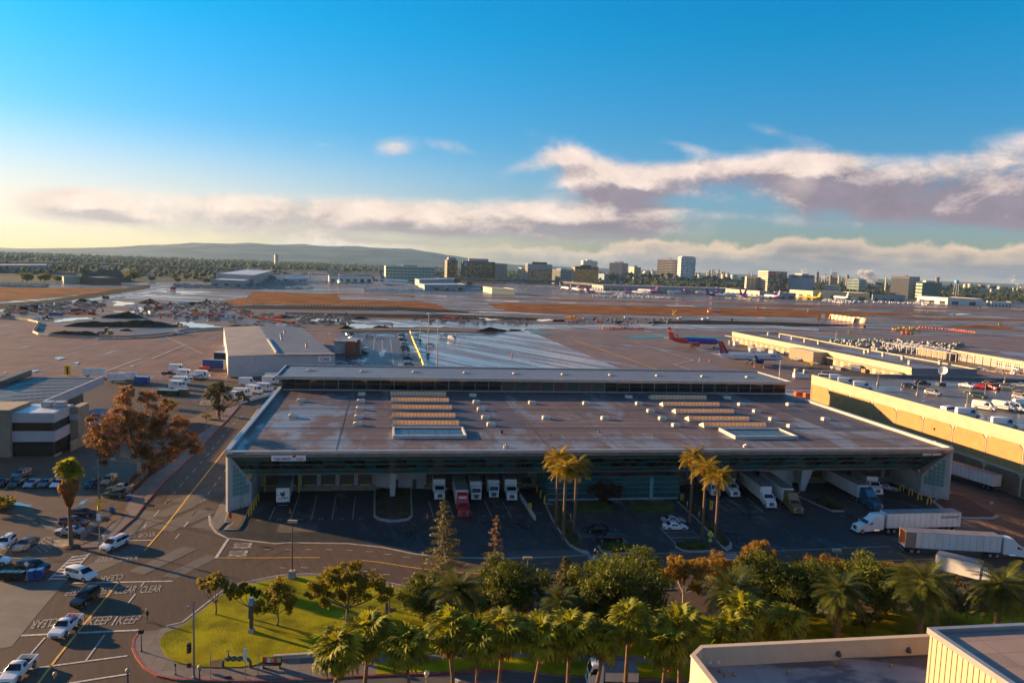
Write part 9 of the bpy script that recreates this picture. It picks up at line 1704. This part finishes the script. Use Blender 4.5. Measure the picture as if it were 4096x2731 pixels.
for i,(x0,y0,x1,y1)in enumerate(((1597,105,1602,8),(1697,190,1700,95))):sign('c',x0,y0,x1,y1,'white thin marker post '+('farther' if not i else 'nearer')+' in the right date palm bed',.12,.8,WHITE)
def cone(p,label,s=1.0):return place('cone',lambda:(lambda o:(MB().box(-.2,.2,-.2,.2,0,.05).obj('base',BLACK,o),MB().lathe([(.16,.05),(.03,.75)],n=10).obj('cone',mat('cone_orange',(.65,.09,.01),.5),o),o)[2])(link('traffic_cone',None)),p,0,label,'traffic cone','orange traffic cones',s)
for t,x,y,s,lb in(('f',343,1395,1.4,'orange cone right of the sticker trailer'),('f',1516,1440,1.6,'orange cone beside the bay number twenty'),('h',45,150,2.2,'orange cone left under the white airliner engine'),('h',126,157,2.2,'orange cone right under the white airliner engine'),('k',1790,1172,2.2,'orange cone behind the white airliner'),('e',1898,572,1.4,'orange cone at the dark evergreen, left'),('e',1935,560,1.4,'orange cone at the dark evergreen, right'),('e',1483,880,1.6,'orange cone in the sycamore undergrowth'),('e',1660,730,1.2,'orange cone in the verge'),('j',1762,945,2.4,'orange cone at the far edge of the soaked apron'),('j',1792,1005,2.4,'orange cone in the middle of the soaked apron'),('j',2240,1120,2.4,'orange cone alone at the right of the soaked apron'),('k',103,1120,2.4,'orange cone near the apron streaks')):cone(P(t,x,y),lb,s)
def linkfence(pts,label,h=1.8,m=GREY):
 w_=world_pts(pts);o=thing('chain_fence',label,'fence',w_[0]);c=w_[0];pm2=MB().lathe([(.05,0),(.05,h)],n=6).mesh('post',m)
 for a,b in zip(w_,w_[1:]):
  n=max(1,int((b-a).length/3));q=MB()
  for k in range(n+1):p=a.lerp(b,k/n)-c;link('post',pm2,o,p)
  for z in(h*.98,h*.5,.1):q.tube([a-c+Vector((0,0,z)),b-c+Vector((0,0,z))],.025,4)
  d=b-a;nn=int(d.length/.35)
  for k in range(nn):p=a.lerp(b,k/nn)-c;p2=a.lerp(b,min(1,(k+3)/nn))-c;q.tube([p+Vector((0,0,.1)),p2+Vector((0,0,h))],.008,3);q.tube([p2+Vector((0,0,.1)),p+Vector((0,0,h))],.008,3)
  tag(q.obj('wire_mesh',m,o),kind='stuff')
 return o
linkfence([('a',695,360),('a',830,230),('a',945,105)],'wire fence of the left lot, near part by the parked saloons');linkfence([('e',1090,1250),('e',1180,1160),('e',1260,1080)],'wire fence of the left lot, far part under the sycamore');linkfence([('a',-60,470),('a',85,465),('a',255,450),('a',450,400),('a',625,400)],'thin wire fence along the front of the left lot',1.5)
linkfence([('e',1480,445),('e',1700,470),('e',1900,478)],'wire fence behind the dark evergreen tree');
a,b=P('e',2045,462),P('e',2352,375);q=MB();strip_mb(q,[a,b],.3,1.1,0);tag(q.obj('low_wall',WHITE),'low white wall at the end of the service yard','wall')
q=P('e',580,212);o=thing('yellow_gantry','yellow and black height gantry on the left apron','gantry',q);MB().box(-1.2,-.4,-.2,.2,0,3.6).obj('post',YELLOWP,o);MB().box(.4,1.2,-.2,.2,0,3.6).obj('post',YELLOWP,o);MB().box(-.4,.4,-.1,.1,0,3.4).obj('infill',BLACK,o);MB().box(-1.3,1.3,-.25,.25,3.6,3.9).obj('beam',YELLOWP,o)
for i,(x,y,ty,lb)in enumerate(((1600,1210,818,'nearest and rightmost of three tall apron light masts'),(1522,1120,758,'middle and tallest of three apron light masts'),(1455,1000,822,'leftmost and farthest of three apron light masts'))):
 def hd(o,h):
  MB().lathe([(.9,h-.1),(1.0,h+.15),(.4,h+.3)],n=12).obj('lamp_ring',WHITE,o)
  for k in range(4):MB().tbox(math.cos(k*1.57)*1.0-.3,math.cos(k*1.57)*1.0+.3,math.sin(k*1.57)*1.0-.3,math.sin(k*1.57)*1.0+.3,h-.45,h,.06).obj('floodlight',WHITE,o)
  if i:MB().tbox(-.9,.9,-.9,.9,0,1.6,.3).obj('plinth',DGREY,o)
 p=P('j',x,y);mast('j',x,y,PY('j',x+4,ty,p.y).z,lb,GREY,.28,hd,'light mast','light_mast')
for i,(t,x,y,ty)in enumerate((('h',258,245,85),('l',1190,1065,1000),('k',1705,1165,1135))):mast(t,x,y,PY(t,x+2,ty,P(t,x,y).y).z,['grey mast behind the upper roof end','grey mast in the cargo yard','small grey mast on the brown apron'][i],GREY,.15)
q=P('h',440,235);o=thing('service_platform','white service platform unit beside the upper roof end','platform',q);MB().box(-3.4,3.4,-1.5,1.5,0,2.2).obj('base',WHITE,o);MB().box(-3.2,-1.6,-1,1,2.2,4.2).obj('cab',M_CREAM,o);MB().box(1.4,3.2,-1,1,2.2,4.0).obj('cab',M_CREAM,o);q=MB();[q.box(-3.4+i*1.1,-3.3+i*1.1,-1.5,-1.4,2.2,3.2)for i in range(7)];q.obj('railing',GREY,o)
for i,(x,y)in enumerate(((420,392),(500,405))):boxy('h',x,y,['left','right'][i]+' orange service cart between the cargo building and the yellow wall','orange',3,1.8,BRZ,1.8,'service_cart','cart')
for t,x,y,lb in(('h',530,150,'yellow stair truck by the stacked containers'),('l',30,1080,'yellow stair by the gate canopy'),('h',235,125,'white passenger steps under the airliner nose')):
 p=P(t,x,y);o=thing('passenger_stairs',lb,'stairs',p,R(60));c_=YELLOWP if 'yellow' in lb else WHITE;MB().sprism([(-2.5,.4),(-2.2,.4),(2.2,3.2),(3.2,3.2),(3.2,3.0),(2.3,3.0)],-.7,.7).obj('ramp',c_,o);MB().box(-2.5,2.8,-.8,.8,.3,.6).obj('chassis',c_,o);MB().tube([(2.6,0,.5),(2.6,0,3.0)],.2,6).obj('strut',c_,o);[wheel(o,x_,sg*.7,.35)for x_ in(-1.8,2)for sg in(-1,1)]
def person(base,yaw,label,jacket,hood,step=.30):
 """walking figure: one skinned body, clothes as separate colours by height"""
 o=thing('person',label,'person',base,yaw)
 J={'pel':(0,0,.95),'chest':(.03,0,1.28),'neck':(.05,0,1.50),'head':(.08,0,1.62),'top':(.08,0,1.74),'hl':(0,.10,.90),'kl':(.22,.11,.50),'al':(.12,.11,.10),'fl':(.32,.11,.04),'hr':(0,-.10,.90),'kr':(.05,-.11,.48),'ar':(-step,-.11,.14),'fr':(-step+.18,-.11,.04),'sl':(.03,.20,1.42),'el':(-.10,.27,1.15),'wl':(.04,.26,.93),'gl':(.09,.25,.86),'sr':(.03,-.20,1.42),'er':(.10,-.27,1.15),'wr':(.30,-.24,1.02),'gr':(.37,-.23,.98)}
 E=[('pel','chest'),('chest','neck'),('neck','head'),('head','top'),('pel','hl'),('hl','kl'),('kl','al'),('al','fl'),('pel','hr'),('hr','kr'),('kr','ar'),('ar','fr'),('chest','sl'),('sl','el'),('el','wl'),('wl','gl'),('chest','sr'),('sr','er'),('er','wr'),('wr','gr')]
 RD={'pel':.15,'chest':.17,'neck':.065,'head':.10,'top':.07,'hl':.10,'hr':.10,'kl':.075,'kr':.075,'al':.05,'ar':.05,'fl':.045,'fr':.045,'sl':.075,'sr':.075,'el':.055,'er':.055,'wl':.04,'wr':.04,'gl':.04,'gr':.04}
 ks=list(J);me=bpy.data.meshes.new('body');me.from_pydata([J[k]for k in ks],[(ks.index(a),ks.index(b))for a,b in E],[]);ob=bpy.data.objects.new('body',me);COL.objects.link(ob)
 ob.modifiers.new('skin','SKIN')
 for i,k in enumerate(ks):me.skin_vertices[0].data[i].radius=(RD[k]*.85,RD[k]);me.skin_vertices[0].data[i].use_root=(k=='pel')
 ob.modifiers.new('sub','SUBSURF').levels=1;dg=bpy.context.evaluated_depsgraph_get();m2=bpy.data.meshes.new_from_object(ob.evaluated_get(dg));bpy.data.objects.remove(ob)
 sk=mat('skin',(.38,.22,.15),.6,var=0);tr_=mat('dark_trousers',(.025,.027,.032),.8,var=.1);m2.materials.clear()
 for q in(jacket,tr_,sk,BLACK,hood):m2.materials.append(q)
 for f in m2.polygons:
  c=f.center;f.material_index=4 if c.z>1.66 or(c.z>1.5 and c.x<.05)else 2 if c.z>1.53 or(abs(c.y)>.2 and c.z<.92)or(c.y<-.2 and c.x>.33)else 0 if c.z>.93 or abs(c.y)>.22 else 3 if c.z<.09 else 1
  f.use_smooth=True
 link('body',m2,o)
 MB().lathe([(.05,1.66),(.108,1.68),(.11,1.74),(.07,1.80),(.01,1.815)],.07,0,12).obj('hair',hood,o,smooth=60)
 for sg in(-1,1):MB().box(.165,.18,sg*.035-.012,sg*.035+.012,1.63,1.645).obj('eye',BLACK,o)
 MB().box(.17,.20,-.012,.012,1.59,1.625).obj('nose',sk,o);MB().box(.165,.178,-.025,.025,1.56,1.57).obj('mouth',mat('lips',(.25,.09,.07),.6),o)
 return o
a=P('a',1258,1032);person(a,R(-110),'person in a dark jacket and pale cap walking across the junction',mat('dark_jacket',(.02,.02,.024),.8,var=.1),mat('pale_cap',(.35,.32,.28),.8))
o=person(P('d',842,148),R(200),'person in a blue jacket standing in the shaded truck yard',mat('blue_jacket',(.03,.05,.09),.8,var=.1),BLACK,.12);MB().box(-.3,.3,.3,.75,0,.7).obj('luggage',BLACK,o)
lorry(('c',1040,1572),('c',745,1568),'white service truck with red rear and yellow ladder at the bottom edge',4.0,'flat',z1=2.2,cat='service truck',name='service_truck')
mark([P('b',1710,1548),P('b',1758,1520),P('b',1812,1546),P('b',1780,1546),P('b',1785,1600),P('b',1740,1600),P('b',1742,1547)],M_WLINE,.012,'turn_arrow')
r=random.Random(77);fc=['white','silver','black','grey','white','navy']
for i in range(40):
 f=i/40;k=int(f*(len(fpts)-3));a,b=fpts[k],fpts[k+1];u=f*(len(fpts)-3)-k;p=a.lerp(b,u)+Vector((0,-9 if i%2 else 2,.62));c=fc[i%6];kd=['van','suv','sedan'][i%3]
 place((kd,c,None),lambda:build_car(kd,c),p,math.atan2(b.y-a.y,b.x-a.x)+(math.pi if i%2 else 0),c+' '+{'van':'van','suv':'suv','sedan':'car'}[kd]+' on the elevated freeway, '+ORD[min(39,i)]+' from the left','car','traffic on the elevated freeway')
